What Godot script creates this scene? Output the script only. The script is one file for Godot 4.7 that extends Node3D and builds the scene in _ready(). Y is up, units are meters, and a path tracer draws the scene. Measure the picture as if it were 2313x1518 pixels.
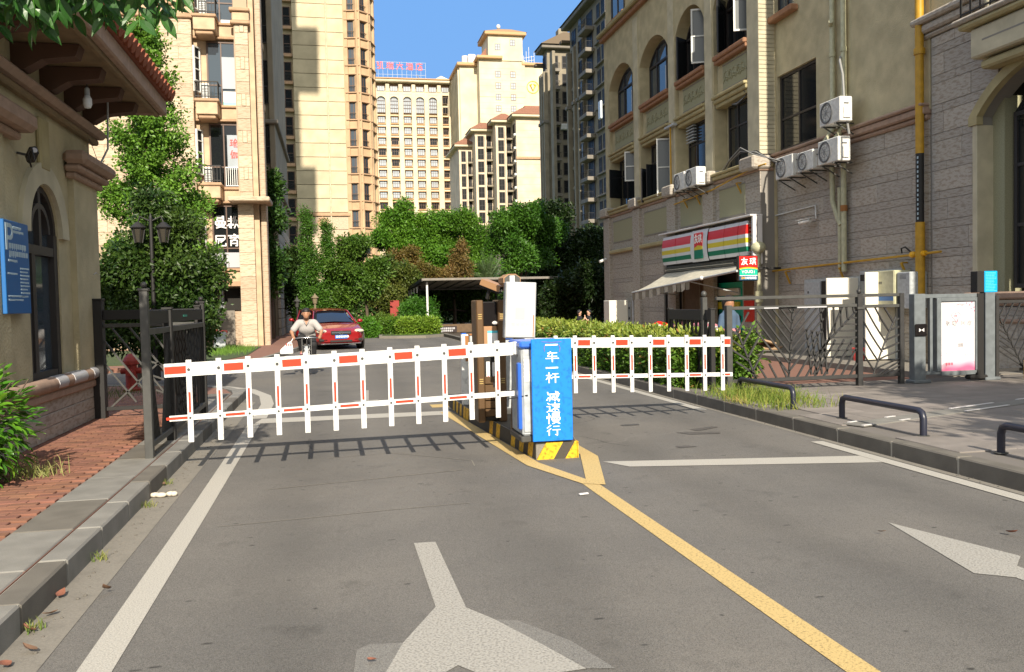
extends Node3D

# Scene: gated entrance road of a housing estate in late-afternoon sun.
# Axes: the road runs along -Z, +X is to the right, metres, the lens is 1.55 m above the asphalt.

class Sh:
	var v := PackedVector3Array()
	var n := PackedVector3Array()
	var c := PackedColorArray()
	var col := Color(1, 1, 1)
	var k := 0
	func tri(a: Vector3, b: Vector3, d: Vector3) -> void:
		var m := (b - a).cross(d - a).normalized()
		v.append(a); v.append(d); v.append(b)
		for i in 3:
			n.append(m); c.append(col)
	func trin(a: Vector3, b: Vector3, d: Vector3, na: Vector3, nb: Vector3, nd: Vector3) -> void:
		v.append(a); v.append(d); v.append(b)
		n.append(na); n.append(nd); n.append(nb)
		for i in 3:
			c.append(col)
	func quad(a: Vector3, b: Vector3, d: Vector3, e: Vector3) -> void:
		tri(a, b, d); tri(a, d, e)
	func quadn(a: Vector3, b: Vector3, d: Vector3, e: Vector3, na: Vector3, nb: Vector3, nd: Vector3, ne: Vector3) -> void:
		trin(a, b, d, na, nb, nd); trin(a, d, e, na, nd, ne)
	# box between two corners, in the frame t
	func box(lo: Vector3, hi: Vector3, t := Transform3D()) -> Sh:
		var p := []
		for i in 8:
			p.append(t * Vector3(hi.x if i & 1 else lo.x, hi.y if i & 2 else lo.y, hi.z if i & 4 else lo.z))
		quad(p[4], p[5], p[7], p[6]); quad(p[1], p[0], p[2], p[3])
		quad(p[5], p[1], p[3], p[7]); quad(p[0], p[4], p[6], p[2])
		quad(p[6], p[7], p[3], p[2]); quad(p[0], p[1], p[5], p[4])
		return self
	# box with a chamfer b along its edges (front rim towards +z of t)
	func cbox(lo: Vector3, hi: Vector3, b: float, t := Transform3D()) -> Sh:
		var cen := (lo + hi) * 0.5
		var h := (hi - lo) * 0.5
		b = minf(b, minf(h.x, minf(h.y, h.z)) * 0.9)
		for ax in 3:
			var u := (ax + 1) % 3
			var w := (ax + 2) % 3
			for s in [-1.0, 1.0]:
				var q := []
				for st in [[-1, -1], [1, -1], [1, 1], [-1, 1]]:
					var x := Vector3.ZERO
					x[ax] = s * h[ax]; x[u] = st[0] * (h[u] - b); x[w] = st[1] * (h[w] - b)
					q.append(t * (cen + x))
				if s > 0: quad(q[0], q[1], q[2], q[3])
				else: quad(q[3], q[2], q[1], q[0])
		for ax in 3:
			var u := (ax + 1) % 3
			var w := (ax + 2) % 3
			for su in [-1.0, 1.0]:
				for sw in [-1.0, 1.0]:
					var q := []
					for e in [[-1, 0], [1, 0], [1, 1], [-1, 1]]:
						var x := Vector3.ZERO
						x[ax] = e[0] * (h[ax] - b)
						x[u] = su * (h[u] - (b if e[1] else 0.0))
						x[w] = sw * (h[w] - (0.0 if e[1] else b))
						q.append(t * (cen + x))
					if su * sw > 0: quad(q[0], q[1], q[2], q[3])
					else: quad(q[3], q[2], q[1], q[0])
		for sx in [-1.0, 1.0]:
			for sy in [-1.0, 1.0]:
				for sz in [-1.0, 1.0]:
					var a := t * (cen + Vector3(sx * h.x, sy * (h.y - b), sz * (h.z - b)))
					var d := t * (cen + Vector3(sx * (h.x - b), sy * h.y, sz * (h.z - b)))
					var e := t * (cen + Vector3(sx * (h.x - b), sy * (h.y - b), sz * h.z))
					if sx * sy * sz > 0: tri(a, d, e)
					else: tri(a, e, d)
		return self
	# square bar from a to b
	func bar(a: Vector3, b: Vector3, w: float, h: float, up := Vector3.UP) -> Sh:
		var z := (b - a)
		var l := z.length()
		if l < 1e-5: return self
		z /= l
		var x := up.cross(z)
		if x.length() < 1e-3: x = Vector3.RIGHT.cross(z)
		if x.length() < 1e-3: x = Vector3.FORWARD.cross(z)
		x = x.normalized()
		return box(Vector3(-w / 2, -h / 2, 0), Vector3(w / 2, h / 2, l), Transform3D(Basis(x, z.cross(x), z), a))
	func tube(pts: Array, r, seg := 8, caps := true) -> Sh:
		var rings := []
		var nr := []
		var x := Vector3.ZERO
		for i in pts.size():
			var d: Vector3
			if i == 0: d = pts[1] - pts[0]
			elif i == pts.size() - 1: d = pts[i] - pts[i - 1]
			else: d = (pts[i + 1] - pts[i]).normalized() + (pts[i] - pts[i - 1]).normalized()
			d = d.normalized()
			if x == Vector3.ZERO:
				x = d.cross(Vector3.UP)
				if x.length() < 0.1: x = d.cross(Vector3.RIGHT)
			x = (x - d * x.dot(d)).normalized()
			var y := d.cross(x)
			var rr: float = r[i] if r is Array else r
			var ring := []
			var nn := []
			for k2 in seg:
				var an := TAU * k2 / seg
				var m := x * cos(an) + y * sin(an)
				ring.append(pts[i] + m * rr); nn.append(m)
			rings.append(ring); nr.append(nn)
		for i in rings.size() - 1:
			for k2 in seg:
				var j := (k2 + 1) % seg
				quadn(rings[i][k2], rings[i][j], rings[i + 1][j], rings[i + 1][k2], nr[i][k2], nr[i][j], nr[i + 1][j], nr[i + 1][k2])
		if caps:
			for k2 in range(1, seg - 1):
				tri(rings[0][0], rings[0][k2 + 1], rings[0][k2])
				var q: Array = rings[-1]
				tri(q[0], q[k2], q[k2 + 1])
		return self
	# lathe round the y axis of t; profile of (radius, height) from low to high
	func lathe(pr: Array, seg := 12, t := Transform3D()) -> Sh:
		for i in pr.size() - 1:
			var p0: Vector2 = pr[i]
			var p1: Vector2 = pr[i + 1]
			var s := Vector2(p1.y - p0.y, p0.x - p1.x).normalized()
			for k2 in seg:
				var a := TAU * k2 / seg
				var b := TAU * (k2 + 1) / seg
				var ca := Vector3(cos(a), 0, sin(a)); var cb := Vector3(cos(b), 0, sin(b))
				var na := t.basis * (ca * s.x + Vector3.UP * s.y)
				var nb := t.basis * (cb * s.x + Vector3.UP * s.y)
				var a0 := t * (ca * p0.x + Vector3.UP * p0.y); var b0 := t * (cb * p0.x + Vector3.UP * p0.y)
				var a1 := t * (ca * p1.x + Vector3.UP * p1.y); var b1 := t * (cb * p1.x + Vector3.UP * p1.y)
				if p0.x > 1e-6: trin(a0, b1, b0, na, nb, nb)
				if p1.x > 1e-6: trin(a0, a1, b1, na, na, nb)
		return self
	# polygon in the xy plane of t, from z = 0 (back) to z = d (front)
	func prism(poly: PackedVector2Array, d: float, t := Transform3D(), back := true) -> Sh:
		var p := poly
		if Geometry2D.is_polygon_clockwise(p):
			p = poly.duplicate(); p.reverse()
		var id := Geometry2D.triangulate_polygon(p)
		for i in range(0, id.size(), 3):
			var a := p[id[i]]; var b := p[id[i + 1]]; var e := p[id[i + 2]]
			if (b - a).cross(e - a) < 0:
				var s := b; b = e; e = s
			tri(t * Vector3(a.x, a.y, d), t * Vector3(b.x, b.y, d), t * Vector3(e.x, e.y, d))
			if back: tri(t * Vector3(a.x, a.y, 0), t * Vector3(e.x, e.y, 0), t * Vector3(b.x, b.y, 0))
		for i in p.size():
			var a := p[i]; var b := p[(i + 1) % p.size()]
			quad(t * Vector3(a.x, a.y, 0), t * Vector3(b.x, b.y, 0), t * Vector3(b.x, b.y, d), t * Vector3(a.x, a.y, d))
		return self
	func ball(cen: Vector3, r: Vector3, seg := 12, rows := 8) -> Sh:
		for i in rows:
			var t0 := PI * i / rows - PI / 2; var t1 := PI * (i + 1) / rows - PI / 2
			for k2 in seg:
				var a := TAU * k2 / seg; var b := TAU * (k2 + 1) / seg
				var q := []
				for e in [[a, t0], [b, t0], [b, t1], [a, t1]]:
					q.append(Vector3(cos(e[0]) * cos(e[1]), sin(e[1]), -sin(e[0]) * cos(e[1])))
				var m := []
				for e in q: m.append((e / r).normalized())
				if i > 0: trin(cen + q[0] * r, cen + q[1] * r, cen + q[2] * r, m[0], m[1], m[2])
				if i < rows - 1: trin(cen + q[0] * r, cen + q[2] * r, cen + q[3] * r, m[0], m[2], m[3])
		return self
	func mesh() -> ArrayMesh:
		var arr := []
		arr.resize(Mesh.ARRAY_MAX)
		arr[Mesh.ARRAY_VERTEX] = v; arr[Mesh.ARRAY_NORMAL] = n; arr[Mesh.ARRAY_COLOR] = c
		var m := ArrayMesh.new()
		if v.size(): m.add_surface_from_arrays(Mesh.PRIMITIVE_TRIANGLES, arr)
		return m

var rng := RandomNumberGenerator.new()
var counts := {}
var M := {}
var tex := {}
var cache := {}

func v3(x: float, y: float, z: float) -> Vector3: return Vector3(x, y, z)
func rr(a: float, b: float) -> float: return rng.randf_range(a, b)
func numbered(called: String, parent: Node) -> String:
	var key := str(parent.get_instance_id()) + called
	var k: int = counts.get(key, 0)
	counts[key] = k + 1
	return called if k == 0 else "%s_%03d" % [called, k]
func tag(o: Node, label: String, category := "", group := "", kind := "") -> Node:
	if label: o.set_meta("label", label)
	if category: o.set_meta("category", category)
	if group: o.set_meta("group", group)
	if kind: o.set_meta("kind", kind)
	return o
func thing(called: String, label: String, category: String, at := Vector3.ZERO, turn := 0.0, group := "") -> Node3D:
	var o := Node3D.new()
	o.name = numbered(called, self)
	add_child(o)
	o.position = at; o.rotation.y = turn
	tag(o, label, category, group)
	return o
func obj(called: String, sh, m: Material, parent: Node = null) -> MeshInstance3D:
	var o := MeshInstance3D.new()
	o.mesh = sh.mesh() if sh is Sh else sh
	o.material_override = m
	var p: Node = parent if parent else self
	o.name = numbered(called, p)
	p.add_child(o)
	return o
func struct(called: String, sh, m: Material) -> MeshInstance3D:
	var o := obj(called, sh, m)
	o.set_meta("kind", "structure")
	return o
func put(called: String, sh, m: Material, parent: Node, t: Transform3D) -> MeshInstance3D:
	var o := obj(called, sh, m, parent)
	o.transform = t
	return o
func T(x: float, y: float, z: float, ry := 0.0, s := 1.0) -> Transform3D:
	return Transform3D(Basis(Vector3.UP, ry).scaled(Vector3(s, s, s)), Vector3(x, y, z))
func bx(x0: float, y0: float, z0: float, x1: float, y1: float, z1: float) -> Sh:
	return Sh.new().box(v3(minf(x0, x1), minf(y0, y1), minf(z0, z1)), v3(maxf(x0, x1), maxf(y0, y1), maxf(z0, z1)))
func cbx(x0: float, y0: float, z0: float, x1: float, y1: float, z1: float, b: float) -> Sh:
	return Sh.new().cbox(v3(minf(x0, x1), minf(y0, y1), minf(z0, z1)), v3(maxf(x0, x1), maxf(y0, y1), maxf(z0, z1)), b)
func copy(o: Node3D, at: Vector3, label := "", turn := 0.0) -> Node3D:
	var c: Node3D = o.duplicate()
	var base := String(o.name).rstrip("0123456789").rstrip("_")
	c.name = numbered(base, self)
	add_child(c)
	c.position = at; c.rotation.y = turn
	if label: c.set_meta("label", label)
	return c

# ---- materials ----
func noise_tex(key: String, freq: float, oct: int, ramp: Array, size := 512, kind := FastNoiseLite.TYPE_SIMPLEX_SMOOTH, as_bump := false) -> NoiseTexture2D:
	if tex.has(key): return tex[key]
	var f := FastNoiseLite.new()
	f.seed = key.hash() % 1000; f.frequency = freq; f.noise_type = kind
	f.fractal_octaves = oct
	if oct <= 1: f.fractal_type = FastNoiseLite.FRACTAL_NONE
	var t := NoiseTexture2D.new()
	t.width = size; t.height = size; t.seamless = true; t.noise = f
	if as_bump:
		t.as_normal_map = true; t.bump_strength = 6.0
	else:
		var g := Gradient.new()
		var off := PackedFloat32Array(); var cols := PackedColorArray()
		for e in ramp:
			off.append(e[0]); cols.append((e[1] as Color).linear_to_srgb())
		g.offsets = off; g.colors = cols
		t.color_ramp = g
	tex[key] = t
	return t
func grey(a: float) -> Color: return Color(a, a, a)
func mat(key: String, c: Color, rough := 0.8, o := {}) -> StandardMaterial3D:
	var m := StandardMaterial3D.new()
	m.resource_name = key
	m.albedo_color = c.linear_to_srgb()
	m.roughness = rough
	m.metallic = o.get("metal", 0.0)
	m.metallic_specular = o.get("spec", 0.5)
	if o.has("tex"):
		m.albedo_texture = o.tex
		m.uv1_triplanar = true; m.uv1_world_triplanar = not o.get("local", false)
		var s: float = o.get("scale", 1.0)
		m.uv1_scale = o.get("scale3", Vector3(s, s, s))
		m.uv1_triplanar_sharpness = 8.0
	if o.has("bump"):
		m.normal_enabled = true; m.normal_texture = o.bump; m.normal_scale = o.get("bumps", 0.5)
		m.uv1_triplanar = true; m.uv1_world_triplanar = not o.get("local", false)
		var s2: float = o.get("scale", 1.0)
		m.uv1_scale = o.get("scale3", Vector3(s2, s2, s2))
	if o.has("over"):
		m.detail_enabled = true; m.detail_blend_mode = BaseMaterial3D.BLEND_MODE_MUL
		m.detail_albedo = o.over; m.detail_uv_layer = BaseMaterial3D.DETAIL_UV_2
		m.uv2_triplanar = true; m.uv2_world_triplanar = true
		var s3: float = o.get("overscale", 0.2)
		m.uv2_scale = Vector3(s3, s3, s3)
	if o.get("vc", false): m.vertex_color_use_as_albedo = true
	if o.has("back"):
		m.backlight_enabled = true; m.backlight = (o.back as Color).linear_to_srgb()
	if o.get("coat", 0.0) > 0.0:
		m.clearcoat_enabled = true; m.clearcoat = o.coat; m.clearcoat_roughness = 0.05
	M[key] = m
	return m

# ---- stroke lettering: 16 x 16 grid, two hex digits per point, strokes apart by blanks ----
const GLYPH := {
	"一": "18f8", "车": "32d2 6037 37d7 848f 1afa", "杆": "1474 404f 451a 4579 82e2 87f7 b2bf", "减": "2135 1d39 44f4 54594e 77a7 79a9ac7c79 b0c8effc e6ae d1e3",
	"速": "2143 16464c1e 4c8eff 53f3 75e5e88575 a0ac a86c a8ec", "慢": "303f 1417 4355 70e0e47470 72e2 66f6f96966 9699 c6c9 7beb7f 8bff", "行": "5014 5519 383f 82e2 77f7 c7cfae",
	"友": "14f4 70661f 68d8ac4f 79ff", "琪": "1262 1767 0d7c 323d 73f3 909a d0da 95d5 98d8 7afa 9c7f dcff", "欢": "1262 624e 126e 907b 94e4d7 b57f b7ff", "迎": "2143 16464c1e 4c8eff 815454 525c8a 92e2ed bdbd 929f",
	"回": "22e2ee2e22 66a6aa6a66", "家": "8091 1313f3f6 36d6 76191d 6a3e 8a9dbf7f c7a9 bafe", "瑜": "1252 1757 0c5b 323c a076 a0f6 86d6 78b8bf 788f 7b9b e8eb f8fedf", "伽": "4018 333f 5494 744e 948e6e b5e5eeebbeb5",
	"曼": "40c0c54540 42c2 27e7ea2a27 676a a7aa 3cdc3f 4cff", "尼": "22d2d6 222a0f 26d6 58b8 c77b 575fefec", "教": "2373 16a6 505b 903e 2a8a5c5f3e 0c8b b08a a5f5 d59f b8ff", "育": "80a1 12f2 5235e4 c3f6 48c8cfaf 484f 4ac4c 4ccc",
	"凯": "202434642464 4047 28787f6d 2e6d 909a7f 90d0deff", "瑞": "1252 1757 0c5b 323c b0b4 7074f4f0 76f6 a698 7f79f9ff a9af d9df", "大": "15f5 80841f 84ff", "酒": "2143 1536 1f4a 62f2 6567676ffff5656 929c d2da 6aea 6dfd", "店": "80a1 22f2 221f 949a 97e7 6aeaef6f6a",
	"Y": "1078 d078 787f", "O": "50a0e4ebaf5f1b1450", "U": "101b5fafebe0", "Q": "50a0e4ebaf5f1b1450 9aff", "I": "707f", "2": "1450b0e4e61fef", "4": "c0cf b00afa",
	"小": "808fae 4619 b6fa", "时": "22626d2d22 2767 84f4 d0deaf 989b", "便": "4018 333f 72f2 75e5eb7b75 78e8 a0ac6f 7bff", "利": "60246 2575 606f 671c 678a a3ac e0eebe",
}
func glyph(sh: Sh, g: String, t: Transform3D, size: float, th: float, dep: float) -> void:
	if not GLYPH.has(g): return
	var s: String = GLYPH[g]
	var e := 0.0
	for st in s.split(" "):
		var pts := []
		for i in range(0, st.length() - 1, 2):
			pts.append(Vector2(st.substr(i, 1).hex_to_int(), st.substr(i + 1, 1).hex_to_int()) / 15.0 * size)
		for i in pts.size() - 1:
			var a: Vector2 = pts[i]; var b: Vector2 = pts[i + 1]
			if a.distance_to(b) < 1e-4: continue
			e += dep * 0.02
			var d := (b - a).normalized()
			var q := Vector2(-d.y, d.x) * th / 2
			a -= d * th * 0.3; b += d * th * 0.3
			sh.prism(PackedVector2Array([Vector2(a.x + q.x, -a.y - q.y), Vector2(b.x + q.x, -b.y - q.y), Vector2(b.x - q.x, -b.y + q.y), Vector2(a.x - q.x, -a.y + q.y)]), dep + e, t, false)
# rows of tiny illegible print
func small_print(sh: Sh, t: Transform3D, w: float, rows: int, pitch: float, h: float, fill := 0.8) -> void:
	for r in rows:
		var x := 0.0
		var lim := w * rr(fill - 0.3, fill)
		while x < lim:
			var q := rr(0.5, 1.1) * h
			sh.box(v3(x, -r * pitch - h, 0), v3(x + q, -r * pitch, 0.002), t)
			if rng.randf() < 0.5: sh.box(v3(x + q * 0.3, -r * pitch - h * 1.3, 0), v3(x + q * 0.5, -r * pitch - h, 0.0025), t)
			x += q + h * 0.3

# ---- leaves ----
func leaf_into(sh: Sh, at: Vector3, dir: Vector3, nrm: Vector3, l: float, w: float) -> void:
	var d := dir.normalized()
	var s := d.cross(nrm)
	if s.length() < 0.05: s = d.cross(Vector3(0.3, 0.9, 0.2))
	s = s.normalized()
	var u := s.cross(d)
	var m := at + d * l * 0.5 - u * l * 0.06
	var tip := at + d * l - u * l * 0.12
	sh.tri(at, m + s * w * 0.5 + u * w * 0.15, tip)
	sh.tri(at, tip, m - s * w * 0.5 + u * w * 0.15)
func clump(key: String, n: int, r: float, l: float, w: float, up := 0.3) -> ArrayMesh:
	if cache.has(key): return cache[key]
	var g := RandomNumberGenerator.new()
	g.seed = key.hash()
	var sh := Sh.new()
	for i in n:
		var d := Vector3(g.randfn(), g.randfn(), g.randfn()).normalized()
		var p := d * r * pow(g.randf(), 0.5)
		var dir := (d + Vector3(g.randfn(), g.randfn(), g.randfn()) * 0.6 + Vector3.DOWN * 0.2).normalized()
		var nn := (Vector3.UP * up + Vector3(g.randfn(), g.randfn(), g.randfn()) * 0.7).normalized()
		var f := g.randf_range(0.8, 1.15)
		sh.col = Color(f, f, f)
		leaf_into(sh, p, dir, nn, l * g.randf_range(0.7, 1.2), w * g.randf_range(0.8, 1.1))
	cache[key] = sh.mesh()
	return cache[key]
func multi(called: String, mesh: Mesh, xs: Array, cols: Array, m: Material, parent: Node) -> MultiMeshInstance3D:
	var mm := MultiMesh.new()
	mm.transform_format = MultiMesh.TRANSFORM_3D
	mm.use_colors = cols.size() > 0
	mm.mesh = mesh
	mm.instance_count = xs.size()
	for i in xs.size():
		mm.set_instance_transform(i, xs[i])
		if cols.size(): mm.set_instance_color(i, cols[i])
	var o := MultiMeshInstance3D.new()
	o.multimesh = mm
	o.material_override = m
	o.name = numbered(called, parent)
	parent.add_child(o)
	o.set_meta("kind", "stuff")
	return o
func rbasis() -> Basis:
	return Basis(Vector3(rng.randfn(), rng.randfn(), rng.randfn()).normalized(), rr(0, TAU))
# lobes: arrays [centre, radii]; the clumps sit mostly in an uneven shell
func crown(parent: Node, lobes: Array, n: int, mesh: Mesh, ca: Color, cb: Color, m: Material, smin := 0.7, smax := 1.3, shell := 0.35, called := "crown") -> void:
	var xs := []; var cs := []
	var tot := 0.0
	for l in lobes: tot += l[1].x * l[1].y + l[1].y * l[1].z
	for l in lobes:
		var k := int(n * (l[1].x * l[1].y + l[1].y * l[1].z) / tot)
		for i in k:
			var d := Vector3(rng.randfn(), rng.randfn(), rng.randfn()).normalized()
			var rad := pow(rng.randf(), shell)
			# bumps on the outline
			if rng.randf() < 0.1: rad *= rr(1.05, 1.35)
			rad *= 1.0 + 0.16 * sin(d.x * 7.0 + l[0].x * 3.0) * sin(d.y * 6.0 + l[0].z) + 0.1 * sin(d.z * 11.0 + d.y * 9.0) + rr(-0.05, 0.1)
			var p: Vector3 = l[0] + d * (l[1] as Vector3) * rad
			var s := rr(smin, smax)
			xs.append(Transform3D(rbasis().scaled(Vector3(s, s, s)), p))
			var f := clampf(rng.randf() * 0.7 + 0.3 * sin(p.x * 2.1) * sin(p.y * 2.7 + p.z) + 0.1, 0, 1)
			cs.append(ca.lerp(cb, f))
	multi(called, mesh, xs, cs, m, parent)
func tree(called: String, label: String, cat: String, base: Vector3, trunk: Array, r0: float, lobes: Array, n: int, mesh: Mesh, ca: Color, cb: Color, group := "", smin := 0.7, smax := 1.3, shell := 0.35) -> Node3D:
	var t := thing(called, label, cat, base, 0, group)
	var sh := Sh.new()
	var pts := []; var rs := []
	for i in trunk.size():
		pts.append(trunk[i] - base); rs.append(r0 * (1.0 - 0.75 * i / maxf(1, trunk.size() - 1)))
	sh.tube(pts, rs, 9)
	obj("trunk", sh, M.bark, t)
	var ls := []
	var lim := Sh.new()
	for l in lobes:
		ls.append([l[0] - base, l[1]])
		var k := clampi(int(trunk.size() * 0.6), 1, trunk.size() - 1)
		var a: Vector3 = pts[k]
		var c: Vector3 = l[0] - base
		lim.tube([a, a.lerp(c, 0.5) + v3(0, -0.1, 0), c], [r0 * 0.45, r0 * 0.3, r0 * 0.1], 6)
	obj("limbs", lim, M.bark, t)
	# break every lobe into uneven boughs so that gaps and shaded hollows open between them
	var subs := []
	for l in ls:
		var R: Vector3 = l[1]
		subs.append([l[0], R * 0.5])
		for i in 10:
			var d := Vector3(rng.randfn(), rng.randfn() * 0.8, rng.randfn()).normalized()
			subs.append([l[0] + d * R * rr(0.5, 0.86), R * v3(rr(0.24, 0.5), rr(0.16, 0.36), rr(0.24, 0.5))])
	crown(t, subs, n, mesh, ca, cb, M.leaf, smin, smax, shell)
	return t

# ---- figures: smooth union of tapered capsules, meshed as surface nets ----
func figure(bones: Array, cell: float, k: float) -> Sh:
	var lo := Vector3(1e9, 1e9, 1e9); var hi := -lo
	for b in bones:
		var q: float = maxf(b[2], b[3]) + cell * 3
		for e in [b[0], b[1]]:
			lo = lo.min(e - v3(q, q, q)); hi = hi.max(e + v3(q, q, q))
	var sz := Vector3i(((hi - lo) / cell).ceil()) + Vector3i(2, 2, 2)
	var f := PackedFloat32Array()
	f.resize(sz.x * sz.y * sz.z); f.fill(1.0)
	var sy := sz.x; var szz := sz.x * sz.y
	for b in bones:
		var a: Vector3 = b[0]; var ba: Vector3 = b[1] - b[0]
		var q: float = maxf(b[2], b[3]) + cell * 2.5 + k
		var mn := Vector3i(((a.min(b[1]) - v3(q, q, q) - lo) / cell).floor()).max(Vector3i.ZERO)
		var mx := Vector3i(((a.max(b[1]) + v3(q, q, q) - lo) / cell).ceil()).min(sz - Vector3i.ONE)
		var bb := maxf(ba.dot(ba), 1e-8)
		for z in range(mn.z, mx.z + 1):
			for y in range(mn.y, mx.y + 1):
				for x in range(mn.x, mx.x + 1):
					var p := lo + Vector3(x, y, z) * cell - a
					var h := clampf(p.dot(ba) / bb, 0, 1)
					var d: float = (p - ba * h).length() - lerpf(b[2], b[3], h)
					var i := x + y * sy + z * szz
					var o := f[i]
					var g := maxf(k - absf(o - d), 0.0) / k
					f[i] = minf(o, d) - g * g * k * 0.25
	var sh := Sh.new()
	var id := {}
	var vs := PackedVector3Array()
	var ns := PackedVector3Array()
	for z in sz.z - 1:
		for y in sz.y - 1:
			for x in sz.x - 1:
				var i := x + y * sy + z * szz
				var s := 0
				var acc := Vector3.ZERO; var cnt := 0
				var c8 := [f[i], f[i + 1], f[i + sy], f[i + sy + 1], f[i + szz], f[i + szz + 1], f[i + szz + sy], f[i + szz + sy + 1]]
				for e in c8:
					if e < 0: s += 1
				if s == 0 or s == 8: continue
				for e in [[0, 1], [2, 3], [4, 5], [6, 7], [0, 2], [1, 3], [4, 6], [5, 7], [0, 4], [1, 5], [2, 6], [3, 7]]:
					var p: float = c8[e[0]]; var q: float = c8[e[1]]
					if (p < 0) != (q < 0):
						var t := p / (p - q)
						var A := Vector3(e[0] & 1, (e[0] >> 1) & 1, e[0] >> 2); var B := Vector3(e[1] & 1, (e[1] >> 1) & 1, e[1] >> 2)
						acc += A.lerp(B, t); cnt += 1
				id[i] = vs.size()
				vs.append(lo + (Vector3(x, y, z) + acc / cnt) * cell)
				ns.append(Vector3(c8[1] - c8[0] + c8[3] - c8[2] + c8[5] - c8[4] + c8[7] - c8[6], c8[2] - c8[0] + c8[3] - c8[1] + c8[6] - c8[4] + c8[7] - c8[5], c8[4] - c8[0] + c8[5] - c8[1] + c8[6] - c8[2] + c8[7] - c8[3]).normalized())
	for i in id:
		var x: int = i % sy
		var y: int = (i / sy) % sz.y
		var z: int = i / szz
		for ax in 3:
			var du: int = [sy, szz, 1][ax]; var dv: int = [szz, 1, sy][ax]
			var step: int = [1, sy, szz][ax]
			if [y, z, x][ax] == 0 or [z, x, y][ax] == 0: continue
			var p := f[i]; var q := f[i + step]
			if (p < 0) == (q < 0): continue
			if not (id.has(i - du) and id.has(i - dv) and id.has(i - du - dv)): continue
			var a: int = id[i]; var b: int = id[i - du]; var c: int = id[i - du - dv]; var d: int = id[i - dv]
			var fl := (vs[b] - vs[a]).cross(vs[c] - vs[a]).dot(ns[a] + ns[c]) < 0
			if fl: sh.quadn(vs[d], vs[c], vs[b], vs[a], ns[d], ns[c], ns[b], ns[a])
			else: sh.quadn(vs[a], vs[b], vs[c], vs[d], ns[a], ns[b], ns[c], ns[d])
	return sh

func sky_light() -> void:
	var cam := Camera3D.new()
	cam.name = "camera"
	cam.fov = 42.535; cam.near = 0.05; cam.far = 1500.0
	add_child(cam)
	var r := v3(0.97893185, -0.02198202, 0.20300055)
	var u := v3(0.02930173, 0.99902168, -0.03312246)
	cam.transform = Transform3D(Basis(r, u, r.cross(u)).orthonormalized(), v3(0, 1.55, 0))
	cam.current = true
	var e := Environment.new()
	e.background_mode = Environment.BG_SKY
	# clear summer air: deep blue opposite the sun, whiter towards the sun and the horizon
	var im := Image.create(256, 128, false, Image.FORMAT_RGBF)
	var to_sun := v3(0.0075, sin(deg_to_rad(32.0)), cos(deg_to_rad(32.0))).normalized()
	for y in 128:
		for x in 256:
			var el0 := PI / 2 - (y + 0.5) / 128.0 * PI
			var az := (x + 0.5) / 256.0 * TAU
			# the middle column of a panorama looks down -Z
			var d := v3(sin(az) * cos(el0), sin(el0), -cos(az) * cos(el0)) * v3(1, 1, 1)
			var cs := d.dot(to_sun)
			var c := Vector3(0.11, 0.26, 0.55).lerp(Vector3(0.56, 0.57, 0.57), smoothstep(-0.45, 0.95, cs))
			c += Vector3(0.9, 0.8, 0.65) * pow(maxf(cs, 0.0), 14.0) * 0.6
			c = c.lerp(Vector3(0.38, 0.42, 0.45) if cs > -0.3 else Vector3(0.22, 0.38, 0.60), 0.8 * exp(-maxf(el0, 0.0) / 0.16) * smoothstep(-0.75, 0.3, cs) + 0.55 * exp(-maxf(el0, 0.0) / 0.22))
			if el0 < 0: c = Vector3(0.17, 0.155, 0.13)
			im.set_pixel(x, y, Color(c.x, c.y, c.z))
	var s := PanoramaSkyMaterial.new()
	s.panorama = ImageTexture.create_from_image(im)
	e.sky = Sky.new(); e.sky.sky_material = s
	e.tonemap_mode = Environment.TONE_MAPPER_LINEAR
	e.tonemap_exposure = 1.65
	e.sdfgi_enabled = true; e.ssao_enabled = true; e.ssil_enabled = true
	var w := WorldEnvironment.new()
	w.name = "world"
	w.environment = e
	add_child(w)
	var sun := DirectionalLight3D.new()
	sun.name = "sun"
	var el := deg_to_rad(32.0)
	var dir := v3(-0.0075 * cos(el), -sin(el), -cos(el)).normalized()
	sun.basis = Basis.looking_at(dir, Vector3.UP)
	sun.light_energy = 1.5
	sun.light_color = Color(1.0, 0.90, 0.75).linear_to_srgb()
	sun.light_angular_distance = 0.5
	sun.shadow_enabled = true
	add_child(sun)

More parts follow.
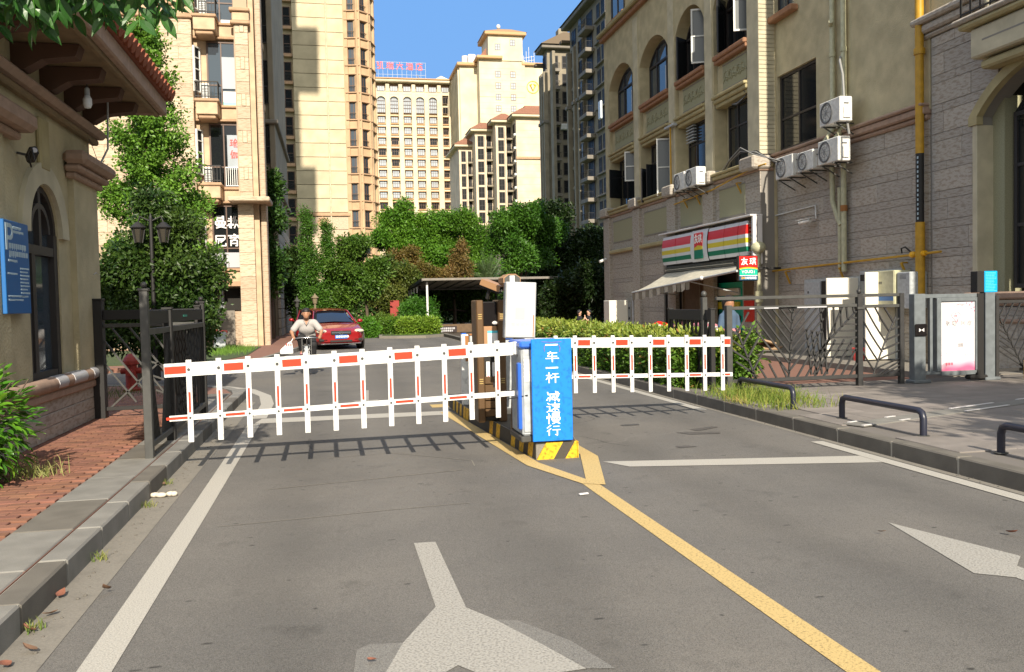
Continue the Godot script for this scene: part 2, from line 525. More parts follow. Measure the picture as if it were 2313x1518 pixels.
# wear of the carriageway, 12 m to a side: tyre lanes, dust, drips, scuffs and fine cracks
func road_wear() -> ImageTexture:
	var n := 768
	var f := FastNoiseLite.new()
	f.seed = 5; f.frequency = 0.006; f.fractal_octaves = 5
	var g := f.get_seamless_image(n, n)
	f.seed = 9; f.frequency = 0.03
	var h := f.get_seamless_image(n, n)
	var im := Image.create(n, n, false, Image.FORMAT_RGB8)
	var lanes := [-0.35, 1.15, 2.95, 4.35]
	for y in n:
		for x in n:
			var wx := fposmod(x * 12.0 / n + 3.0, 12.0) - 3.0
			var a := g.get_pixel(x, y).r; var b := h.get_pixel(x, y).r
			var v := 0.90 + 0.12 * (a - 0.5) + 0.05 * (b - 0.5)
			for l in lanes: v -= 0.065 * exp(-pow((wx + 0.35 * (a - 0.5) - l) / 0.26, 2))
			v += 0.05 * exp(-pow((wx - 0.4) / 0.25, 2)) * a
			if b > 0.71: v -= 0.10 * (b - 0.71) * 5.0
			var w := clampf(v, 0.55, 1.0)
			im.set_pixel(x, y, Color(w, w * (1.0 - 0.012 * a), w * (1.0 - 0.03 * a)))
	var r := RandomNumberGenerator.new()
	r.seed = 77
	for k in 8:
		var q := Vector2(r.randf() * n, r.randf() * n)
		var d := Vector2.from_angle(r.randf() * TAU)
		for i in r.randi_range(60, 260):
			d = d.rotated(r.randf_range(-0.25, 0.25)); q += d
			var X := posmod(int(q.x), n); var Y := posmod(int(q.y), n)
			im.set_pixel(X, Y, im.get_pixel(X, Y) * (0.72 if k % 3 else 1.12))
	for k in 420:
		im.fill_rect(Rect2i(r.randi() % (n - 4), r.randi() % (n - 4), r.randi_range(1, 3), 1), grey(r.randf_range(0.4, 0.6)))
	return ImageTexture.create_from_image(im)

func materials() -> void:
	var grain := noise_tex("grain", 0.08, 4, [[0.0, grey(0.72)], [1.0, grey(1.0)]])
	var blotch := noise_tex("blotch", 0.012, 5, [[0.2, grey(0.78)], [0.8, grey(1.0)]])
	var agg := noise_tex("agg", 0.22, 2, [[0.2, grey(0.5)], [0.5, grey(0.8)], [0.72, grey(1.0)], [0.85, grey(1.25)]], 1024, FastNoiseLite.TYPE_VALUE)
	var aggn := noise_tex("aggn", 0.25, 2, [], 1024, FastNoiseLite.TYPE_VALUE, true)
	var wear := noise_tex("wear", 0.012, 5, [[0.15, grey(0.86)], [0.4, grey(0.97)], [0.7, grey(1.03)], [0.9, grey(0.93)]], 1024)
	var stuccon := noise_tex("stuccon", 0.2, 3, [], 512, FastNoiseLite.TYPE_SIMPLEX_SMOOTH, true)
	var vein := noise_tex("vein", 0.02, 5, [[0.25, Color(0.72, 0.66, 0.6)], [0.5, Color(0.95, 0.93, 0.9)], [0.75, Color(1, 0.98, 0.95)]], 512)
	var paint := noise_tex("paint", 0.09, 5, [[0.0, grey(0.62)], [0.25, grey(0.72)], [0.4, grey(0.9)], [0.7, grey(1.0)]], 1024)
	mat("asphalt", Color(0.215, 0.205, 0.19), 0.92, {"tex": agg, "scale": 1.3, "bump": aggn, "bumps": 0.5, "over": road_wear(), "overscale": 1.0 / 12.0})
	mat("concrete_gutter", Color(0.24, 0.22, 0.185), 0.9, {"tex": grain, "scale": 1.1, "bump": aggn, "bumps": 0.25, "over": wear, "overscale": 0.4})
	mat("paint_white", Color(0.50, 0.475, 0.42), 0.8, {"tex": paint, "scale": 0.9, "bump": aggn, "bumps": 0.3, "over": grain, "overscale": 2.0})
	mat("paint_worn", Color(0.36, 0.345, 0.31), 0.8, {"tex": noise_tex("paintw", 0.08, 6, [[0.0, grey(0.5)], [0.28, grey(0.62)], [0.42, grey(0.84)], [0.7, grey(1.0)]], 1024), "scale": 0.7, "bump": aggn, "bumps": 0.3})
	mat("paint_faint", Color(0.22, 0.212, 0.195), 0.85, {"tex": agg, "scale": 1.3, "bump": aggn, "bumps": 0.5})
	mat("paint_yellow", Color(0.55, 0.40, 0.165), 0.8, {"tex": noise_tex("painty", 0.05, 5, [[0.0, grey(0.45)], [0.25, grey(0.6)], [0.4, grey(0.92)], [1.0, grey(1.0)]], 1024), "scale": 0.9, "bump": aggn, "bumps": 0.3})
	mat("granite", Color(0.26, 0.25, 0.225), 0.75, {"tex": grain, "scale": 2.5, "over": blotch, "overscale": 0.5})
	mat("granite_dark", Color(0.17, 0.155, 0.13), 0.85, {"tex": grain, "scale": 2.5, "over": blotch, "overscale": 0.5})
	mat("mortar", Color(0.34, 0.32, 0.27), 0.9)
	mat("paver", Color(0.27, 0.24, 0.215), 0.8, {"tex": grain, "scale": 1.6, "over": blotch, "overscale": 0.35})
	mat("paver_b", Color(0.30, 0.265, 0.24), 0.8, {"tex": grain, "scale": 1.9, "over": blotch, "overscale": 0.3})
	mat("paver_bed", Color(0.15, 0.135, 0.12), 0.95)
	mat("brick", Color(0.30, 0.135, 0.085), 0.9, {"vc": true, "tex": grain, "scale": 3.0, "over": blotch, "overscale": 0.5})
	mat("brick_bed", Color(0.2, 0.1, 0.07), 0.95)
	mat("cream", Color(0.52, 0.455, 0.285), 0.85, {"tex": blotch, "scale": 0.25, "bump": stuccon, "bumps": 0.15})
	mat("cream_pale", Color(0.56, 0.51, 0.36), 0.85, {"tex": blotch, "scale": 0.25})
	mat("olive_trim", Color(0.42, 0.36, 0.19), 0.8, {"tex": blotch, "scale": 0.3})
	mat("olive_panel", Color(0.36, 0.35, 0.22), 0.8, {"tex": grain, "scale": 0.7})
	mat("rust_trim", Color(0.34, 0.17, 0.09), 0.75, {"tex": blotch, "scale": 0.6})
	mat("stone_a", Color(0.47, 0.44, 0.39), 0.8, {"tex": vein, "scale3": Vector3(0.5, 1.6, 0.5), "over": grain, "overscale": 1.0})
	mat("stone_b", Color(0.43, 0.405, 0.365), 0.8, {"tex": vein, "scale3": Vector3(0.45, 1.9, 0.45), "over": grain, "overscale": 1.1})
	mat("stone_c", Color(0.50, 0.465, 0.41), 0.8, {"tex": vein, "scale3": Vector3(0.55, 1.4, 0.55), "over": grain, "overscale": 0.9})
	mat("stone_joint", Color(0.24, 0.225, 0.20), 0.9)
	mat("tile_a", Color(0.61, 0.49, 0.36), 0.75, {"tex": vein, "scale3": Vector3(0.3, 1.4, 0.3), "over": grain, "overscale": 1.0})
	mat("tile_b", Color(0.56, 0.44, 0.32), 0.75, {"tex": vein, "scale3": Vector3(0.35, 1.7, 0.35), "over": grain, "overscale": 1.1})
	mat("tile_c", Color(0.65, 0.54, 0.40), 0.75, {"tex": vein, "scale3": Vector3(0.3, 1.2, 0.3), "over": grain, "overscale": 0.8})
	mat("tile_joint", Color(0.40, 0.31, 0.21), 0.9)
	mat("peach", Color(0.58, 0.42, 0.27), 0.8, {"tex": blotch, "scale": 0.3})
	mat("peach_trim", Color(0.47, 0.30, 0.18), 0.8, {"tex": blotch, "scale": 0.3})
	mat("tower_wall", Color(0.60, 0.505, 0.335), 0.85, {"tex": blotch, "scale": 0.06})
	mat("tower_wall_b", Color(0.59, 0.495, 0.33), 0.85, {"tex": blotch, "scale": 0.07})
	mat("tower_bay", Color(0.53, 0.36, 0.21), 0.8, {"tex": blotch, "scale": 0.1})
	mat("groove", Color(0.46, 0.375, 0.24), 0.9)
	mat("hotel_wall", Color(0.68, 0.59, 0.42), 0.85, {"tex": blotch, "scale": 0.03})
	mat("hotel_band", Color(0.52, 0.32, 0.16), 0.85)
	mat("hotel_roof", Color(0.34, 0.22, 0.13), 0.8)
	mat("mid_wall", Color(0.68, 0.56, 0.41), 0.85, {"tex": blotch, "scale": 0.04})
	mat("roof_red", Color(0.30, 0.14, 0.09), 0.8, {"tex": blotch, "scale": 0.4})
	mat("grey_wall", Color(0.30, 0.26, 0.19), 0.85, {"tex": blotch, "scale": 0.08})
	mat("grey_trim", Color(0.24, 0.215, 0.18), 0.8, {"tex": blotch, "scale": 0.1})
	mat("eave_dark", Color(0.16, 0.12, 0.08), 0.8)
	mat("glass_dark", Color(0.012, 0.014, 0.016), 0.06, {"spec": 0.6})
	mat("glass_blue", Color(0.05, 0.07, 0.09), 0.05, {"spec": 0.9})
	mat("glass_sky", Color(0.46, 0.50, 0.53), 0.08, {"spec": 1.0, "metal": 0.25})
	mat("curtain", Color(0.55, 0.58, 0.6), 0.9)
	mat("teal_film", Color(0.25, 0.62, 0.55), 0.3)
	mat("frame_dark", Color(0.035, 0.03, 0.028), 0.5)
	mat("frame_brown", Color(0.10, 0.055, 0.035), 0.5)
	mat("frame_white", Color(0.7, 0.7, 0.66), 0.5)
	mat("iron", Color(0.035, 0.034, 0.033), 0.55, {"tex": blotch, "scale": 1.5})
	mat("iron_grey", Color(0.065, 0.065, 0.06), 0.5, {"tex": blotch, "scale": 1.2})
	mat("iron_black", Color(0.015, 0.014, 0.013), 0.6)
	mat("steel_grey", Color(0.16, 0.18, 0.19), 0.45, {"tex": blotch, "scale": 1.0})
	mat("boom_white", Color(0.70, 0.70, 0.68), 0.4, {"tex": noise_tex("dirt", 0.02, 5, [[0.15, grey(0.72)], [0.45, grey(0.97)], [0.6, grey(1.0)]]), "scale": 1.1})
	mat("red_film", Color(0.72, 0.045, 0.015), 0.35)
	mat("blue_sign", Color(0.005, 0.20, 0.78), 0.4, {"tex": noise_tex("bluew", 0.02, 5, [[0.1, grey(0.7)], [0.4, grey(0.95)], [0.8, grey(1.0)]]), "scale": 1.3})
	mat("blue_paint", Color(0.03, 0.14, 0.60), 0.4)
	mat("blue_board", Color(0.01, 0.12, 0.36), 0.5)
	mat("white_print", Color(0.82, 0.82, 0.82), 0.5)
	mat("pale_print", Color(0.42, 0.55, 0.62), 0.5)
	mat("grey_metal", Color(0.45, 0.48, 0.49), 0.45, {"tex": blotch, "scale": 1.5})
	mat("paper", Color(0.78, 0.75, 0.68), 0.9, {"tex": grain, "scale": 2.0})
	mat("hazard_yellow", Color(0.72, 0.42, 0.01), 0.6, {"tex": noise_tex("haz", 0.03, 5, [[0.1, grey(0.3)], [0.4, grey(0.85)], [0.7, grey(1.0)]]), "scale": 1.3})
	mat("hazard_black", Color(0.07, 0.06, 0.045), 0.8, {"tex": grain, "scale": 1.0})
	mat("kiosk_brown", Color(0.13, 0.075, 0.035), 0.4, {"metal": 0.3})
	mat("kiosk_tan", Color(0.36, 0.20, 0.10), 0.45)
	mat("screen_black", Color(0.012, 0.01, 0.01), 0.15)
	mat("cyan", Color(0.10, 0.55, 0.70), 0.5)
	mat("panel_white", Color(0.66, 0.64, 0.63), 0.35)
	mat("panel_tint", Color(0.50, 0.56, 0.56), 0.35)
	mat("panel_grey", Color(0.44, 0.44, 0.46), 0.35)
	mat("rust", Color(0.36, 0.16, 0.05), 0.9, {"tex": grain, "scale": 2.0})
	mat("pipe_cream", Color(0.50, 0.49, 0.32), 0.5, {"tex": blotch, "scale": 0.8})
	mat("pipe_yellow", Color(0.52, 0.29, 0.015), 0.5, {"tex": blotch, "scale": 0.8})
	mat("white_plastic", Color(0.74, 0.74, 0.70), 0.45, {"tex": blotch, "scale": 1.0})
	mat("vent_dark", Color(0.12, 0.125, 0.13), 0.6)
	mat("cable", Color(0.03, 0.03, 0.03), 0.6)
	mat("cable_grey", Color(0.25, 0.25, 0.24), 0.6)
	mat("door_white", Color(0.78, 0.75, 0.64), 0.5)
	mat("brown_wood", Color(0.13, 0.08, 0.04), 0.7, {"tex": blotch, "scale": 0.6})
	mat("roof_tile", Color(0.30, 0.085, 0.04), 0.75, {"tex": grain, "scale": 2.0})
	mat("soffit", Color(0.24, 0.17, 0.09), 0.85, {"tex": blotch, "scale": 0.5})
	mat("corbel", Color(0.10, 0.05, 0.03), 0.8)
	mat("brick_trim", Color(0.38, 0.26, 0.19), 0.8, {"tex": blotch, "scale": 0.8})
	mat("bulb", Color(0.75, 0.78, 0.80), 0.2)
	mat("red_iron", Color(0.32, 0.03, 0.02), 0.6, {"tex": blotch, "scale": 2.0})
	mat("gold_trim", Color(0.42, 0.30, 0.10), 0.5)
	mat("notice_black", Color(0.03, 0.02, 0.02), 0.4)
	mat("green_label", Color(0.02, 0.28, 0.20), 0.5)
	mat("shop_red", Color(0.62, 0.015, 0.012), 0.35)
	mat("shop_yellow", Color(0.62, 0.50, 0.03), 0.4)
	mat("shop_green", Color(0.0, 0.16, 0.09), 0.4)
	mat("shop_white", Color(0.62, 0.64, 0.68), 0.4)
	mat("shop_teal", Color(0.0, 0.42, 0.28), 0.4)
	mat("shop_orange", Color(0.80, 0.42, 0.01), 0.4)
	mat("shop_navy", Color(0.02, 0.10, 0.20), 0.4)
	mat("awning", Color(0.58, 0.55, 0.45), 0.8, {"tex": blotch, "scale": 0.7, "back": Color(0.2, 0.18, 0.12)})
	mat("awning_stripe", Color(0.22, 0.20, 0.15), 0.8)
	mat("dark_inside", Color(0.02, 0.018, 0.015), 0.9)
	mat("bark", Color(0.11, 0.08, 0.055), 0.95, {"tex": grain, "scale": 2.0})
	mat("bark_pale", Color(0.22, 0.18, 0.11), 0.95, {"tex": grain, "scale": 2.0})
	mat("leaf", Color(1, 1, 1), 0.45, {"vc": true, "back": Color(0.35, 0.35, 0.2), "spec": 0.4})
	mat("leaf_big", Color(0.035, 0.12, 0.02), 0.38, {"tex": grain, "scale": 6.0, "back": Color(0.25, 0.4, 0.08)})
	mat("leaf_big_b", Color(0.06, 0.17, 0.03), 0.38, {"tex": grain, "scale": 6.0, "back": Color(0.25, 0.4, 0.08)})
	mat("leaf_shrub", Color(0.05, 0.17, 0.012), 0.35, {"back": Color(0.2, 0.4, 0.05)})
	mat("leaf_shrub_b", Color(0.16, 0.30, 0.02), 0.35, {"back": Color(0.2, 0.4, 0.05)})
	mat("grass", Color(1, 1, 1), 0.7, {"vc": true, "back": Color(0.3, 0.3, 0.1)})
	mat("soil", Color(0.07, 0.05, 0.03), 0.95, {"tex": grain, "scale": 1.5})
	mat("lawn", Color(0.045, 0.075, 0.02), 0.95, {"tex": grain, "scale": 1.5})
	mat("skin", Color(0.34, 0.17, 0.095), 0.55)
	mat("skin_light", Color(0.55, 0.33, 0.22), 0.5)
	mat("hair", Color(0.012, 0.009, 0.008), 0.6)
	mat("shirt", Color(0.42, 0.40, 0.385), 0.9, {"tex": noise_tex("plaid", 0.3, 2, [[0.3, grey(0.72)], [0.6, grey(1.0)]]), "scale": 3.0, "local": true})
	mat("trousers", Color(0.016, 0.016, 0.018), 0.85)
	mat("black_cloth", Color(0.012, 0.012, 0.015), 0.9)
	mat("rubber", Color(0.018, 0.018, 0.018), 0.8)
	mat("chrome", Color(0.65, 0.65, 0.65), 0.2, {"metal": 1.0})
	mat("car_red", Color(0.30, 0.006, 0.008), 0.28, {"metal": 0.25, "coat": 1.0})
	mat("car_glass", Color(0.01, 0.012, 0.016), 0.04, {"spec": 0.8})
	mat("box_face", Color(0.52, 0.50, 0.50), 0.35)
	mat("box_tint", Color(0.44, 0.48, 0.48), 0.35)
	mat("box_print", Color(0.40, 0.39, 0.40), 0.35)
	mat("lantern_glass", Color(0.05, 0.045, 0.035), 0.15)
	mat("sash_glass", Color(0.16, 0.17, 0.17), 0.25)
	mat("print_dark", Color(0.20, 0.19, 0.19), 0.5)
	mat("poster_pink", Color(0.55, 0.12, 0.17), 0.5)
	mat("glass_far", Color(0.016, 0.017, 0.018), 0.4, {"spec": 0.25})
	mat("lamp_glass", Color(0.62, 0.55, 0.42), 0.1)
	mat("plate_blue", Color(0.04, 0.16, 0.60), 0.4)
	mat("foam", Color(0.85, 0.85, 0.85), 0.8)
	mat("pink", Color(0.60, 0.22, 0.26), 0.5)
	mat("toy_white", Color(0.66, 0.72, 0.78), 0.35)
	mat("toy_navy", Color(0.02, 0.05, 0.18), 0.35)
	mat("toy_yellow", Color(0.6, 0.5, 0.05), 0.4)
	mat("denim", Color(0.06, 0.10, 0.16), 0.9)
	mat("shed_metal", Color(0.22, 0.20, 0.17), 0.6, {"tex": blotch, "scale": 0.4})
	mat("sign_red", Color(0.70, 0.08, 0.07), 0.5)
	mat("leaf_dry", Color(0.22, 0.085, 0.05), 0.7)
	mat("leaf_dry_b", Color(0.15, 0.085, 0.05), 0.7)
	mat("tissue", Color(0.58, 0.52, 0.42), 0.9)
	mat("cardboard", Color(0.36, 0.24, 0.14), 0.9)
	mat("oil_stain", Color(0.075, 0.07, 0.065), 0.5)

func flat(pts: Array, y: float) -> Sh:
	var p := PackedVector2Array()
	for e in pts: p.append(Vector2(e[0], -e[1]))
	var sh := Sh.new()
	if Geometry2D.is_polygon_clockwise(p): p.reverse()
	var id := Geometry2D.triangulate_polygon(p)
	for i in range(0, id.size(), 3):
		var a := p[id[i]]; var b := p[id[i + 1]]; var d := p[id[i + 2]]
		if (b - a).cross(d - a) < 0:
			var s := b; b = d; d = s
		sh.tri(v3(a.x, y, -a.y), v3(b.x, y, -b.y), v3(d.x, y, -d.y))
	return sh
func strip(pts: Array, w: float, y: float) -> Sh:
	var l := []; var r := []
	for i in pts.size():
		var a := Vector2(pts[maxi(i - 1, 0)][0], pts[maxi(i - 1, 0)][1])
		var b := Vector2(pts[mini(i + 1, pts.size() - 1)][0], pts[mini(i + 1, pts.size() - 1)][1])
		var d := (b - a).normalized()
		var q := Vector2(-d.y, d.x) * w / 2
		l.append([pts[i][0] + q.x, pts[i][1] + q.y]); r.append([pts[i][0] - q.x, pts[i][1] - q.y])
	r.reverse()
	return flat(l + r, y)
func marking(pts: Array, m: Material, y := 0.004) -> void:
	struct("road_marking", flat(pts, y), m)
func slab(pts: Array, y0: float, y1: float) -> Sh:
	var p := PackedVector2Array()
	for e in pts: p.append(Vector2(e[0], e[1]))
	return Sh.new().prism(p, y1 - y0, Transform3D(Basis(Vector3.RIGHT, PI / 2), v3(0, y1, 0)))

func ground() -> void:
	struct("ground", flat([[-700, 60], [700, 60], [700, -900], [-700, -900]], -0.06), M.lawn)
	struct("road", flat([[-16, 12], [13, 12], [13, -72], [-16, -72]], 0.0), M.asphalt)
	struct("gutter", flat([[-1.52, 12], [-1.30, 12], [-1.30, -14.8], [-1.52, -14.8]], 0.003), M.concrete_gutter)
	struct("gutter", flat([[5.10, 12], [5.30, 12], [5.30, -40], [5.10, -40]], 0.003), M.concrete_gutter)
	# painted lines
	marking([[-1.12, 12], [-0.96, 12], [-0.98, -7.0], [-1.0, -12.0], [-1.16, -12.0], [-1.13, -7]], M.paint_white)
	marking([[-1.08, -12.02], [1.62, -12.0], [1.62, -12.43], [-1.02, -12.52]], M.paint_white)
	struct("road_marking", strip([[-1.06, -12.55], [-1.08, -14.4], [-1.22, -15.8], [-1.6, -17.1], [-2.15, -17.95], [-3.0, -18.6], [-4.4, -19.2], [-7.0, -19.6]], 0.2, 0.004), M.paint_white)
	marking([[2.5, -7.92], [5.07, -7.4], [5.02, -7.05], [2.66, -7.6]], M.paint_white)
	marking([[4.93, 12], [5.07, 12], [5.07, -8.3], [4.93, -8.3]], M.paint_white, 0.006)
	marking([[4.93, -11.2], [5.07, -11.2], [5.07, -34], [4.93, -34]], M.paint_white)
	marking([[2.0, 12], [2.15, 12], [2.16, -6.96], [2.03, -7.0]], M.paint_yellow)
	marking([[2.03, -7.0], [2.16, -6.96], [1.90, -8.05], [1.62, -12.3], [1.46, -12.3], [1.76, -7.95]], M.paint_yellow, 0.006)
	marking([[2.06, -6.98], [2.2, -6.9], [2.54, -8.2], [2.54, -13], [2.42, -13], [2.40, -8.35]], M.paint_yellow, 0.008)
	marking([[1.42, -12.9], [1.72, -12.9], [1.72, -13.3], [1.42, -13.3]], M.paint_yellow)
	marking([[0.47, -5.58], [0.61, -5.57], [0.62, -4.31], [0.73, -4.11], [0.87, -3.78], [1.0, -3.45], [0.62, -3.42], [0.48, -3.62], [0.30, -3.46], [0.12, -3.46], [0.27, -3.93], [0.47, -4.36]], M.paint_worn)
	marking([[0.27, -3.93], [0.12, -3.46], [0.02, -3.4], [0.06, -3.9], [0.12, -3.95]], M.paint_faint)
	marking([[0.73, -4.11], [0.87, -3.78], [1.0, -3.45], [1.12, -3.42], [1.02, -3.75], [0.84, -4.06]], M.paint_faint)
	marking([[3.65, -5.18], [3.9, -4.3], [3.74, -4.15], [3.74, -2.0], [3.58, -2.0], [3.58, -3.98], [3.42, -4.1]], M.paint_worn)
	marking([[0.46, -13.48], [0.27, -14.33], [0.44, -14.3], [0.5, -16.05], [0.6, -16.03], [0.53, -14.3], [0.7, -14.36]], M.paint_worn)
	marking([[3.0, -14.6], [3.55, -14.6], [3.1, -12.4], [2.9, -12.4]], M.paint_worn)
	for q in [[[4.1, -9.55], [4.45, -9.7], [4.5, -9.62], [4.15, -9.42]], [[3.86, -9.4], [4.35, -9.28], [4.3, -9.16], [3.95, -9.2]], [[3.45, -10.2], [3.7, -10.22], [3.68, -10.12], [3.47, -10.1]], [[3.48, -8.5], [3.62, -8.52], [3.7, -8.42], [3.5, -8.4]]]:
		struct("oil_stain", flat(q, 0.0045), M.oil_stain)
	struct("sealed_crack", strip([[-0.6, -7.6], [0.2, -7.75], [1.15, -7.95]], 0.012, 0.0035), M.concrete_gutter)
	struct("sealed_crack", strip([[-0.1, -9.0], [0.55, -9.1], [1.3, -8.4], [1.28, -8.1]], 0.012, 0.0035), M.concrete_gutter)
	struct("sealed_crack", strip([[-0.85, -6.4], [0.4, -6.55], [1.0, -6.6]], 0.01, 0.0035), M.concrete_gutter)
	# left pavement of bricks with a granite border and kerbstones
	var lp := struct("pavement", slab([[-14, 12], [-1.68, 12], [-1.68, -15.0], [-1.9, -15.9], [-2.4, -16.7], [-3.2, -17.3], [-5, -17.8], [-14, -18.2]], -0.05, 0.135), M.brick_bed)
	var xs := []; var cs := []
	var bm := Sh.new().cbox(v3(-0.097, -0.03, -0.047), v3(0.097, 0.0, 0.047), 0.004).mesh()
	for iz in 130:
		for ix in 13:
			var z := -2.2 - iz * 0.1
			var x := -2.17 - ix * 0.2 - (0.1 if iz % 2 else 0.0)
			if x < -2.0 - 0.1 and x > -4.6:
				xs.append(Transform3D(Basis(Vector3.UP, rr(-0.01, 0.01)), v3(x, 0.149 + rr(-0.002, 0.002), z)))
				var f := rr(0.8, 1.12)
				cs.append(Color(f, f * rr(0.94, 1.04), f * rr(0.9, 1.05)))
	multi("brick", bm, xs, cs, M.brick, lp)
	var edge := struct("pavement_border", bx(-2.06, 0.05, 12, -1.685, 0.142, -15.0), M.brick_bed)
	for i in 20:
		var z := 3.0 - i * 0.9
		obj("border_slab", cbx(-2.055, 0.06, z - 0.006, -1.69, 0.15 + rr(-0.002, 0.002), z - 0.894, 0.006), M.granite_dark if i % 3 == 1 else M.granite, edge)
	var kl := struct("kerb", bx(-1.675, -0.05, 12, -1.53, 0.143, -15.0), M.mortar)
	for i in 27:
		var z := 4.48 - i * 0.75
		obj("kerbstone", cbx(-1.68, -0.04, z - 0.005, -1.52, 0.15 + rr(-0.003, 0.003), z - 0.745, 0.012), M.granite if i % 4 else M.granite_dark, kl)
	var pc := [[-1.6, -15.02], [-1.68, -15.55], [-1.9, -16.1], [-2.3, -16.65], [-2.9, -17.1], [-3.7, -17.45], [-4.7, -17.7]]
	for i in pc.size() - 1:
		obj("kerbstone", Sh.new().bar(v3(pc[i][0], 0.055, pc[i][1]), v3(pc[i + 1][0], 0.055, pc[i + 1][1]), 0.16, 0.19), M.granite, kl)
	# brick island pavement beyond the side lane
	struct("pavement", slab([[-14, -23.2], [-2.5, -23.4], [-2.25, -23.8], [-1.35, -31], [-0.6, -40], [-0.3, -60], [-14, -60]], -0.05, 0.12), M.brick_bed)
	var k2 := struct("kerb", Sh.new().bar(v3(-2.4, 0.02, -23.6), v3(-2.2, 0.02, -23.9), 0.14, 0.22), M.granite_dark)
	var q2 := [[-2.22, -23.9], [-2.0, -25.8], [-1.8, -27.4], [-1.58, -29.2], [-1.33, -31], [-0.95, -35.5], [-0.6, -40]]
	for i in q2.size() - 1:
		obj("kerbstone", Sh.new().bar(v3(q2[i][0], 0.035, q2[i][1]), v3(q2[i + 1][0], 0.035, q2[i + 1][1]), 0.14, 0.21), M.granite if i % 2 else M.granite_dark, k2)
	struct("flower_bed", slab([[-9, -24.5], [-3.2, -24.2], [-2.6, -27.5], [-2.65, -33.2], [-9, -33.2]], 0.05, 0.135), M.lawn)
	# right pavement
	var rp := struct("pavement", slab([[5.34, 12], [14, 12], [14, -12.7], [5.34, -12.7]], -0.05, 0.138), M.paver_bed)
	for iz in 11:
		for ix in 8:
			var z := -3.0 - iz * 0.9
			var x := 5.36 + ix * 0.6 + (0.3 if iz % 2 else 0.0)
			if z - 0.9 < -12.7: continue
			obj("paving_slab", cbx(x + 0.004, 0.09, z - 0.004, x + 0.596, 0.15 + rr(-0.002, 0.002), z - 0.896, 0.005), M.paver if rng.randf() < 0.6 else M.paver_b, rp)
	var ch := struct("drain_channel", Sh.new().bar(v3(5.45, 0.154, -8.32), v3(10.2, 0.154, -9.95), 0.26, 0.012), M.granite)
	for q in [[5.5, 5.66], [6.1, 6.25], [7.25, 8.1], [8.6, 9.4]]:
		for s in [-0.13, 0.13]:
			obj("edge_strip", Sh.new().bar(v3(q[0], 0.160, -8.34 - (q[0] - 5.45) * 0.343 + s), v3(q[1], 0.160, -8.34 - (q[1] - 5.45) * 0.343 + s), 0.035, 0.01), M.panel_white, ch)
	var kr := struct("kerb", bx(5.185, -0.05, 12, 5.33, 0.142, -52), M.mortar)
	for i in 62:
		var z := 4.4 - i * 0.9
		obj("kerbstone", cbx(5.18, -0.04, z - 0.005, 5.34, 0.15 + rr(-0.003, 0.003), z - 0.895, 0.012), M.granite_dark, kr)
	struct("planting_bed", slab([[5.34, -12.7], [7.05, -12.7], [7.05, -50], [5.34, -50]], -0.05, 0.12), M.soil)
	struct("yard", flat([[7.05, -12.7], [13, -12.7], [13, -60], [7.05, -60]], 0.005), M.brick_bed)
	struct("platform", bx(10.4, -0.05, -13.0, 12.2, 0.12, -35.0), M.concrete_gutter)
	# far kerb of the bend
	struct("kerb", slab([[2.1, -41.2], [2.9, -40.6], [4.2, -40.2], [5.4, -41.6], [8, -43.0], [11, -44], [11, -70], [2.6, -70]], -0.05, 0.12), M.concrete_gutter)
	struct("lawn", slab([[2.25, -41.4], [2.95, -40.85], [4.15, -40.45], [5.2, -41.8], [5.2, -43.3], [2.6, -46]], 0.05, 0.13), M.lawn)

# ---- barriers, island, cabinets ----
func boom(called: String, label: String, x0: float, x1: float, y0: float, y1: float, z: float, posts: Array, lowdrop: float, top: float, low: float) -> void:
	# x0,y0 hinge end, x1,y1 tip; all heights follow the slope of the rail
	var b := thing(called, label, "barrier gate", v3(x0, 0, z))
	var sl := (y1 - y0) / (x1 - x0)
	var ry := func(x: float) -> float: return y0 + (x - x0) * sl
	var s := signf(x1 - x0)
	obj("rail", Sh.new().bar(v3(0, y0, 0), v3(x1 - x0, y1, 0), 0.05, 0.125), M.boom_white, b)
	obj("rail", Sh.new().bar(v3(0.14 * s, y0 + 0.14 * s * sl - lowdrop, 0), v3(x1 - x0 + 0.03, y1 - lowdrop, 0), 0.035, 0.05), M.boom_white, b)
	var xs := posts.duplicate()
	for i in xs.size():
		var x: float = xs[i]
		var yy: float = ry.call(x)
		var p := obj("picket", cbx(x - x0 - 0.025, yy - low, 0.027, x - x0 + 0.025, yy + top, 0.047, 0.003), M.boom_white, b)
		obj("bolt", Sh.new().tube([v3(x - x0, yy, 0.046), v3(x - x0, yy, 0.054)], 0.014, 8), M.iron_grey, p)
		obj("bolt", Sh.new().tube([v3(x - x0, yy - lowdrop, 0.046), v3(x - x0, yy - lowdrop, 0.053)], 0.011, 8), M.iron_grey, p)
		obj("reflector", bx(x - x0 - 0.01, yy - low + 0.28, 0.047, x - x0 + 0.01, yy - low + 0.47, 0.049), M.red_film, p)
	xs.append(x1)
	# red films in every other gap, starting at the tip
	var order := xs.duplicate()
	order.sort()
	if s < 0: order.reverse()
	order.reverse()
	for i in range(0, order.size() - 1, 2):
		var a: float = order[i]; var c: float = order[i + 1]
		var m := (a + c) * 0.5; var h := absf(a - c) * 0.5 - 0.045
		if i == 0: h = absf(a - c) * 0.5 - 0.015; m -= 0.012 * s * -1.0
		var q := Vector2(h, h * sl)
		for e in [[0.0, 0.07, 0.026], [lowdrop, 0.024, 0.0185]]:
			var yy: float = ry.call(m) - e[0]
			obj("reflector", Sh.new().bar(v3(m - x0 - h, yy - h * sl, e[2]), v3(m - x0 + h, yy + h * sl, e[2]), 0.002, e[1]), M.red_film, b)

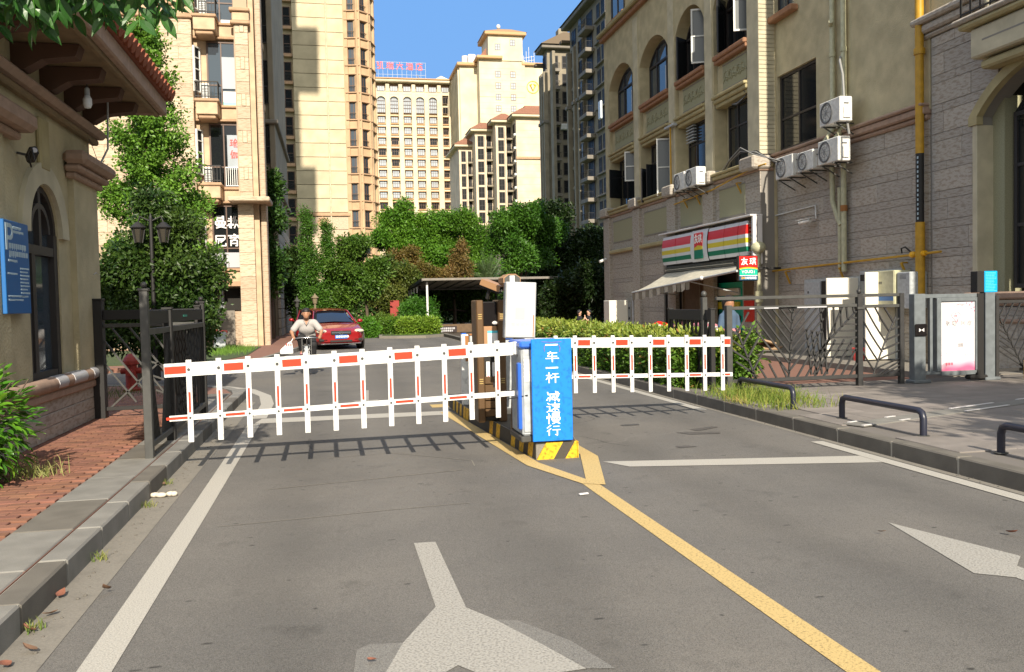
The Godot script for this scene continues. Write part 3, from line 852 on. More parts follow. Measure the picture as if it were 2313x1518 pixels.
func barriers() -> void:
	var isl := struct("traffic_island", slab([[1.92, -8.24], [2.33, -8.22], [2.40, -8.6], [2.40, -13.2], [1.68, -13.2], [1.70, -11.4]], -0.02, 0.165), M.concrete_gutter)
	# hazard stripes on the island kerb
	var la := [v3(1.68, 0, -13.2), v3(1.70, 0, -11.4), v3(1.92, 0, -8.24)]
	for sgi in 2:
		var a: Vector3 = la[sgi]; var b: Vector3 = la[sgi + 1]
		var d := (b - a).normalized(); var nn := v3(-d.z, 0, d.x)
		if nn.x > 0: nn = -nn
		var l := (b - a).length(); var k := 0; var s := 0.0
		while s < l - 0.05:
			var e := minf(s + 0.16, l)
			var t := Transform3D(Basis(d, Vector3.UP, d.cross(Vector3.UP)), a)
			var p := PackedVector2Array([Vector2(s, 0.0), Vector2(e, 0.0), Vector2(minf(e + 0.06, l), 0.166), Vector2(minf(s + 0.06, l), 0.166)])
			obj("hazard_stripe", Sh.new().prism(p, 0.006, t), M.hazard_yellow if k % 2 == 0 and rng.randf() < 0.8 else M.hazard_black, isl)
			s = e; k += 1
	var tf := Transform3D(Basis(Vector3.RIGHT, Vector3.UP, Vector3.BACK), v3(1.92, 0, -8.235))
	for e in [[0.0, 0.0, 0.06, 0.0, 0.1, 0.168, 0.0, 0.168, 1], [0.0, 0.0, 0.17, 0.0, 0.27, 0.168, 0.1, 0.168, 0], [0.17, 0.0, 0.29, 0.0, 0.39, 0.168, 0.27, 0.168, 1], [0.29, 0.0, 0.41, 0.0, 0.41, 0.168, 0.39, 0.168, 0]]:
		if e[0] == 0.0 and e[2] == 0.06: continue
		obj("hazard_stripe", Sh.new().prism(PackedVector2Array([Vector2(e[0], e[1]), Vector2(e[2], e[3]), Vector2(e[4], e[5]), Vector2(e[6], e[7])]), 0.018 - 0.002 * e[8], tf), M.hazard_black if e[8] else M.hazard_yellow, isl)
	obj("hazard_stripe", cbx(2.333, 0.0, -8.21, 2.345, 0.166, -8.55, 0.002), M.hazard_yellow, isl)
	obj("cap_slab", slab([[1.93, -8.25], [2.32, -8.23], [2.39, -8.6], [2.39, -13.1], [1.70, -13.1], [1.72, -11.4]], 0.165, 0.169), M.hazard_black, isl)
	# blue sign board in front of the cabinet
	var sg := thing("sign_board", "blue upright board with white characters on the near end of the yellow striped island", "sign", v3(2.08, 0.17, -8.19))
	obj("board", cbx(-0.203, 0.015, -0.012, 0.203, 1.02, 0.012, 0.006), M.blue_sign, sg)
	var ct := Sh.new()
	for r in [["车", 0.895], ["杆", 0.69], ["减", 0.505], ["速", 0.397], ["慢", 0.287], ["行", 0.173]]:
		glyph(ct, r[0], Transform3D(Basis.from_scale(v3(1.38, 1, 1)), v3(-0.068, r[1], 0.0125)), 0.1, 0.0085, 0.002)
	for y in [0.962, 0.737]: ct.box(v3(-0.062, y - 0.007, 0.012), v3(0.062, y + 0.007, 0.0145))
	obj("lettering", ct, M.white_print, sg)
	var sc := Sh.new()
	sc.tube([v3(-0.07, 0.955, 0.014), v3(-0.075, 0.93, 0.016), v3(-0.07, 0.90, 0.014)], 0.003, 5)
	sc.tube([v3(0.07, 0.965, 0.014), v3(0.085, 0.93, 0.016), v3(0.078, 0.89, 0.014)], 0.003, 5)
	sc.tube([v3(-0.1, 0.995, 0.014), v3(0.0, 0.985, 0.015), v3(0.1, 0.99, 0.014)], 0.002, 5)
	obj("wire_tie", sc, M.rust, sg)
	# barrier cabinets
	var cab := thing("barrier_cabinet", "grey and blue barrier motor cabinet behind the blue sign board with taped paper", "barrier cabinet", v3(2.0, 0.169, -8.55))
	obj("housing", cbx(-0.2, 0.06, -0.26, 0.26, 0.93, 0.26, 0.02), M.grey_metal, cab)
	obj("cap", cbx(-0.22, 0.93, -0.29, 0.28, 1.0, 0.29, 0.02), M.blue_paint, cab)
	obj("side_trim", cbx(-0.235, 0.12, 0.16, -0.2, 0.79, 0.265, 0.02), M.blue_paint, cab)
	obj("base_plate", cbx(-0.22, 0.0, -0.28, 0.28, 0.06, 0.28, 0.01), M.iron_grey, cab)
	obj("door_panel", cbx(-0.185, 0.1, 0.26, 0.24, 0.85, 0.272, 0.008), M.grey_metal, cab)
	var pp := Sh.new()
	for i in 5:
		var w := 0.01 * i
		pp.quad(v3(-0.18 + w * 0.3, 0.60 + i * 0.04 + rr(-0.01, 0.01), 0.276 + 0.003 * (i % 2)), v3(0.2, 0.62 + i * 0.04, 0.278), v3(0.2, 0.665 + i * 0.04, 0.276), v3(-0.185, 0.66 + i * 0.04, 0.278 + 0.002 * (i % 2)))
	obj("taped_paper", pp, M.paper, cab)
	obj("hinge_plate", cbx(-0.24, 0.86, 0.0, -0.1, 0.99, 0.12, 0.01), M.boom_white, cab)
	obj("cable", Sh.new().tube([v3(-0.30, 0.42, 0.08), v3(-0.24, 0.44, 0.2), v3(-0.15, 0.47, 0.29)], 0.006, 6), M.cable, cab)
	var cab2 := thing("barrier_cabinet", "second barrier motor cabinet hidden behind the white lightbox, holding the far arm", "barrier cabinet", v3(2.16, 0.169, -10.65))
	obj("housing", cbx(-0.15, 0.06, -0.2, 0.18, 0.93, 0.2, 0.02), M.grey_metal, cab2)
	obj("cap", cbx(-0.17, 0.93, -0.22, 0.2, 1.0, 0.22, 0.02), M.blue_paint, cab2)
	obj("base_plate", cbx(-0.17, 0.0, -0.22, 0.2, 0.06, 0.22, 0.01), M.iron_grey, cab2)
	var px := []
	for i in 12: px.append(-1.33 + 0.2655 * i)
	boom("barrier_gate", "near white fence barrier arm with red stripes reaching left across the entry lane", 1.93, -1.55, 1.095, 0.99, -8.5, px, 0.45, 0.09, 0.68)
	var qx := []
	for i in 10: qx.append(2.69 + 0.247 * i)
	boom("barrier_gate", "farther white fence barrier arm with red stripes in front of the clipped hedge", 2.3, 5.03, 1.05, 0.985, -10.4, qx, 0.425, 0.09, 0.63)
	var jn := obj("joint", Sh.new().tube([v3(-0.26, 0.645, 0), v3(-0.17, 0.66, 0)], 0.016, 7), M.iron_black, find_child("barrier_gate", false, false))
	jn.position.x = 0.0
	# white light box on the cabinet
	var lb := thing("lightbox", "tilted white light box panel standing above the cabinet beside the brown kiosk", "display box", v3(1.945, 1.17, -9.0))
	lb.rotation = Vector3(0, -0.05, -0.045)
	obj("case", cbx(-0.165, 0.0, -0.16, 0.165, 0.60, 0.0, 0.008), M.grey_metal, lb)
	obj("frame", cbx(-0.155, 0.012, 0.0, 0.155, 0.592, 0.008, 0.004), M.box_face, lb)
	obj("face", bx(-0.135, 0.03, 0.008, 0.13, 0.575, 0.011), M.box_face, lb)
	obj("print", bx(-0.12, 0.38, 0.011, 0.12, 0.48, 0.0125), M.box_tint, lb)
	obj("print", bx(-0.06, 0.2, 0.011, 0.045, 0.33, 0.0125), M.box_print, lb)
	var fp := Sh.new()
	for i in 4: small_print(fp, T(-0.1 + i * 0.052, 0.155 + 0.01, 0.011), 0.045, 3, 0.013, 0.009, 1.0)
	obj("faint_print", fp, M.box_print, lb)
	obj("rust_streak", bx(0.135, 0.02, 0.008, 0.145, 0.25, 0.0095), M.rust, lb)
	obj("post", cbx(-0.06, -1.0, -0.14, 0.06, 0.0, -0.04, 0.01), M.kiosk_brown, lb)
	# camera on top of the box
	var c0 := thing("surveillance_camera", "grey octagonal camera hood peeping over the white light box", "security camera", v3(1.945, 1.80, -9.35))
	var oc := PackedVector2Array()
	for i in 8: oc.append(Vector2(cos(PI / 8 + i * PI / 4) * 0.105, sin(PI / 8 + i * PI / 4) * 0.075))
	obj("hood", Sh.new().prism(oc, 0.3, T(0, 0, -0.3)), M.kiosk_tan, c0)
	obj("face", Sh.new().prism(oc, 0.02, Transform3D(Basis().scaled(v3(0.88, 0.86, 1)), v3(0, 0, 0.001))), M.iron_grey, c0)
	obj("label", cbx(-0.03, -0.05, 0.021, 0.025, 0.05, 0.024, 0.002), M.panel_white, c0)
	# brown kiosk
	var kz := -9.95
	var ki := thing("access_kiosk", "tall brown parking kiosk with black screen and white plate behind the barrier", "ticket kiosk", v3(1.785, 0.169, kz))
	for s in [-1, 1]:
		var sd := obj("side_column", cbx(0.128 * s - 0.042, 0, -0.25, 0.128 * s + 0.042, 1.42, 0.12, 0.012), M.kiosk_brown, ki)
		for j in [[1.2, 3], [0.85, 3], [0.45, 3]]:
			for i in j[1]: obj("slot", cbx(0.128 * s - 0.022, j[0] + i * 0.024, 0.12, 0.128 * s + 0.022, j[0] + 0.011 + i * 0.024, 0.124, 0.001), M.gold_trim, sd)
	obj("back", cbx(-0.086, 0, -0.24, 0.086, 1.40, 0.02, 0.01), M.iron_black, ki)
	obj("screen", cbx(-0.085, 1.12, 0.02, 0.085, 1.39, 0.05, 0.006), M.screen_black, ki)
	var ey := Sh.new().lathe([Vector2(0.0, 0.0), Vector2(0.02, 0.003), Vector2(0.024, 0.0)], 12, Transform3D(Basis(Vector3.RIGHT, PI / 2).scaled(v3(1.3, 1, 0.8)), v3(0.055, 1.15, 0.052)))
	obj("reader_mark", ey, M.panel_white, ki)
	obj("front_panel", cbx(-0.085, 0.78, 0.02, 0.085, 1.115, 0.07, 0.01), M.kiosk_tan, ki)
	obj("plate", cbx(-0.035, 0.795, 0.07, 0.084, 1.06, 0.074, 0.002), M.white_print, ki)
	obj("plate_header", bx(-0.035, 1.035, 0.074, 0.084, 1.062, 0.0755), M.cyan, ki)
	for e in [[-0.05, -0.008, 0.47, 0.70], [0.02, 0.075, 0.46, 0.69]]:
		var st := obj("sticker", cbx(e[0], e[2], 0.02, e[1], e[3], 0.024, 0.001), M.white_print, ki)
		obj("sticker_print", bx(e[0] + 0.01, e[2] + 0.02, 0.024, e[1] - 0.01, e[2] + 0.07, 0.0255), M.pink, st)
	for i in 5: obj("lower_panel", cbx(-0.075, 0.06 + i * 0.095, 0.02, 0.083, 0.145 + i * 0.095, 0.05, 0.006), M.kiosk_brown, ki)
	obj("number_plate", cbx(0.02, 0.40, 0.05, 0.08, 0.46, 0.055, 0.002), M.notice_black, ki)
	# bullet camera on the kiosk
	var c1 := thing("surveillance_camera", "tan bullet camera tilted down on top of the brown kiosk", "security camera", v3(1.83, 1.74, -9.9))
	c1.rotation = Vector3(0.3, 0.6, 0.0)
	obj("hood", Sh.new().prism(PackedVector2Array([Vector2(-0.065, -0.015), Vector2(-0.05, 0.055), Vector2(0.05, 0.055), Vector2(0.065, -0.015), Vector2(0.055, -0.015), Vector2(0.042, 0.045), Vector2(-0.042, 0.045), Vector2(-0.055, -0.015)]), 0.32, T(0, 0, -0.16)), M.kiosk_tan, c1)
	obj("body", cbx(-0.048, -0.05, -0.18, 0.048, 0.04, 0.12, 0.01), M.iron_black, c1)
	for s in [-0.022, 0.022]: obj("lens", Sh.new().tube([v3(s, -0.01, 0.12), v3(s, -0.01, 0.13)], 0.014, 10), M.panel_white, c1)
	obj("bracket", Sh.new().tube([v3(0, -0.05, -0.05), v3(0, -0.16, -0.06)], 0.02, 8), M.iron_black, c1)
	# rusty bollard and grey box
	var bo := thing("bollard", "white and rusty square bollard with blue cap at the far end of the island", "bollard", v3(1.75, 0.165, -11.7))
	obj("post", cbx(-0.05, 0, -0.05, 0.05, 0.97, 0.05, 0.01), M.boom_white, bo)
	obj("cap", cbx(-0.045, 0.97, -0.045, 0.02, 0.985, 0.045, 0.003), M.blue_paint, bo)
	obj("rust_patch", cbx(0.0, 0.6, 0.05, 0.05, 0.95, 0.053, 0.002), M.rust, bo)
	var gb := thing("control_box", "grey metal control box between rusty bollard and brown kiosk", "control box", v3(1.9, 0.165, -11.75))
	obj("housing", cbx(-0.08, 0, -0.12, 0.12, 0.95, 0.06, 0.012), M.grey_metal, gb)
	obj("lid", cbx(-0.085, 0.95, -0.125, 0.125, 0.97, 0.065, 0.004), M.rust, gb)
	obj("latch", cbx(-0.01, 0.5, 0.06, 0.02, 0.56, 0.07, 0.003), M.iron_black, gb)

# ---- gatehouse at the left ----
func arch_pts(c: float, w: float, y0: float, spring: float, rise: float, n := 12) -> Array:
	# opening outline: up the left side, over the arch, down the right
	var a := [Vector2(c - w / 2, y0)]
	var R := (w * w / 4 + rise * rise) / (2 * rise)
	var half := asin(clampf(w / 2 / R, -1, 1))
	if rise > w / 2 - 1e-4: half = PI / 2
	for i in n + 1:
		var t := -half + 2 * half * i / n
		a.append(Vector2(c + R * sin(t), spring + rise - R + R * cos(t)))
	a.append(Vector2(c + w / 2, y0))
	return a
func gatehouse() -> void:
	var g := thing("gatehouse", "cream gatehouse with arched window, red tiled eaves and stone plinth at the left edge", "gatehouse", v3(-3.15, 0.14, -12.6))
	# frame of the road-side wall: local x runs along +Z (towards the camera), z out to the road
	var W := Transform3D(Basis(v3(0, 0, -1), Vector3.UP, v3(1, 0, 0)), v3(0, -0.14, 12.6))  # x = -Z world
	var p := PackedVector2Array()
	# polygon in (s = -z, y)
	p.append(Vector2(12.6, 0.75)); p.append(Vector2(12.6, 4.32)); p.append(Vector2(7.6, 4.32)); p.append(Vector2(7.6, 0.75))
	var ap := arch_pts(10.56, 1.08, 0.75, 2.45, 0.53)
	for q in ap: p.append(q)
	obj("wall", Sh.new().prism(p, 0.25, W.translated_local(v3(0, 0, -0.25))), M.cream, g)
	obj("end_wall", Sh.new().box(v3(-6, 0.61, 0.0), v3(-0.25, 4.18, 0.25)), M.cream, g)
	obj("back_wall", Sh.new().box(v3(-6, 0.0, 0.25), v3(-5.8, 4.18, 5.0)), M.cream, g)
	obj("front_wall", Sh.new().box(v3(-6, 0.0, 4.8), v3(-0.25, 4.18, 5.0)), M.cream, g)
	# arch trim
	var ao := arch_pts(10.56, 1.62, 2.42, 2.42, 0.80, 16)
	var ai := arch_pts(10.56, 1.10, 2.42, 2.45, 0.54, 16)
	var poly := PackedVector2Array()
	for q in ao: poly.append(q)
	ai.reverse()
	for q in ai: poly.append(q)
	obj("arch_trim", Sh.new().prism(poly, 0.05, W), M.cream_pale, g)
	obj("keystone", cbx(10.42, 3.14, 0.0, 10.72, 3.72, 0.06, 0.02), M.olive_trim, g).transform = W
	# window
	var win := obj("window", Sh.new(), M.frame_dark, g)
	var fr := Sh.new()
	for s in [-0.49, 0.49]: fr.box(v3(10.56 + s - 0.07, 0.8, -0.12), v3(10.56 + s + 0.05, 2.45, -0.02), W)
	fr.box(v3(10.07, 2.2, -0.12), v3(11.05, 2.3, -0.025), W)
	fr.box(v3(10.07, 0.78, -0.12), v3(11.05, 0.9, -0.025), W)
	fr.box(v3(10.52, 2.3, -0.12), v3(10.60, 2.96, -0.03), W)
	fr.box(v3(10.24, 0.9, -0.12), v3(10.35, 2.2, -0.03), W)
	for a in [[0.53, 0.46], [0.33, 0.27]]:
		var o2 := arch_pts(10.56, a[0] * 2, 2.45, 2.45, a[0], 14); var i2 := arch_pts(10.56, a[1] * 2, 2.45, 2.45, a[1], 14)
		i2.reverse()
		fr.prism(PackedVector2Array(o2 + i2), 0.09, W.translated_local(v3(0, 0, -0.115)))
	win.mesh = fr.mesh()
	obj("pane", Sh.new().prism(PackedVector2Array(arch_pts(10.56, 1.06, 0.8, 2.45, 0.52)), 0.01, W.translated_local(v3(0, 0, -0.1))), M.glass_blue, win)
	# pilaster at the corner with stepped capital
	obj("pilaster", Sh.new().box(v3(11.55, 0.75, 0.0), v3(12.62, 3.2, 0.07), W), M.cream, g)
	var cp := obj("capital", Sh.new().cbox(v3(11.45, 3.19, 0.0), v3(12.72, 3.27, 0.13), 0.02, W), M.brick_trim, g)
	obj("capital_moulding", Sh.new().cbox(v3(11.4, 3.27, 0.0), v3(12.78, 3.36, 0.2), 0.03, W), M.brick_trim, cp)
	obj("capital_moulding", Sh.new().cbox(v3(11.35, 3.36, 0.0), v3(12.85, 3.52, 0.28), 0.05, W), M.brick_trim, cp)
	obj("pilaster", Sh.new().box(v3(8.0, 0.75, 0.0), v3(9.3, 3.45, 0.05), W), M.cream, g)
	var cp2 := obj("capital", Sh.new().cbox(v3(8.1, 3.30, 0.0), v3(9.62, 3.38, 0.12), 0.02, W), M.brick_trim, g)
	obj("capital_moulding", Sh.new().cbox(v3(8.05, 3.38, 0.0), v3(9.7, 3.58, 0.26), 0.05, W), M.brick_trim, cp2)
	# long cornice under the eaves
	var co := obj("cornice", Sh.new().cbox(v3(7.6, 3.80, 0.0), v3(12.72, 3.88, 0.10), 0.02, W), M.soffit, g)
	obj("cornice_moulding", Sh.new().cbox(v3(7.6, 3.88, 0.0), v3(12.78, 4.0, 0.20), 0.05, W), M.brick_trim, co)
	obj("cornice_moulding", Sh.new().cbox(v3(-6.1, 3.74, -0.12), v3(-0.1, 3.86, 0.0), 0.04, Transform3D(Basis(), v3(0, 0, -0.0))), M.brick_trim, co)
	for q in [7.7, 8.8, 9.85, 10.75, 11.65, 12.45]:
		obj("corbel", Sh.new().prism(PackedVector2Array([Vector2(0, 4.05), Vector2(0.12, 4.05), Vector2(0.3, 4.16), Vector2(0.62, 4.2), Vector2(0.66, 4.32), Vector2(0, 4.32)]), 0.2, Transform3D(Basis(v3(1, 0, 0), Vector3.UP, v3(0, 0, 1)), v3(0, -0.14, 12.6 - q - 0.1))), M.corbel, g)
	# roof: soffit, fascia, tiles
	var rf := obj("roof", Sh.new().box(v3(-6.9, 4.19, -0.45), v3(0.86, 4.25, 5.7)), M.soffit, g)
	obj("fascia", Sh.new().cbox(v3(0.82, 4.17, -0.5), v3(0.92, 4.38, 5.7), 0.02), M.brick_trim, rf)
	obj("fascia_lip", Sh.new().cbox(v3(0.76, 4.13, -0.42), v3(0.83, 4.2, 5.7), 0.015), M.soffit, rf)
	obj("fascia", Sh.new().cbox(v3(-6.9, 4.17, -0.52), v3(0.9, 4.38, -0.42), 0.02), M.brick_trim, rf)
	obj("slope", Sh.new().prism(PackedVector2Array([Vector2(0.95, 4.38), Vector2(0.95, 4.42), Vector2(-3, 6.2), Vector2(-6.9, 4.42), Vector2(-6.9, 4.38)]), 6.2, T(0, 0, -0.5)), M.roof_tile, rf)
	var tl := Sh.new().tube([v3(0, 0, 0), v3(-0.34, 0.15, 0)], [0.085, 0.075], 10, true).mesh()
	for i in 31:
		for j in 4:
			put("tile", tl, M.roof_tile, rf, Transform3D(Basis(Vector3.UP, rr(-0.03, 0.03)), v3(1.02 - j * 0.3, 4.44 + j * 0.132, -0.45 + i * 0.2 + rr(-0.01, 0.01))))
	# sill and stone plinth
	var si := obj("sill", Sh.new().tube([v3(0.04, 0.61, -0.08), v3(0.04, 0.61, 5.0)], 0.085, 10), M.brick_trim, g)
	for q in [[0.15, 0.5], [0.95, 0.55], [1.75, 0.35]]:
		obj("peeling_patch", Sh.new().tube([v3(0.045, 0.615, q[0]), v3(0.045, 0.615, q[0] + q[1])], 0.086, 10), M.panel_grey, si)
	obj("sill_course", Sh.new().cbox(v3(-0.05, 0.44, -0.06), v3(0.08, 0.53, 5.0), 0.015), M.brick_trim, g)
	obj("plinth", bx(-6, -0.1, -0.03, 0.0, 0.62, 5.0), M.stone_joint, g)
	for j in 3:
		for i in 6:
			var z0 := -0.04 + i * 0.9 + (0.45 if j % 2 else 0.0)
			obj("plinth_stone", cbx(-0.02, 0.01 + j * 0.145, z0 + 0.004, 0.045 + rr(-0.004, 0.004), 0.15 + j * 0.145, z0 + 0.896, 0.006), [M.stone_a, M.stone_b, M.stone_c][rng.randi() % 3], g)
	for i in 4: obj("plinth_stone", cbx(-0.02 - i * 0.9, 0.01, -0.06, -0.9 - i * 0.9, 0.43, -0.02, 0.006), M.stone_a, g)
	# parking board
	var pb := thing("parking_board", "blue parking notice board with a white P on the gatehouse wall", "sign", v3(-3.075, 1.55, -9.42))
	var PT := Transform3D(Basis(v3(0, 0, -1), Vector3.UP, v3(1, 0, 0)), Vector3.ZERO)
	obj("board", Sh.new().cbox(v3(-0.34, 0, -0.02), v3(0.34, 0.91, 0.02), 0.005, PT), M.blue_board, pb)
	var pl := Sh.new()
	pl.box(v3(-0.30, 0.62, 0.02), v3(-0.25, 0.88, 0.023), PT)
	var po := arch_pts(0, 0.16, 0, 0.07, 0.08); var pi := arch_pts(0, 0.08, 0, 0.06, 0.045)
	pi.reverse()
	pl.prism(PackedVector2Array(po + pi), 0.0035, PT * Transform3D(Basis(Vector3.BACK, -PI / 2), v3(-0.25, 0.80, 0.02)))
	small_print(pl, PT.translated_local(v3(-0.1, 0.86, 0.02)), 0.3, 2, 0.04, 0.022, 1.0)
	small_print(pl, PT.translated_local(v3(-0.22, 0.69, 0.02)), 0.52, 2, 0.075, 0.05, 1.0)
	small_print(pl, PT.translated_local(v3(-0.25, 0.53, 0.02)), 0.3, 1, 0.04, 0.02, 1.0)
	small_print(pl, PT.translated_local(v3(0.06, 0.46, 0.02)), 0.26, 9, 0.035, 0.013, 1.0)
	small_print(pl, PT.translated_local(v3(-0.28, 0.40, 0.02)), 0.3, 1, 0.06, 0.013, 1.0)
	small_print(pl, PT.translated_local(v3(-0.28, 0.18, 0.02)), 0.45, 2, 0.035, 0.014, 1.0)
	obj("print", pl, M.pale_print, pb)
	# bulb hung from the eaves, wire, camera, pipes
	var bl := thing("hanging_bulb", "white bulb hanging under the gatehouse eaves", "light bulb", v3(-2.72, 4.20, -10.9))
	obj("wire", Sh.new().tube([v3(0, 0.1, 0), v3(0, -0.05, 0)], 0.008, 6), M.cable, bl)
	obj("socket", Sh.new().lathe([Vector2(0.0, -0.14), Vector2(0.03, -0.14), Vector2(0.028, -0.06), Vector2(0.012, -0.04), Vector2(0.0, -0.04)], 10), M.grey_metal, bl)
	obj("bulb", Sh.new().lathe([Vector2(0.0, -0.29), Vector2(0.035, -0.28), Vector2(0.05, -0.24), Vector2(0.05, -0.18), Vector2(0.03, -0.14), Vector2(0.0, -0.14)], 12), M.bulb, bl)
	var pw := thing("hanging_rod", "thin bent metal rod dangling below the gatehouse eaves", "rod", v3(-2.8, 4.1, -12.2))
	obj("rod", Sh.new().tube([v3(0.0, 0.2, 0), v3(-0.02, -0.42, 0), v3(-0.1, -0.58, 0), v3(-0.13, -0.66, 0.0)], 0.013, 6), M.grey_metal, pw)
	obj("cord", Sh.new().tube([v3(-0.13, -0.66, 0), v3(-0.19, -0.45, 0.0), v3(-0.24, -0.3, 0.02)], 0.004, 5), M.cable, pw)
	var cm := thing("wall_camera", "small black camera with tangled cables on the gatehouse wall above the parking board", "security camera", v3(-2.98, 3.18, -9.75))
	cm.rotation = Vector3(-0.3, 0.5, 0.2)
	obj("body", cbx(-0.04, -0.04, -0.12, 0.04, 0.05, 0.1, 0.012), M.iron_black, cm)
	obj("lens", Sh.new().tube([v3(0, 0, 0.1), v3(0, 0, 0.11)], 0.028, 10), M.panel_grey, cm)
	obj("bracket", Sh.new().tube([v3(0, 0.04, -0.1), v3(-0.1, 0.09, -0.12)], 0.014, 7), M.iron_grey, cm)
	obj("cables", Sh.new().tube([v3(-0.05, -0.02, 0), v3(-0.1, -0.1, 0.1), v3(-0.12, -0.12, 0.22), v3(-0.1, -0.2, 0.16), v3(-0.13, -0.1, 0.3), v3(-0.12, -0.12, 0.42), v3(-0.14, -0.26, 0.44)], 0.008, 6), M.cable, cm)
	var gp := thing("gas_riser", "pale pipe with black clamps at the gatehouse corner beside the fence", "pipe", v3(-3.06, 0.14, -12.5))
	obj("pipe", Sh.new().tube([v3(0, 0, 0), v3(0, 1.42, 0), v3(-0.1, 1.5, 0)], 0.022, 8), M.grey_metal, gp)
	for y in [0.82, 1.46]: obj("clamp", cbx(-0.12, y, -0.03, 0.04, y + 0.06, 0.03, 0.006), M.iron_black, gp)
	obj("scrawl", Sh.new().tube([v3(0.02, 1.9, 0.35), v3(0.025, 1.93, 0.25), v3(0.02, 1.91, 0.15)], 0.005, 5), M.panel_grey, gp)

# ---- iron fences ----
func clip(a: Vector2, b: Vector2, lo: Vector2, hi: Vector2) -> Array:
	var t0 := 0.0; var t1 := 1.0
	var d := b - a
	for e in [[-d.x, a.x - lo.x], [d.x, hi.x - a.x], [-d.y, a.y - lo.y], [d.y, hi.y - a.y]]:
		if absf(e[0]) < 1e-9:
			if e[1] < 0: return []
			continue
		var r: float = e[1] / e[0]
		if e[0] < 0: t0 = maxf(t0, r)
		else: t1 = minf(t1, r)
	if t0 >= t1: return []
	return [a + d * t0, a + d * t1]
func rods(parent: Node, X: Transform3D, segs: Array, lo: Vector2, hi: Vector2, m: Material, w := 0.022, bend := 0.0) -> void:
	for s in segs:
		var c := clip(s[0], s[1], lo, hi)
		if c.is_empty(): continue
		var sh := Sh.new()
		var a: Vector2 = c[0]; var b: Vector2 = c[1]
		if bend != 0.0 and a.distance_to(b) > 0.3:
			var q := Vector2(a.y - b.y, b.x - a.x).normalized() * bend * a.distance_to(b)
			var pts := []
			for i in 5:
				var t := i / 4.0
				var pt := a.lerp(b, t) + q * 4.0 * t * (1 - t)
				pts.append(X * v3(pt.x, pt.y, 0))
			sh.tube(pts, w * 0.55, 6)
		else: sh.bar(X * v3(a.x, a.y, 0), X * v3(b.x, b.y, 0), w, w, X.basis.z)
		obj("rod", sh, m, parent)
func spine(a: Vector2, b: Vector2, n: int, dl: Vector2, dr: Vector2, l: float) -> Array:
	var o := [[a, b]]
	for i in n:
		var p := a.lerp(b, (i + 0.4) / n)
		if dl != Vector2.ZERO: o.append([p, p + dl.normalized() * l])
		if dr != Vector2.ZERO: o.append([p + (b - a) * 0.25 / n, p + (b - a) * 0.25 / n + dr.normalized() * l])
	return o
func post(parent: Node, x: float, z: float, h: float, w: float, m: Material, ball := true) -> void:
	var p := obj("post", cbx(x - w / 2, 0, z - w / 2, x + w / 2, h, z + w / 2, 0.004), m, parent)
	obj("post_cap", cbx(x - w / 2 - 0.01, h, z - w / 2 - 0.01, x + w / 2 + 0.01, h + 0.025, z + w / 2 + 0.01, 0.004), m, p)
	if ball: obj("finial", Sh.new().ball(v3(x, h + 0.055, z), v3(w * 0.42, w * 0.42, w * 0.42), 10, 7), m, p)

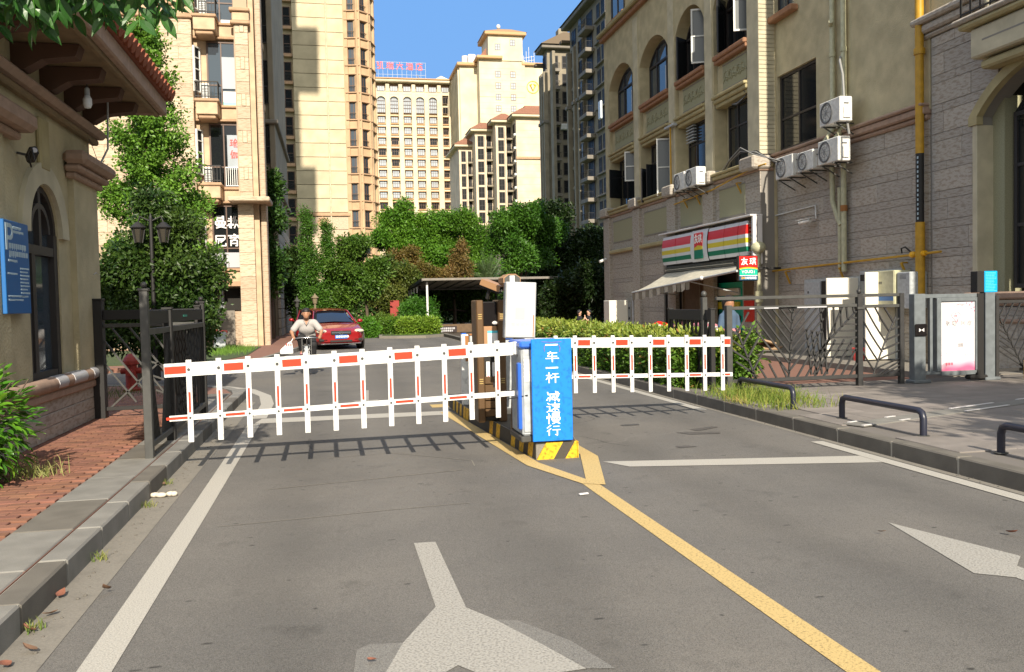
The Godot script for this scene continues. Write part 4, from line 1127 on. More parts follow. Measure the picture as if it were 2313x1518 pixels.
func left_fence() -> void:
	var f := thing("iron_gate", "tall black iron gate leaf beside the left kerb with fan of bars", "gate", v3(-1.75, 0.14, -8.72))
	post(f, 0, 0, 1.60, 0.075, M.iron_grey)
	post(f, 0, -1.15, 1.42, 0.09, M.iron_black, false)
	post(f, 0, -3.6, 1.50, 0.08, M.iron_black)
	obj("top_panel", cbx(-0.035, 1.28, -3.56, 0.02, 1.42, -0.04, 0.006), M.iron_black, f)
	obj("top_rail", cbx(-0.03, 1.18, -3.56, 0.03, 1.24, -0.04, 0.004), M.iron_grey, f)
	obj("bottom_rail", cbx(-0.03, 0.10, -3.56, 0.03, 0.16, -0.04, 0.004), M.iron_grey, f)
	var gl := obj("green_label", cbx(0.02, 1.33, -2.3, 0.023, 1.355, -2.02, 0.001), M.green_label, f)
	gl.set_meta("label", "small green label")
	var X := Transform3D(Basis(v3(0, 0, -1), Vector3.UP, v3(1, 0, 0)), Vector3.ZERO)
	var segs := []
	for i in 9:
		segs.append([Vector2(0.1, 1.05 - i * 0.14), Vector2(0.1, 1.05 - i * 0.14) + Vector2(0.55, -1.3)])
		segs.append([Vector2(1.1, 1.1 - i * 0.14), Vector2(1.1, 1.1 - i * 0.14) + Vector2(-0.5, -1.1)])
		segs.append([Vector2(1.25 + i * 0.1, 1.18), Vector2(1.7 + i * 0.16, 0.1)])
		segs.append([Vector2(3.5 - i * 0.12, 1.18), Vector2(2.6 - i * 0.16, 0.1)])
		segs.append([Vector2(1.3 + i * 0.22, 0.1), Vector2(1.3 + i * 0.22 + 0.1, 1.18)])
	rods(f, X, segs, Vector2(0.04, 0.14), Vector2(3.55, 1.2), M.iron_black, 0.024)
	# fence across the pavement
	var c := thing("iron_fence", "black iron fence with slanting rods across the brick pavement by the gatehouse", "fence", v3(-2.45, 0.14, -12.25))
	post(c, -0.60, 0, 1.56, 0.16, M.iron_black, false)
	post(c, 0.66, 0, 1.45, 0.07, M.iron_black)
	obj("top_panel", cbx(-0.52, 1.30, -0.02, 0.62, 1.43, 0.02, 0.006), M.iron_black, c)
	obj("top_rail", cbx(-0.52, 1.20, -0.025, 0.62, 1.25, 0.025, 0.004), M.iron_grey, c)
	obj("bottom_rail", cbx(-0.52, 0.10, -0.025, 0.62, 0.15, 0.025, 0.004), M.iron_black, c)
	var s2 := []
	for i in 7:
		s2.append([Vector2(-0.9 + i * 0.22, 1.25), Vector2(-0.9 + i * 0.22 + 0.75, 0.2)])
	for i in 4: s2.append([Vector2(0.0 + i * 0.05, 0.75 - i * 0.2), Vector2(0.7, 0.5 - i * 0.2)])
	s2.append([Vector2(-0.48, 0.13), Vector2(0.15, 0.72)])
	rods(c, Transform3D(), s2, Vector2(-0.52, 0.13), Vector2(0.62, 1.21), M.iron_grey, 0.022)
	# hydrant
	var h := thing("fire_hydrant", "dark red fire hydrant on the grass behind the iron fence", "fire hydrant", v3(-3.55, 0.13, -16.4))
	obj("barrel", Sh.new().lathe([Vector2(0.0, 0.0), Vector2(0.15, 0.0), Vector2(0.15, 0.04), Vector2(0.10, 0.07), Vector2(0.10, 0.46), Vector2(0.14, 0.48), Vector2(0.14, 0.54), Vector2(0.11, 0.60), Vector2(0.05, 0.66), Vector2(0.0, 0.67)], 14), M.red_iron, h)
	for s in [-1, 1]: obj("outlet", Sh.new().tube([v3(0.08 * s, 0.36, 0), v3(0.17 * s, 0.36, 0)], 0.055, 10), M.red_iron, h)
	obj("outlet", Sh.new().tube([v3(0, 0.34, 0.08), v3(0, 0.34, 0.18)], 0.065, 10), M.red_iron, h)
	# double lantern lamp
	var l := thing("street_lamp", "black lamp post with two hanging lanterns before the dark tree", "street lamp", v3(-3.55, 0.13, -18.6))
	obj("pole", Sh.new().lathe([Vector2(0.0, 0.0), Vector2(0.09, 0.0), Vector2(0.08, 0.3), Vector2(0.045, 0.4), Vector2(0.035, 3.3), Vector2(0.0, 3.4)], 10), M.iron_black, l)
	obj("arm", Sh.new().tube([v3(-0.24, 3.2, 0), v3(-0.2, 3.32, 0), v3(0, 3.22, 0), v3(0.2, 3.32, 0), v3(0.24, 3.2, 0)], 0.02, 6), M.iron_black, l)
	for s in [-1, 1]:
		var ln := obj("lantern", Sh.new().lathe([Vector2(0.0, 3.22), Vector2(0.05, 3.2), Vector2(0.16, 3.1), Vector2(0.15, 3.08), Vector2(0.0, 3.08)], 6, T(0.24 * s, 0, 0)), M.iron_black, l)
		obj("lantern_glass", Sh.new().lathe([Vector2(0.0, 2.8), Vector2(0.07, 2.8), Vector2(0.12, 3.07), Vector2(0.0, 3.07)], 6, T(0.24 * s, 0, 0)), M.lantern_glass, ln)
		for i in 6: obj("lantern_bar", Sh.new().bar(v3(0.24 * s + cos(i * TAU / 6) * 0.072, 2.79, sin(i * TAU / 6) * 0.072), v3(0.24 * s + cos(i * TAU / 6) * 0.124, 3.08, sin(i * TAU / 6) * 0.124), 0.016, 0.016), M.iron_black, ln)
	# notice board with gold frame
	var n := thing("notice_board", "black notice board in a gold arched frame beside the stone building", "notice board", v3(-4.43, 0.13, -33.0))
	for s in [-1, 1]: obj("post", cbx(0.21 * s - 0.045, 0, -0.04, 0.21 * s + 0.045, 1.5, 0.04, 0.01), M.gold_trim, n)
	var bp := PackedVector2Array([Vector2(-0.25, 0.88), Vector2(0.25, 0.88), Vector2(0.25, 1.52), Vector2(0.12, 1.56), Vector2(0.0, 1.62), Vector2(-0.12, 1.56), Vector2(-0.25, 1.52)])
	obj("board", Sh.new().prism(bp, 0.06, T(0, 0, -0.02)), M.gold_trim, n)
	obj("face", Sh.new().prism(PackedVector2Array([Vector2(-0.2, 0.93), Vector2(0.2, 0.93), Vector2(0.2, 1.48), Vector2(0.1, 1.51), Vector2(0.0, 1.56), Vector2(-0.1, 1.51), Vector2(-0.2, 1.48)]), 0.01, T(0, 0, 0.04)), M.notice_black, n)
	var np := Sh.new()
	small_print(np, T(-0.05, 1.46, 0.05), 0.1, 2, 0.05, 0.03, 1.0)
	small_print(np, T(-0.14, 1.3, 0.05), 0.28, 3, 0.07, 0.025, 1.0)
	obj("print", np, M.panel_grey, n)
	obj("planter", cbx(-0.35, 0, -0.2, 0.5, 0.12, 0.2, 0.02), M.brick_trim, n)
	var rc := thing("leaning_slab", "grey slab with a red upper edge leaning beside the pale stone pillar", "slab", v3(-4.05, 0.13, -32.6))
	rc.rotation = Vector3(-0.15, 0.3, -0.12)
	obj("slab", cbx(-0.2, 0, -0.05, 0.2, 0.62, 0.05, 0.01), M.grey_metal, rc)
	obj("red_edge", cbx(-0.15, 0.60, -0.08, 0.24, 0.68, 0.02, 0.01), M.sign_red, rc)

# ---- buildings on the left and far behind ----
func window_mesh(w: float, h: float, nv: int, nh: Array, fw: float, dep: float) -> ArrayMesh:
	var key := "win%.2f_%.2f_%d_%s_%.3f" % [w, h, nv, str(nh), fw]
	if cache.has(key): return cache[key]
	var s := Sh.new()
	for e in [[-w / 2, 0.0, -w / 2 + fw, h], [w / 2 - fw, 0.0, w / 2, h], [-w / 2 + fw, 0.0, w / 2 - fw, fw], [-w / 2 + fw, h - fw, w / 2 - fw, h]]:
		s.box(v3(e[0], e[1], -dep), v3(e[2], e[3], 0))
	for i in nv:
		var x := -w / 2 + w * (i + 1) / (nv + 1)
		s.box(v3(x - fw * 0.4, fw, -dep * 0.8), v3(x + fw * 0.4, h - fw, -0.005))
	for q in nh: s.box(v3(-w / 2 + fw, h * q - fw * 0.4, -dep * 0.8), v3(w / 2 - fw, h * q + fw * 0.4, -0.008))
	cache[key] = s.mesh()
	return cache[key]
func pane_mesh(w: float, h: float) -> ArrayMesh:
	var key := "pane%.2f_%.2f" % [w, h]
	if not cache.has(key): cache[key] = bx(-w / 2 + 0.01, 0.01, -0.05, w / 2 - 0.01, h - 0.01, -0.035).mesh()
	return cache[key]
func window(parent: Node, t: Transform3D, w: float, h: float, fm: Material, pm: Material, nv := 1, nh := [], fw := 0.07, dep := 0.08) -> MeshInstance3D:
	var o := put("window", window_mesh(w, h, nv, nh, fw, dep), fm, parent, t)
	obj("pane", pane_mesh(w, h), pm, o)
	return o
func railing_mesh(w: float, h: float, d: float, n: int) -> ArrayMesh:
	var key := "rail%.2f_%.2f_%.2f" % [w, h, d]
	if cache.has(key): return cache[key]
	var s := Sh.new()
	s.bar(v3(-w / 2, h, 0), v3(w / 2, h, 0), 0.04, 0.04); s.bar(v3(-w / 2, 0.08, 0), v3(w / 2, 0.08, 0), 0.03, 0.03)
	for sx in [-1, 1]:
		s.bar(v3(sx * w / 2, h, 0.02), v3(sx * w / 2, h, -d), 0.04, 0.04)
		for i in maxi(2, int(d / 0.2)): s.bar(v3(sx * w / 2, 0, -0.02 - i * 0.2), v3(sx * w / 2, h, -0.02 - i * 0.2), 0.02, 0.02, Vector3.RIGHT)
	for i in n + 1: s.bar(v3(-w / 2 + w * i / n, 0, 0.0), v3(-w / 2 + w * i / n, h, 0.0), 0.02, 0.02, Vector3.RIGHT)
	cache[key] = s.mesh()
	return cache[key]

func building_one() -> void:
	var zf := -34.3
	var b := thing("stone_apartment_block", "tan stone apartment block with balconies and lettered windows left of the lane", "apartment building", v3(-5.0, 0.12, zf))
	var o := v3(5.0, -0.12, -zf)   # world to local
	var P := func(x0: float, y0: float, z0: float, x1: float, y1: float, z1: float) -> Sh: return bx(x0 + o.x, y0 + o.y, z0 + o.z, x1 + o.x, y1 + o.y, z1 + o.z)
	var Q := func(x0: float, y0: float, z0: float, x1: float, y1: float, z1: float, bb: float) -> Sh: return cbx(x0 + o.x, y0 + o.y, z0 + o.z, x1 + o.x, y1 + o.y, z1 + o.z, bb)
	obj("core", P.call(-14, 0, zf - 1.1, -2.62, 62, -36.3), M.tile_joint, b)
	obj("core", P.call(-14, 0, -36.3, -4.6, 62, -44.0), M.peach, b)
	obj("side_wall", P.call(-2.64, 0, zf - 0.6, -2.46, 62, -36.25), M.peach, b)
	obj("side_moulding", Q.call(-2.62, 0, zf - 0.55, -2.40, 62, zf - 0.35, 0.03), M.tile_b, b)
	obj("roof_slab", P.call(-14, 64.2, zf + 0.5, -0.3, 67.5, -40), M.peach, b)
	obj("upper_bay", P.call(-3, 47.6, zf - 1.5, -0.95, 51.2, -42), M.peach, b)
	# left wall face, tiled
	obj("wall", P.call(-10.5, 0, zf - 1.1, -4.88, 62, zf - 0.02), M.tile_joint, b)
	for r in 20:
		var y := 4.0 + r * 0.46
		var x := -9.4 + (0.45 if r % 2 else 0.0)
		while x < -4.9:
			var x1 := minf(x + 0.9, -4.87)
			obj("wall_tile", Q.call(x + 0.005, y + 0.005, zf - 0.05, x1 - 0.005, y + 0.455, zf + rr(-0.002, 0.004), 0.006), [M.tile_a, M.tile_b, M.tile_c][rng.randi() % 3], b)
			x = x1
	obj("wall_cornice", Q.call(-10.6, 12.4, zf - 0.1, -4.8, 12.55, zf + 0.1, 0.03), M.peach_trim, b)
	obj("wall_cornice", Q.call(-10.6, 12.55, zf - 0.1, -4.78, 12.85, zf + 0.05, 0.02), M.peach, b)
	obj("wall_cornice", Q.call(-10.6, 12.85, zf - 0.1, -4.72, 13.0, zf + 0.14, 0.03), M.peach_trim, b)
	# right pillar, tiled
	obj("pillar", P.call(-3.36, 0, zf - 1.1, -2.86, 62, zf - 0.02), M.tile_joint, b)
	for r in 27:
		var y := r * 0.46
		var wide := -3.42 if y < 5.1 else -3.32
		var mm: Material = [M.tile_a, M.tile_b, M.tile_c][rng.randi() % 3]
		if r % 3 == 2 and y > 5.5:
			obj("pillar_tile", Q.call(wide, y + 0.005, zf - 0.06, -3.16, y + 0.455, zf + 0.0, 0.006), mm, b)
			obj("pillar_tile", Q.call(-3.15, y + 0.005, zf - 0.06, -2.99, y + 0.455, zf + 0.025, 0.02), M.tile_c, b)
			obj("pillar_tile", Q.call(-2.98, y + 0.005, zf - 0.06, -2.85, y + 0.455, zf + 0.0, 0.006), mm, b)
		else:
			obj("pillar_tile", Q.call(wide, y + 0.005, zf - 0.06, -2.85, y + 0.455, zf + rr(-0.002, 0.004), 0.008), mm, b)
	for e in [[12.25, 12.38, 0.12, 1], [12.38, 12.72, 0.05, 0], [12.72, 12.86, 0.14, 1]]:
		obj("pillar_capital", Q.call(-3.36 - e[2], e[0], zf - 0.2, -2.8 + e[2] * 0.3, e[1], zf + e[2], 0.03), M.peach_trim if e[3] else M.peach, b)
	# pillar's side return facing the road
	obj("side_pilaster", P.call(-2.85, 0, zf - 0.7, -2.66, 62, zf - 0.25), M.peach, b)
	# canopy slab
	obj("canopy", Q.call(-3.7, 5.55, zf - 1.0, -2.2, 5.72, zf + 0.75, 0.03), M.tile_a, b)
	# window bay recess between the wall and the pillar
	obj("bay_back", P.call(-4.9, 2.6, zf - 1.1, -3.3, 13.5, zf - 0.55), M.peach, b)
	obj("bay_back_low", P.call(-4.9, 0, zf - 1.2, -3.3, 2.6, zf - 0.9), M.tile_b, b)
	obj("soffit", P.call(-4.9, 2.42, zf - 1.2, -3.3, 2.6, zf - 0.1), M.peach_trim, b)
	obj("shutter", P.call(-4.55, 0.1, zf - 0.9, -3.75, 1.9, zf - 0.84), M.grey_trim, b)
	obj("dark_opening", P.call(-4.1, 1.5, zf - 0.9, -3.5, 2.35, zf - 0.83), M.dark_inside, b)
	obj("meter_cabinet", Q.call(-4.28, 1.55, zf - 0.9, -4.12, 2.4, zf - 0.7, 0.02), M.grey_metal, b)
	for k in 5:
		var y := 2.55 + k * 3.1
		var zb := zf - 0.55
		# spandrel and sill
		obj("spandrel", Q.call(-4.88, y + 0.02, zb, -3.34, y + 0.45, zb + 0.16, 0.02), M.peach, b)
		obj("spandrel_moulding", Q.call(-4.88, y + 0.45, zb, -3.34, y + 0.55, zb + 0.24, 0.02), M.peach_trim, b)
		obj("spandrel_moulding", Q.call(-4.88, y - 0.06, zb, -3.34, y + 0.02, zb + 0.2, 0.02), M.peach_trim, b)
		# balcony with moulded edge
		var bl := obj("balcony", Q.call(-4.75, y + 0.04, zb, -3.98, y + 0.5, zf + 0.42, 0.02), M.peach, b)
		obj("balcony_edge", Q.call(-4.8, y + 0.5, zb, -3.92, y + 0.62, zf + 0.48, 0.03), M.peach_trim, bl)
		obj("balcony_base", Q.call(-4.68, y - 0.1, zb, -4.06, y + 0.04, zf + 0.34, 0.03), M.peach_trim, bl)
		var rl := put("railing", railing_mesh(0.8, 0.62, 0.7, 7), M.iron_black, bl, T(-4.36 + o.x, y + 0.62 + o.y, zf + 0.42 + o.z))
		if true:
			var ac := obj("air_conditioner", Q.call(-4.55, y + 0.66, zf + 0.0, -4.28, y + 1.22, zf + 0.24, 0.02), M.white_plastic, bl)
			for j in 6: obj("grille_bar", Q.call(-4.53, y + 0.72 + j * 0.06, zf + 0.24, -4.3, y + 0.745 + j * 0.06, zf + 0.25, 0.003), M.vent_dark, ac)
		# casement wing at left and window at right
		var pm: Material = [M.glass_dark, M.glass_dark, M.glass_blue, M.glass_blue, M.glass_blue][k]
		window(b, T(-3.90 + o.x, y + 0.56 + o.y, zb + 0.06 + o.z), 1.06, 2.42, M.frame_brown, pm, 1, [0.32], 0.06)
		var cs := window(b, T(-4.72 + o.x, y + 1.0 + o.y, zb + 0.3 + o.z, 1.15), 0.42, 1.7, M.frame_white, M.glass_dark, 0, [0.25, 0.5, 0.75], 0.05)
		if k == 1: obj("window_bars", _bars(-3.85, -3.38, y + 0.6, y + 1.3, zb + 0.1, o), M.frame_white, b)
	# lettering behind the panes and the teal film
	var zl := zf - 0.48
	var tx := Sh.new()
	for e in [["曼", -4.36, 5.1], ["教", -3.88, 5.1], ["尼", -4.36, 4.42], ["育", -3.88, 4.42]]:
		glyph(tx, e[0], T(e[1] + o.x, e[2] + o.y, zl + 0.01 + o.z), 0.44, 0.05, 0.01)
	obj("white_lettering", tx, M.panel_white, b)
	obj("film", P.call(-4.38, 3.15, zl - 0.01, -3.4, 3.72, zl + 0.002), M.panel_grey, b)
	var ty := Sh.new()
	for e in [["瑜", -3.68, 8.05], ["伽", -3.68, 7.62]]:
		glyph(ty, e[0], T(e[1] + o.x, e[2] + o.y, zl + 0.016 + o.z), 0.3, 0.035, 0.01)
	obj("red_lettering", ty, M.sign_red, b)
	obj("lettering_board", P.call(-3.78, 6.9, zl - 0.01, -3.38, 8.2, zl + 0.008), M.glass_sky, b)
	obj("teal_film", P.call(-3.86, 9.02, zl - 0.01, -3.4, 9.45, zl + 0.006), M.teal_film, b)
	obj("white_board", P.call(-3.86, 9.45, zl - 0.01, -3.4, 9.85, zl + 0.004), M.panel_white, b)
	obj("blind", P.call(-3.88, 9.95, zl - 0.01, -3.4, 11.15, zl + 0.003), M.glass_sky, b)
	obj("white_board", P.call(-3.86, 12.2, zl - 0.01, -3.4, 12.55, zl + 0.004), M.panel_white, b)
	# dark recess block between this block and the next
	var c := thing("recessed_apartment_block", "shaded apartment block with dark balconies set back behind the stone block", "apartment building", v3(-3.5, 0.12, -46.0))
	var o2 := v3(3.5, -0.12, 46.0)
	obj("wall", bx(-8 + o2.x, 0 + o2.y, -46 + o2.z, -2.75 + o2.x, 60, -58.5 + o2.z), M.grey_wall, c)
	obj("pilaster", cbx(-2.9 + o2.x, 0 + o2.y, -45.8 + o2.z, -2.62 + o2.x, 60, -57.5 + o2.z, 0.03), M.grey_wall, c)
	for r in 12: obj("stone_course", cbx(-2.75 + o2.x, 0.02 + r * 0.5 + o2.y, -45.7 + o2.z, -2.6 + o2.x, 0.48 + r * 0.5 + o2.y, -57.6 + o2.z, 0.02), M.stone_c if r % 2 else M.stone_a, c)
	for y in [7.6, 10.9]:
		obj("string_course", cbx(-3.3 + o2.x, y + o2.y, -45.6 + o2.z, -2.45 + o2.x, y + 0.2 + o2.y, -57.8 + o2.z, 0.04), M.grey_trim, c)
	obj("canopy", cbx(-3.0 + o2.x, 4.4 + o2.y, -52 + o2.z, -1.9 + o2.x, 4.55 + o2.y, -58 + o2.z, 0.03), M.tile_a, c)
	for k in 7:
		var y := 2.3 + k * 3.05
		window(c, T(-3.2 + o2.x, y + 0.5 + o2.y, -45.9 + o2.z), 0.8, 2.2, M.frame_dark, M.glass_dark, 1, [0.4], 0.05)
		window(c, T(-4.1 + o2.x, y + 0.5 + o2.y, -45.9 + o2.z), 0.8, 2.2, M.frame_dark, M.glass_blue, 1, [0.4], 0.05)
		var bl := obj("balcony", cbx(-4.9 + o2.x, y + o2.y, -45.9 + o2.z, -3.05 + o2.x, y + 0.34 + o2.y, -45.3 + o2.z, 0.04), M.peach, c)
		put("railing", railing_mesh(1.75, 0.85, 0.5, 14), M.iron_black, bl, T(-3.97 + o2.x, y + 0.34 + o2.y, -45.33 + o2.z))

func _bars(x0: float, x1: float, y0: float, y1: float, z: float, o: Vector3) -> Sh:
	var s := Sh.new()
	for i in 7: s.box(v3(lerpf(x0, x1, i / 6.0) - 0.012, y0, z) + o, v3(lerpf(x0, x1, i / 6.0) + 0.012, y1, z + 0.02) + o)
	for y in [y0, y1]: s.box(v3(x0 - 0.02, y, z - 0.003) + o, v3(x1 + 0.02, y + 0.03, z + 0.023) + o)
	return s

func tower() -> void:
	var z := -97.0
	var b := thing("tall_tower_block", "tall yellow apartment tower with a curved bay of windows and blank sunlit wall", "apartment building", v3(0, 0, z))
	obj("core", bx(-4.6, 0, -0.6, 2.2, 62, -16), M.groove, b)
	# wall bands between the horizontal grooves
	for r in 42:
		var y := 11.9 + r * 1.5
		if y > 60: break
		obj("wall_band", cbx(-3.45, y + 0.02, -0.6, 2.15, y + 1.47, -0.001 * (r % 2), 0.015), M.tower_wall if r % 2 else M.tower_wall_b, b)
	for r in 8: obj("wall_band", cbx(-3.45, 0.02 + r * 1.43, -0.6, 2.15, 1.41 + r * 1.43, 0.0, 0.015), M.tile_a, b)
	obj("string_course", cbx(-3.6, 11.45, -0.6, 2.2, 11.85, 0.18, 0.06), M.peach_trim, b)
	obj("downpipe", Sh.new().tube([v3(0.12, 0, 0.1), v3(0.12, 60, 0.1)], 0.08, 8), M.cream_pale, b)
	obj("vent", Sh.new().lathe([Vector2(0, 0), Vector2(0.62, 0), Vector2(0.62, 0.12), Vector2(0.45, 0.12), Vector2(0.42, 0.04), Vector2(0, 0.04)], 8, Transform3D(Basis(Vector3.RIGHT, PI / 2), v3(-0.8, 10.8, 0.0))), M.peach_trim, b)
	# window column at left of the wall
	for k in 19:
		var y := 2.6 + k * 2.95
		window(b, T(-4.05, y, -0.52), 0.8, 2.0, M.frame_brown, M.glass_dark, 0, [0.5], 0.08)
		obj("sill", cbx(-4.6, y - 0.5, -0.6, -3.5, y - 0.15, -0.1, 0.04), M.peach_trim, b)
		put("railing", railing_mesh(0.8, 0.7, 0.2, 6), M.iron_black, b, T(-4.05, y - 0.1, -0.2))
	# polygonal bay at right
	var bay := [Vector2(2.15, 0.0), Vector2(3.5, 0.25), Vector2(4.75, -0.7), Vector2(5.35, -2.4), Vector2(5.4, -5.0)]
	var foot := PackedVector2Array()
	for q in bay: foot.append(Vector2(q.x, q.y))
	foot.append(Vector2(2.15, -5.0))
	obj("bay_core", Sh.new().prism(foot, 62, Transform3D(Basis(Vector3.RIGHT, PI / 2), v3(0, 62, -0.35))), M.groove, b)
	for i in 4:
		var a: Vector2 = bay[i]; var d: Vector2 = bay[i + 1]
		var u := (d - a).normalized()
		var l := a.distance_to(d)
		var X := Transform3D(Basis(v3(u.x, 0, u.y), Vector3.UP, v3(u.x, 0, u.y).cross(Vector3.UP)), v3(a.x, 0, a.y))
		for e in [0.0, l]:
			obj("bay_pier", Sh.new().cbox(v3(e - 0.24, 0, -0.5), v3(e + 0.24, 62, 0.06), 0.04, X), M.tower_bay, b)
		for k in 20:
			var y := 2.95 * k + 1.35
			obj("bay_spandrel", Sh.new().cbox(v3(0.24, y - 1.0, -0.5), v3(l - 0.24, y - 0.12, 0.0), 0.03, X), M.tower_bay, b)
			obj("bay_moulding", Sh.new().cbox(v3(-0.1, y - 0.12, -0.5), v3(l + 0.1, y + 0.04, 0.16 + 0.01 * i), 0.04, X), M.peach_trim, b)
			obj("bay_moulding", Sh.new().cbox(v3(-0.1, y - 1.06, -0.5), v3(l + 0.1, y - 0.93, 0.12 + 0.01 * i), 0.04, X), M.peach_trim, b)
			var w := l - 0.5
			window(b, X * T(l / 2, y + 0.04, -0.18), w, 1.85, M.frame_brown, M.glass_dark if (k * 3 + i) % 3 else M.glass_blue, 1, [0.4], 0.08)
			if i < 2: put("railing", railing_mesh(w, 0.62, 0.1, 7), M.iron_black, b, X * T(l / 2, y + 0.04, -0.04))

func hotel() -> void:
	var z := -255.0
	var h := thing("hotel_block", "distant yellow hotel block with rows of pale windows and arched top floor", "hotel", v3(24, 0, z))
	var ox := -24.0
	obj("core", bx(4 + ox, 0, -1.2, 36 + ox, 67, -18), M.hotel_wall, h)
	var cols := [7.8, 11.6, 15.45, 19.2, 23.0, 26.75, 30.5, 34.2]
	for c in 8:
		var x: float = cols[c]
		var half := 1.2 if c < 7 else 0.9
		obj("pier", cbx(x + half + ox, 0, -1.2, (cols[c + 1] if c < 7 else 37.0) - (1.2 if c < 6 else 0.9) + ox, 64.0, 0.0, 0.1), M.hotel_wall, h)
		for r in 11:
			var y := 54.75 - r * 3.12
			var t := T(x + ox, y, -0.5)
			var gm: Material = M.glass_sky if c < 7 and rng.randf() < 0.85 and r < 8 else M.glass_dark
			var w := window(h, t, 2.0 if c < 7 else 1.5, 1.85, M.frame_brown, gm, 2, [0.6], 0.1, 0.2)
			obj("spandrel", cbx(x - half + ox, y - 1.27, -1.2, x + half + ox, y - 0.5, -0.2, 0.06), M.hotel_wall, h)
			obj("band", cbx(x - half + ox, y - 0.5, -1.2, x + half + ox, y - 0.2, 0.1, 0.06), M.hotel_band, h)
			obj("band", cbx(x - half + ox, y + 1.85, -1.2, x + half + ox, y + 2.05, 0.0, 0.06), M.hotel_band, h)
		if c < 7:
			var ap := arch_pts(0, 2.4, 0, 3.9, 0.75, 8)
			var wf := obj("arched_window", Sh.new(), M.frame_brown, h)
			var s := Sh.new()
			var inner := arch_pts(0, 2.2, 0.1, 3.85, 0.7, 8)
			inner.reverse()
			for i in 3: s.box(v3(-0.6 + i * 0.6 - 0.05, 0, -0.1), v3(-0.6 + i * 0.6 + 0.05, 4.4, 0))
			for y in [0.0, 1.3, 2.3, 3.4]: s.box(v3(-1.2, y, -0.09), v3(1.2, y + 0.1, 0.01))
			for e in [-1.15, 1.15]: s.box(v3(e - 0.05, 0.1, -0.1), v3(e + 0.05, 3.9, 0.02))
			wf.mesh = s.mesh()
			wf.transform = T(x + ox, 57.7, -0.6)
			obj("pane", Sh.new().prism(PackedVector2Array(ap), 0.03, T(0, 0, -0.2)), M.glass_sky, wf)
			# wall round the arch
			var up := PackedVector2Array([Vector2(1.25, 3.9), Vector2(1.25, 5.6), Vector2(-1.25, 5.6), Vector2(-1.25, 3.9)])
			var arc := arch_pts(0, 2.4, 3.9, 3.9, 0.75, 8)
			arc.remove_at(0); arc.remove_at(arc.size() - 1)
			for q in arc: up.append(q)
			obj("arch_head", Sh.new().prism(up, 1.0, T(x + ox, 57.7, -1.1)), M.hotel_wall, h)
		else:
			for y in [57.7, 60.6]: window(h, T(x + ox, y, -0.5), 1.5, 1.9, M.frame_brown, M.glass_dark, 1, [], 0.1, 0.2)
		obj("wall_strip", cbx(x - 1.95 + ox, 62.9, -1.2, x + 1.95 + ox, 63.7, -0.05, 0.05), M.hotel_wall, h)
		window(h, T(x + ox, 63.9, -0.5), 2.2, 1.5, M.frame_brown, M.glass_sky, 2, [], 0.1, 0.2)
		obj("pier", cbx(x + 1.3 + ox, 63.7, -1.2, x + 2.4 + ox, 65.9, 0.15, 0.08), M.hotel_wall, h)
	obj("attic", bx(4 + ox, 65.6, -1.0, 36 + ox, 66.4, -18), M.hotel_roof, h)
	obj("cornice", cbx(3.5 + ox, 66.3, 1.1, 36.5 + ox, 67.1, -18, 0.2), M.hotel_wall, h)
	obj("cornice", cbx(3.3 + ox, 67.1, 1.3, 36.5 + ox, 67.45, -18, 0.1), M.hotel_band, h)
	# roof sign on its frame
	var rs := thing("rooftop_sign", "red characters on a metal frame on the roof of the distant hotel", "roof sign", v3(21.5, 67.4, z - 1.0))
	var fr := Sh.new()
	for y in [0.3, 1.5, 3.2, 5.1]: fr.bar(v3(-8, y, -0.15), v3(7.2, y, -0.15), 0.07, 0.07)
	for i in 12: fr.bar(v3(-8 + i * 1.38, 0, -0.18), v3(-8 + i * 1.38, 5.2, -0.18), 0.07, 0.07)
	fr.bar(v3(4.6, 1.6, -0.2), v3(6.2, 0.0, -1.5), 0.16, 0.16)
	obj("frame", fr, M.grey_metal, rs)
	var gl := ["凯", "瑞", "大", "酒", "店"]
	for i in 5:
		var s := Sh.new()
		glyph(s, gl[i], T(-7.1 + i * 2.85, 4.95, -0.1), 1.95, 0.2, 0.15)
		obj("character", s, M.sign_red, rs)
	# wing to the right, nearer
	var w := thing("hotel_wing", "stepped yellow hotel wing with round emblem and red roof behind the apartments", "hotel", v3(46, 0, -235))
	var wx := -46.0
	obj("side_wall", bx(36.2 + wx, 0, -21, 42 + wx, 67.5, -4), M.hotel_wall, w)
	obj("side_wall", bx(41.2 + wx, 0, -1, 44 + wx, 68.6, -12), M.hotel_wall, w)
	for i in 7:
		for r in 12:
			var zz := -2.5 - i * 2.6
			var xx := 36.2 if i > 1 else 41.2
			if i <= 1: zz = -3.5 - i * 4.0
			window(w, Transform3D(Basis(Vector3.UP, -PI / 2), v3(xx + wx - 0.1, 62.3 - r * 3.1, zz - (1.6 if i > 1 else 0.0))), 1.3, 2.2, M.frame_brown, M.glass_dark, 1, [], 0.12, 0.12)
	for i in 6: obj("fin", cbx(35.7 + wx, 0, -4.6 - i * 3.0, 36.2 + wx, 66.8, -5.3 - i * 3.0, 0.05), M.hotel_wall, w)
	obj("wall", bx(41 + wx, 0, -12, 53.8 + wx, 68.4, 0), M.hotel_wall, w)
	obj("wall", bx(52.9 + wx, 0, -12, 59.2 + wx, 67.2, -0.6), M.hotel_wall, w)
	obj("tower", bx(43.6 + wx, 68, -10, 53.2 + wx, 75, 0.25), M.hotel_wall, w)
	obj("tower_cornice", cbx(42.6 + wx, 74.8, -11, 54.2 + wx, 75.7, 1.1, 0.15), M.hotel_band, w)
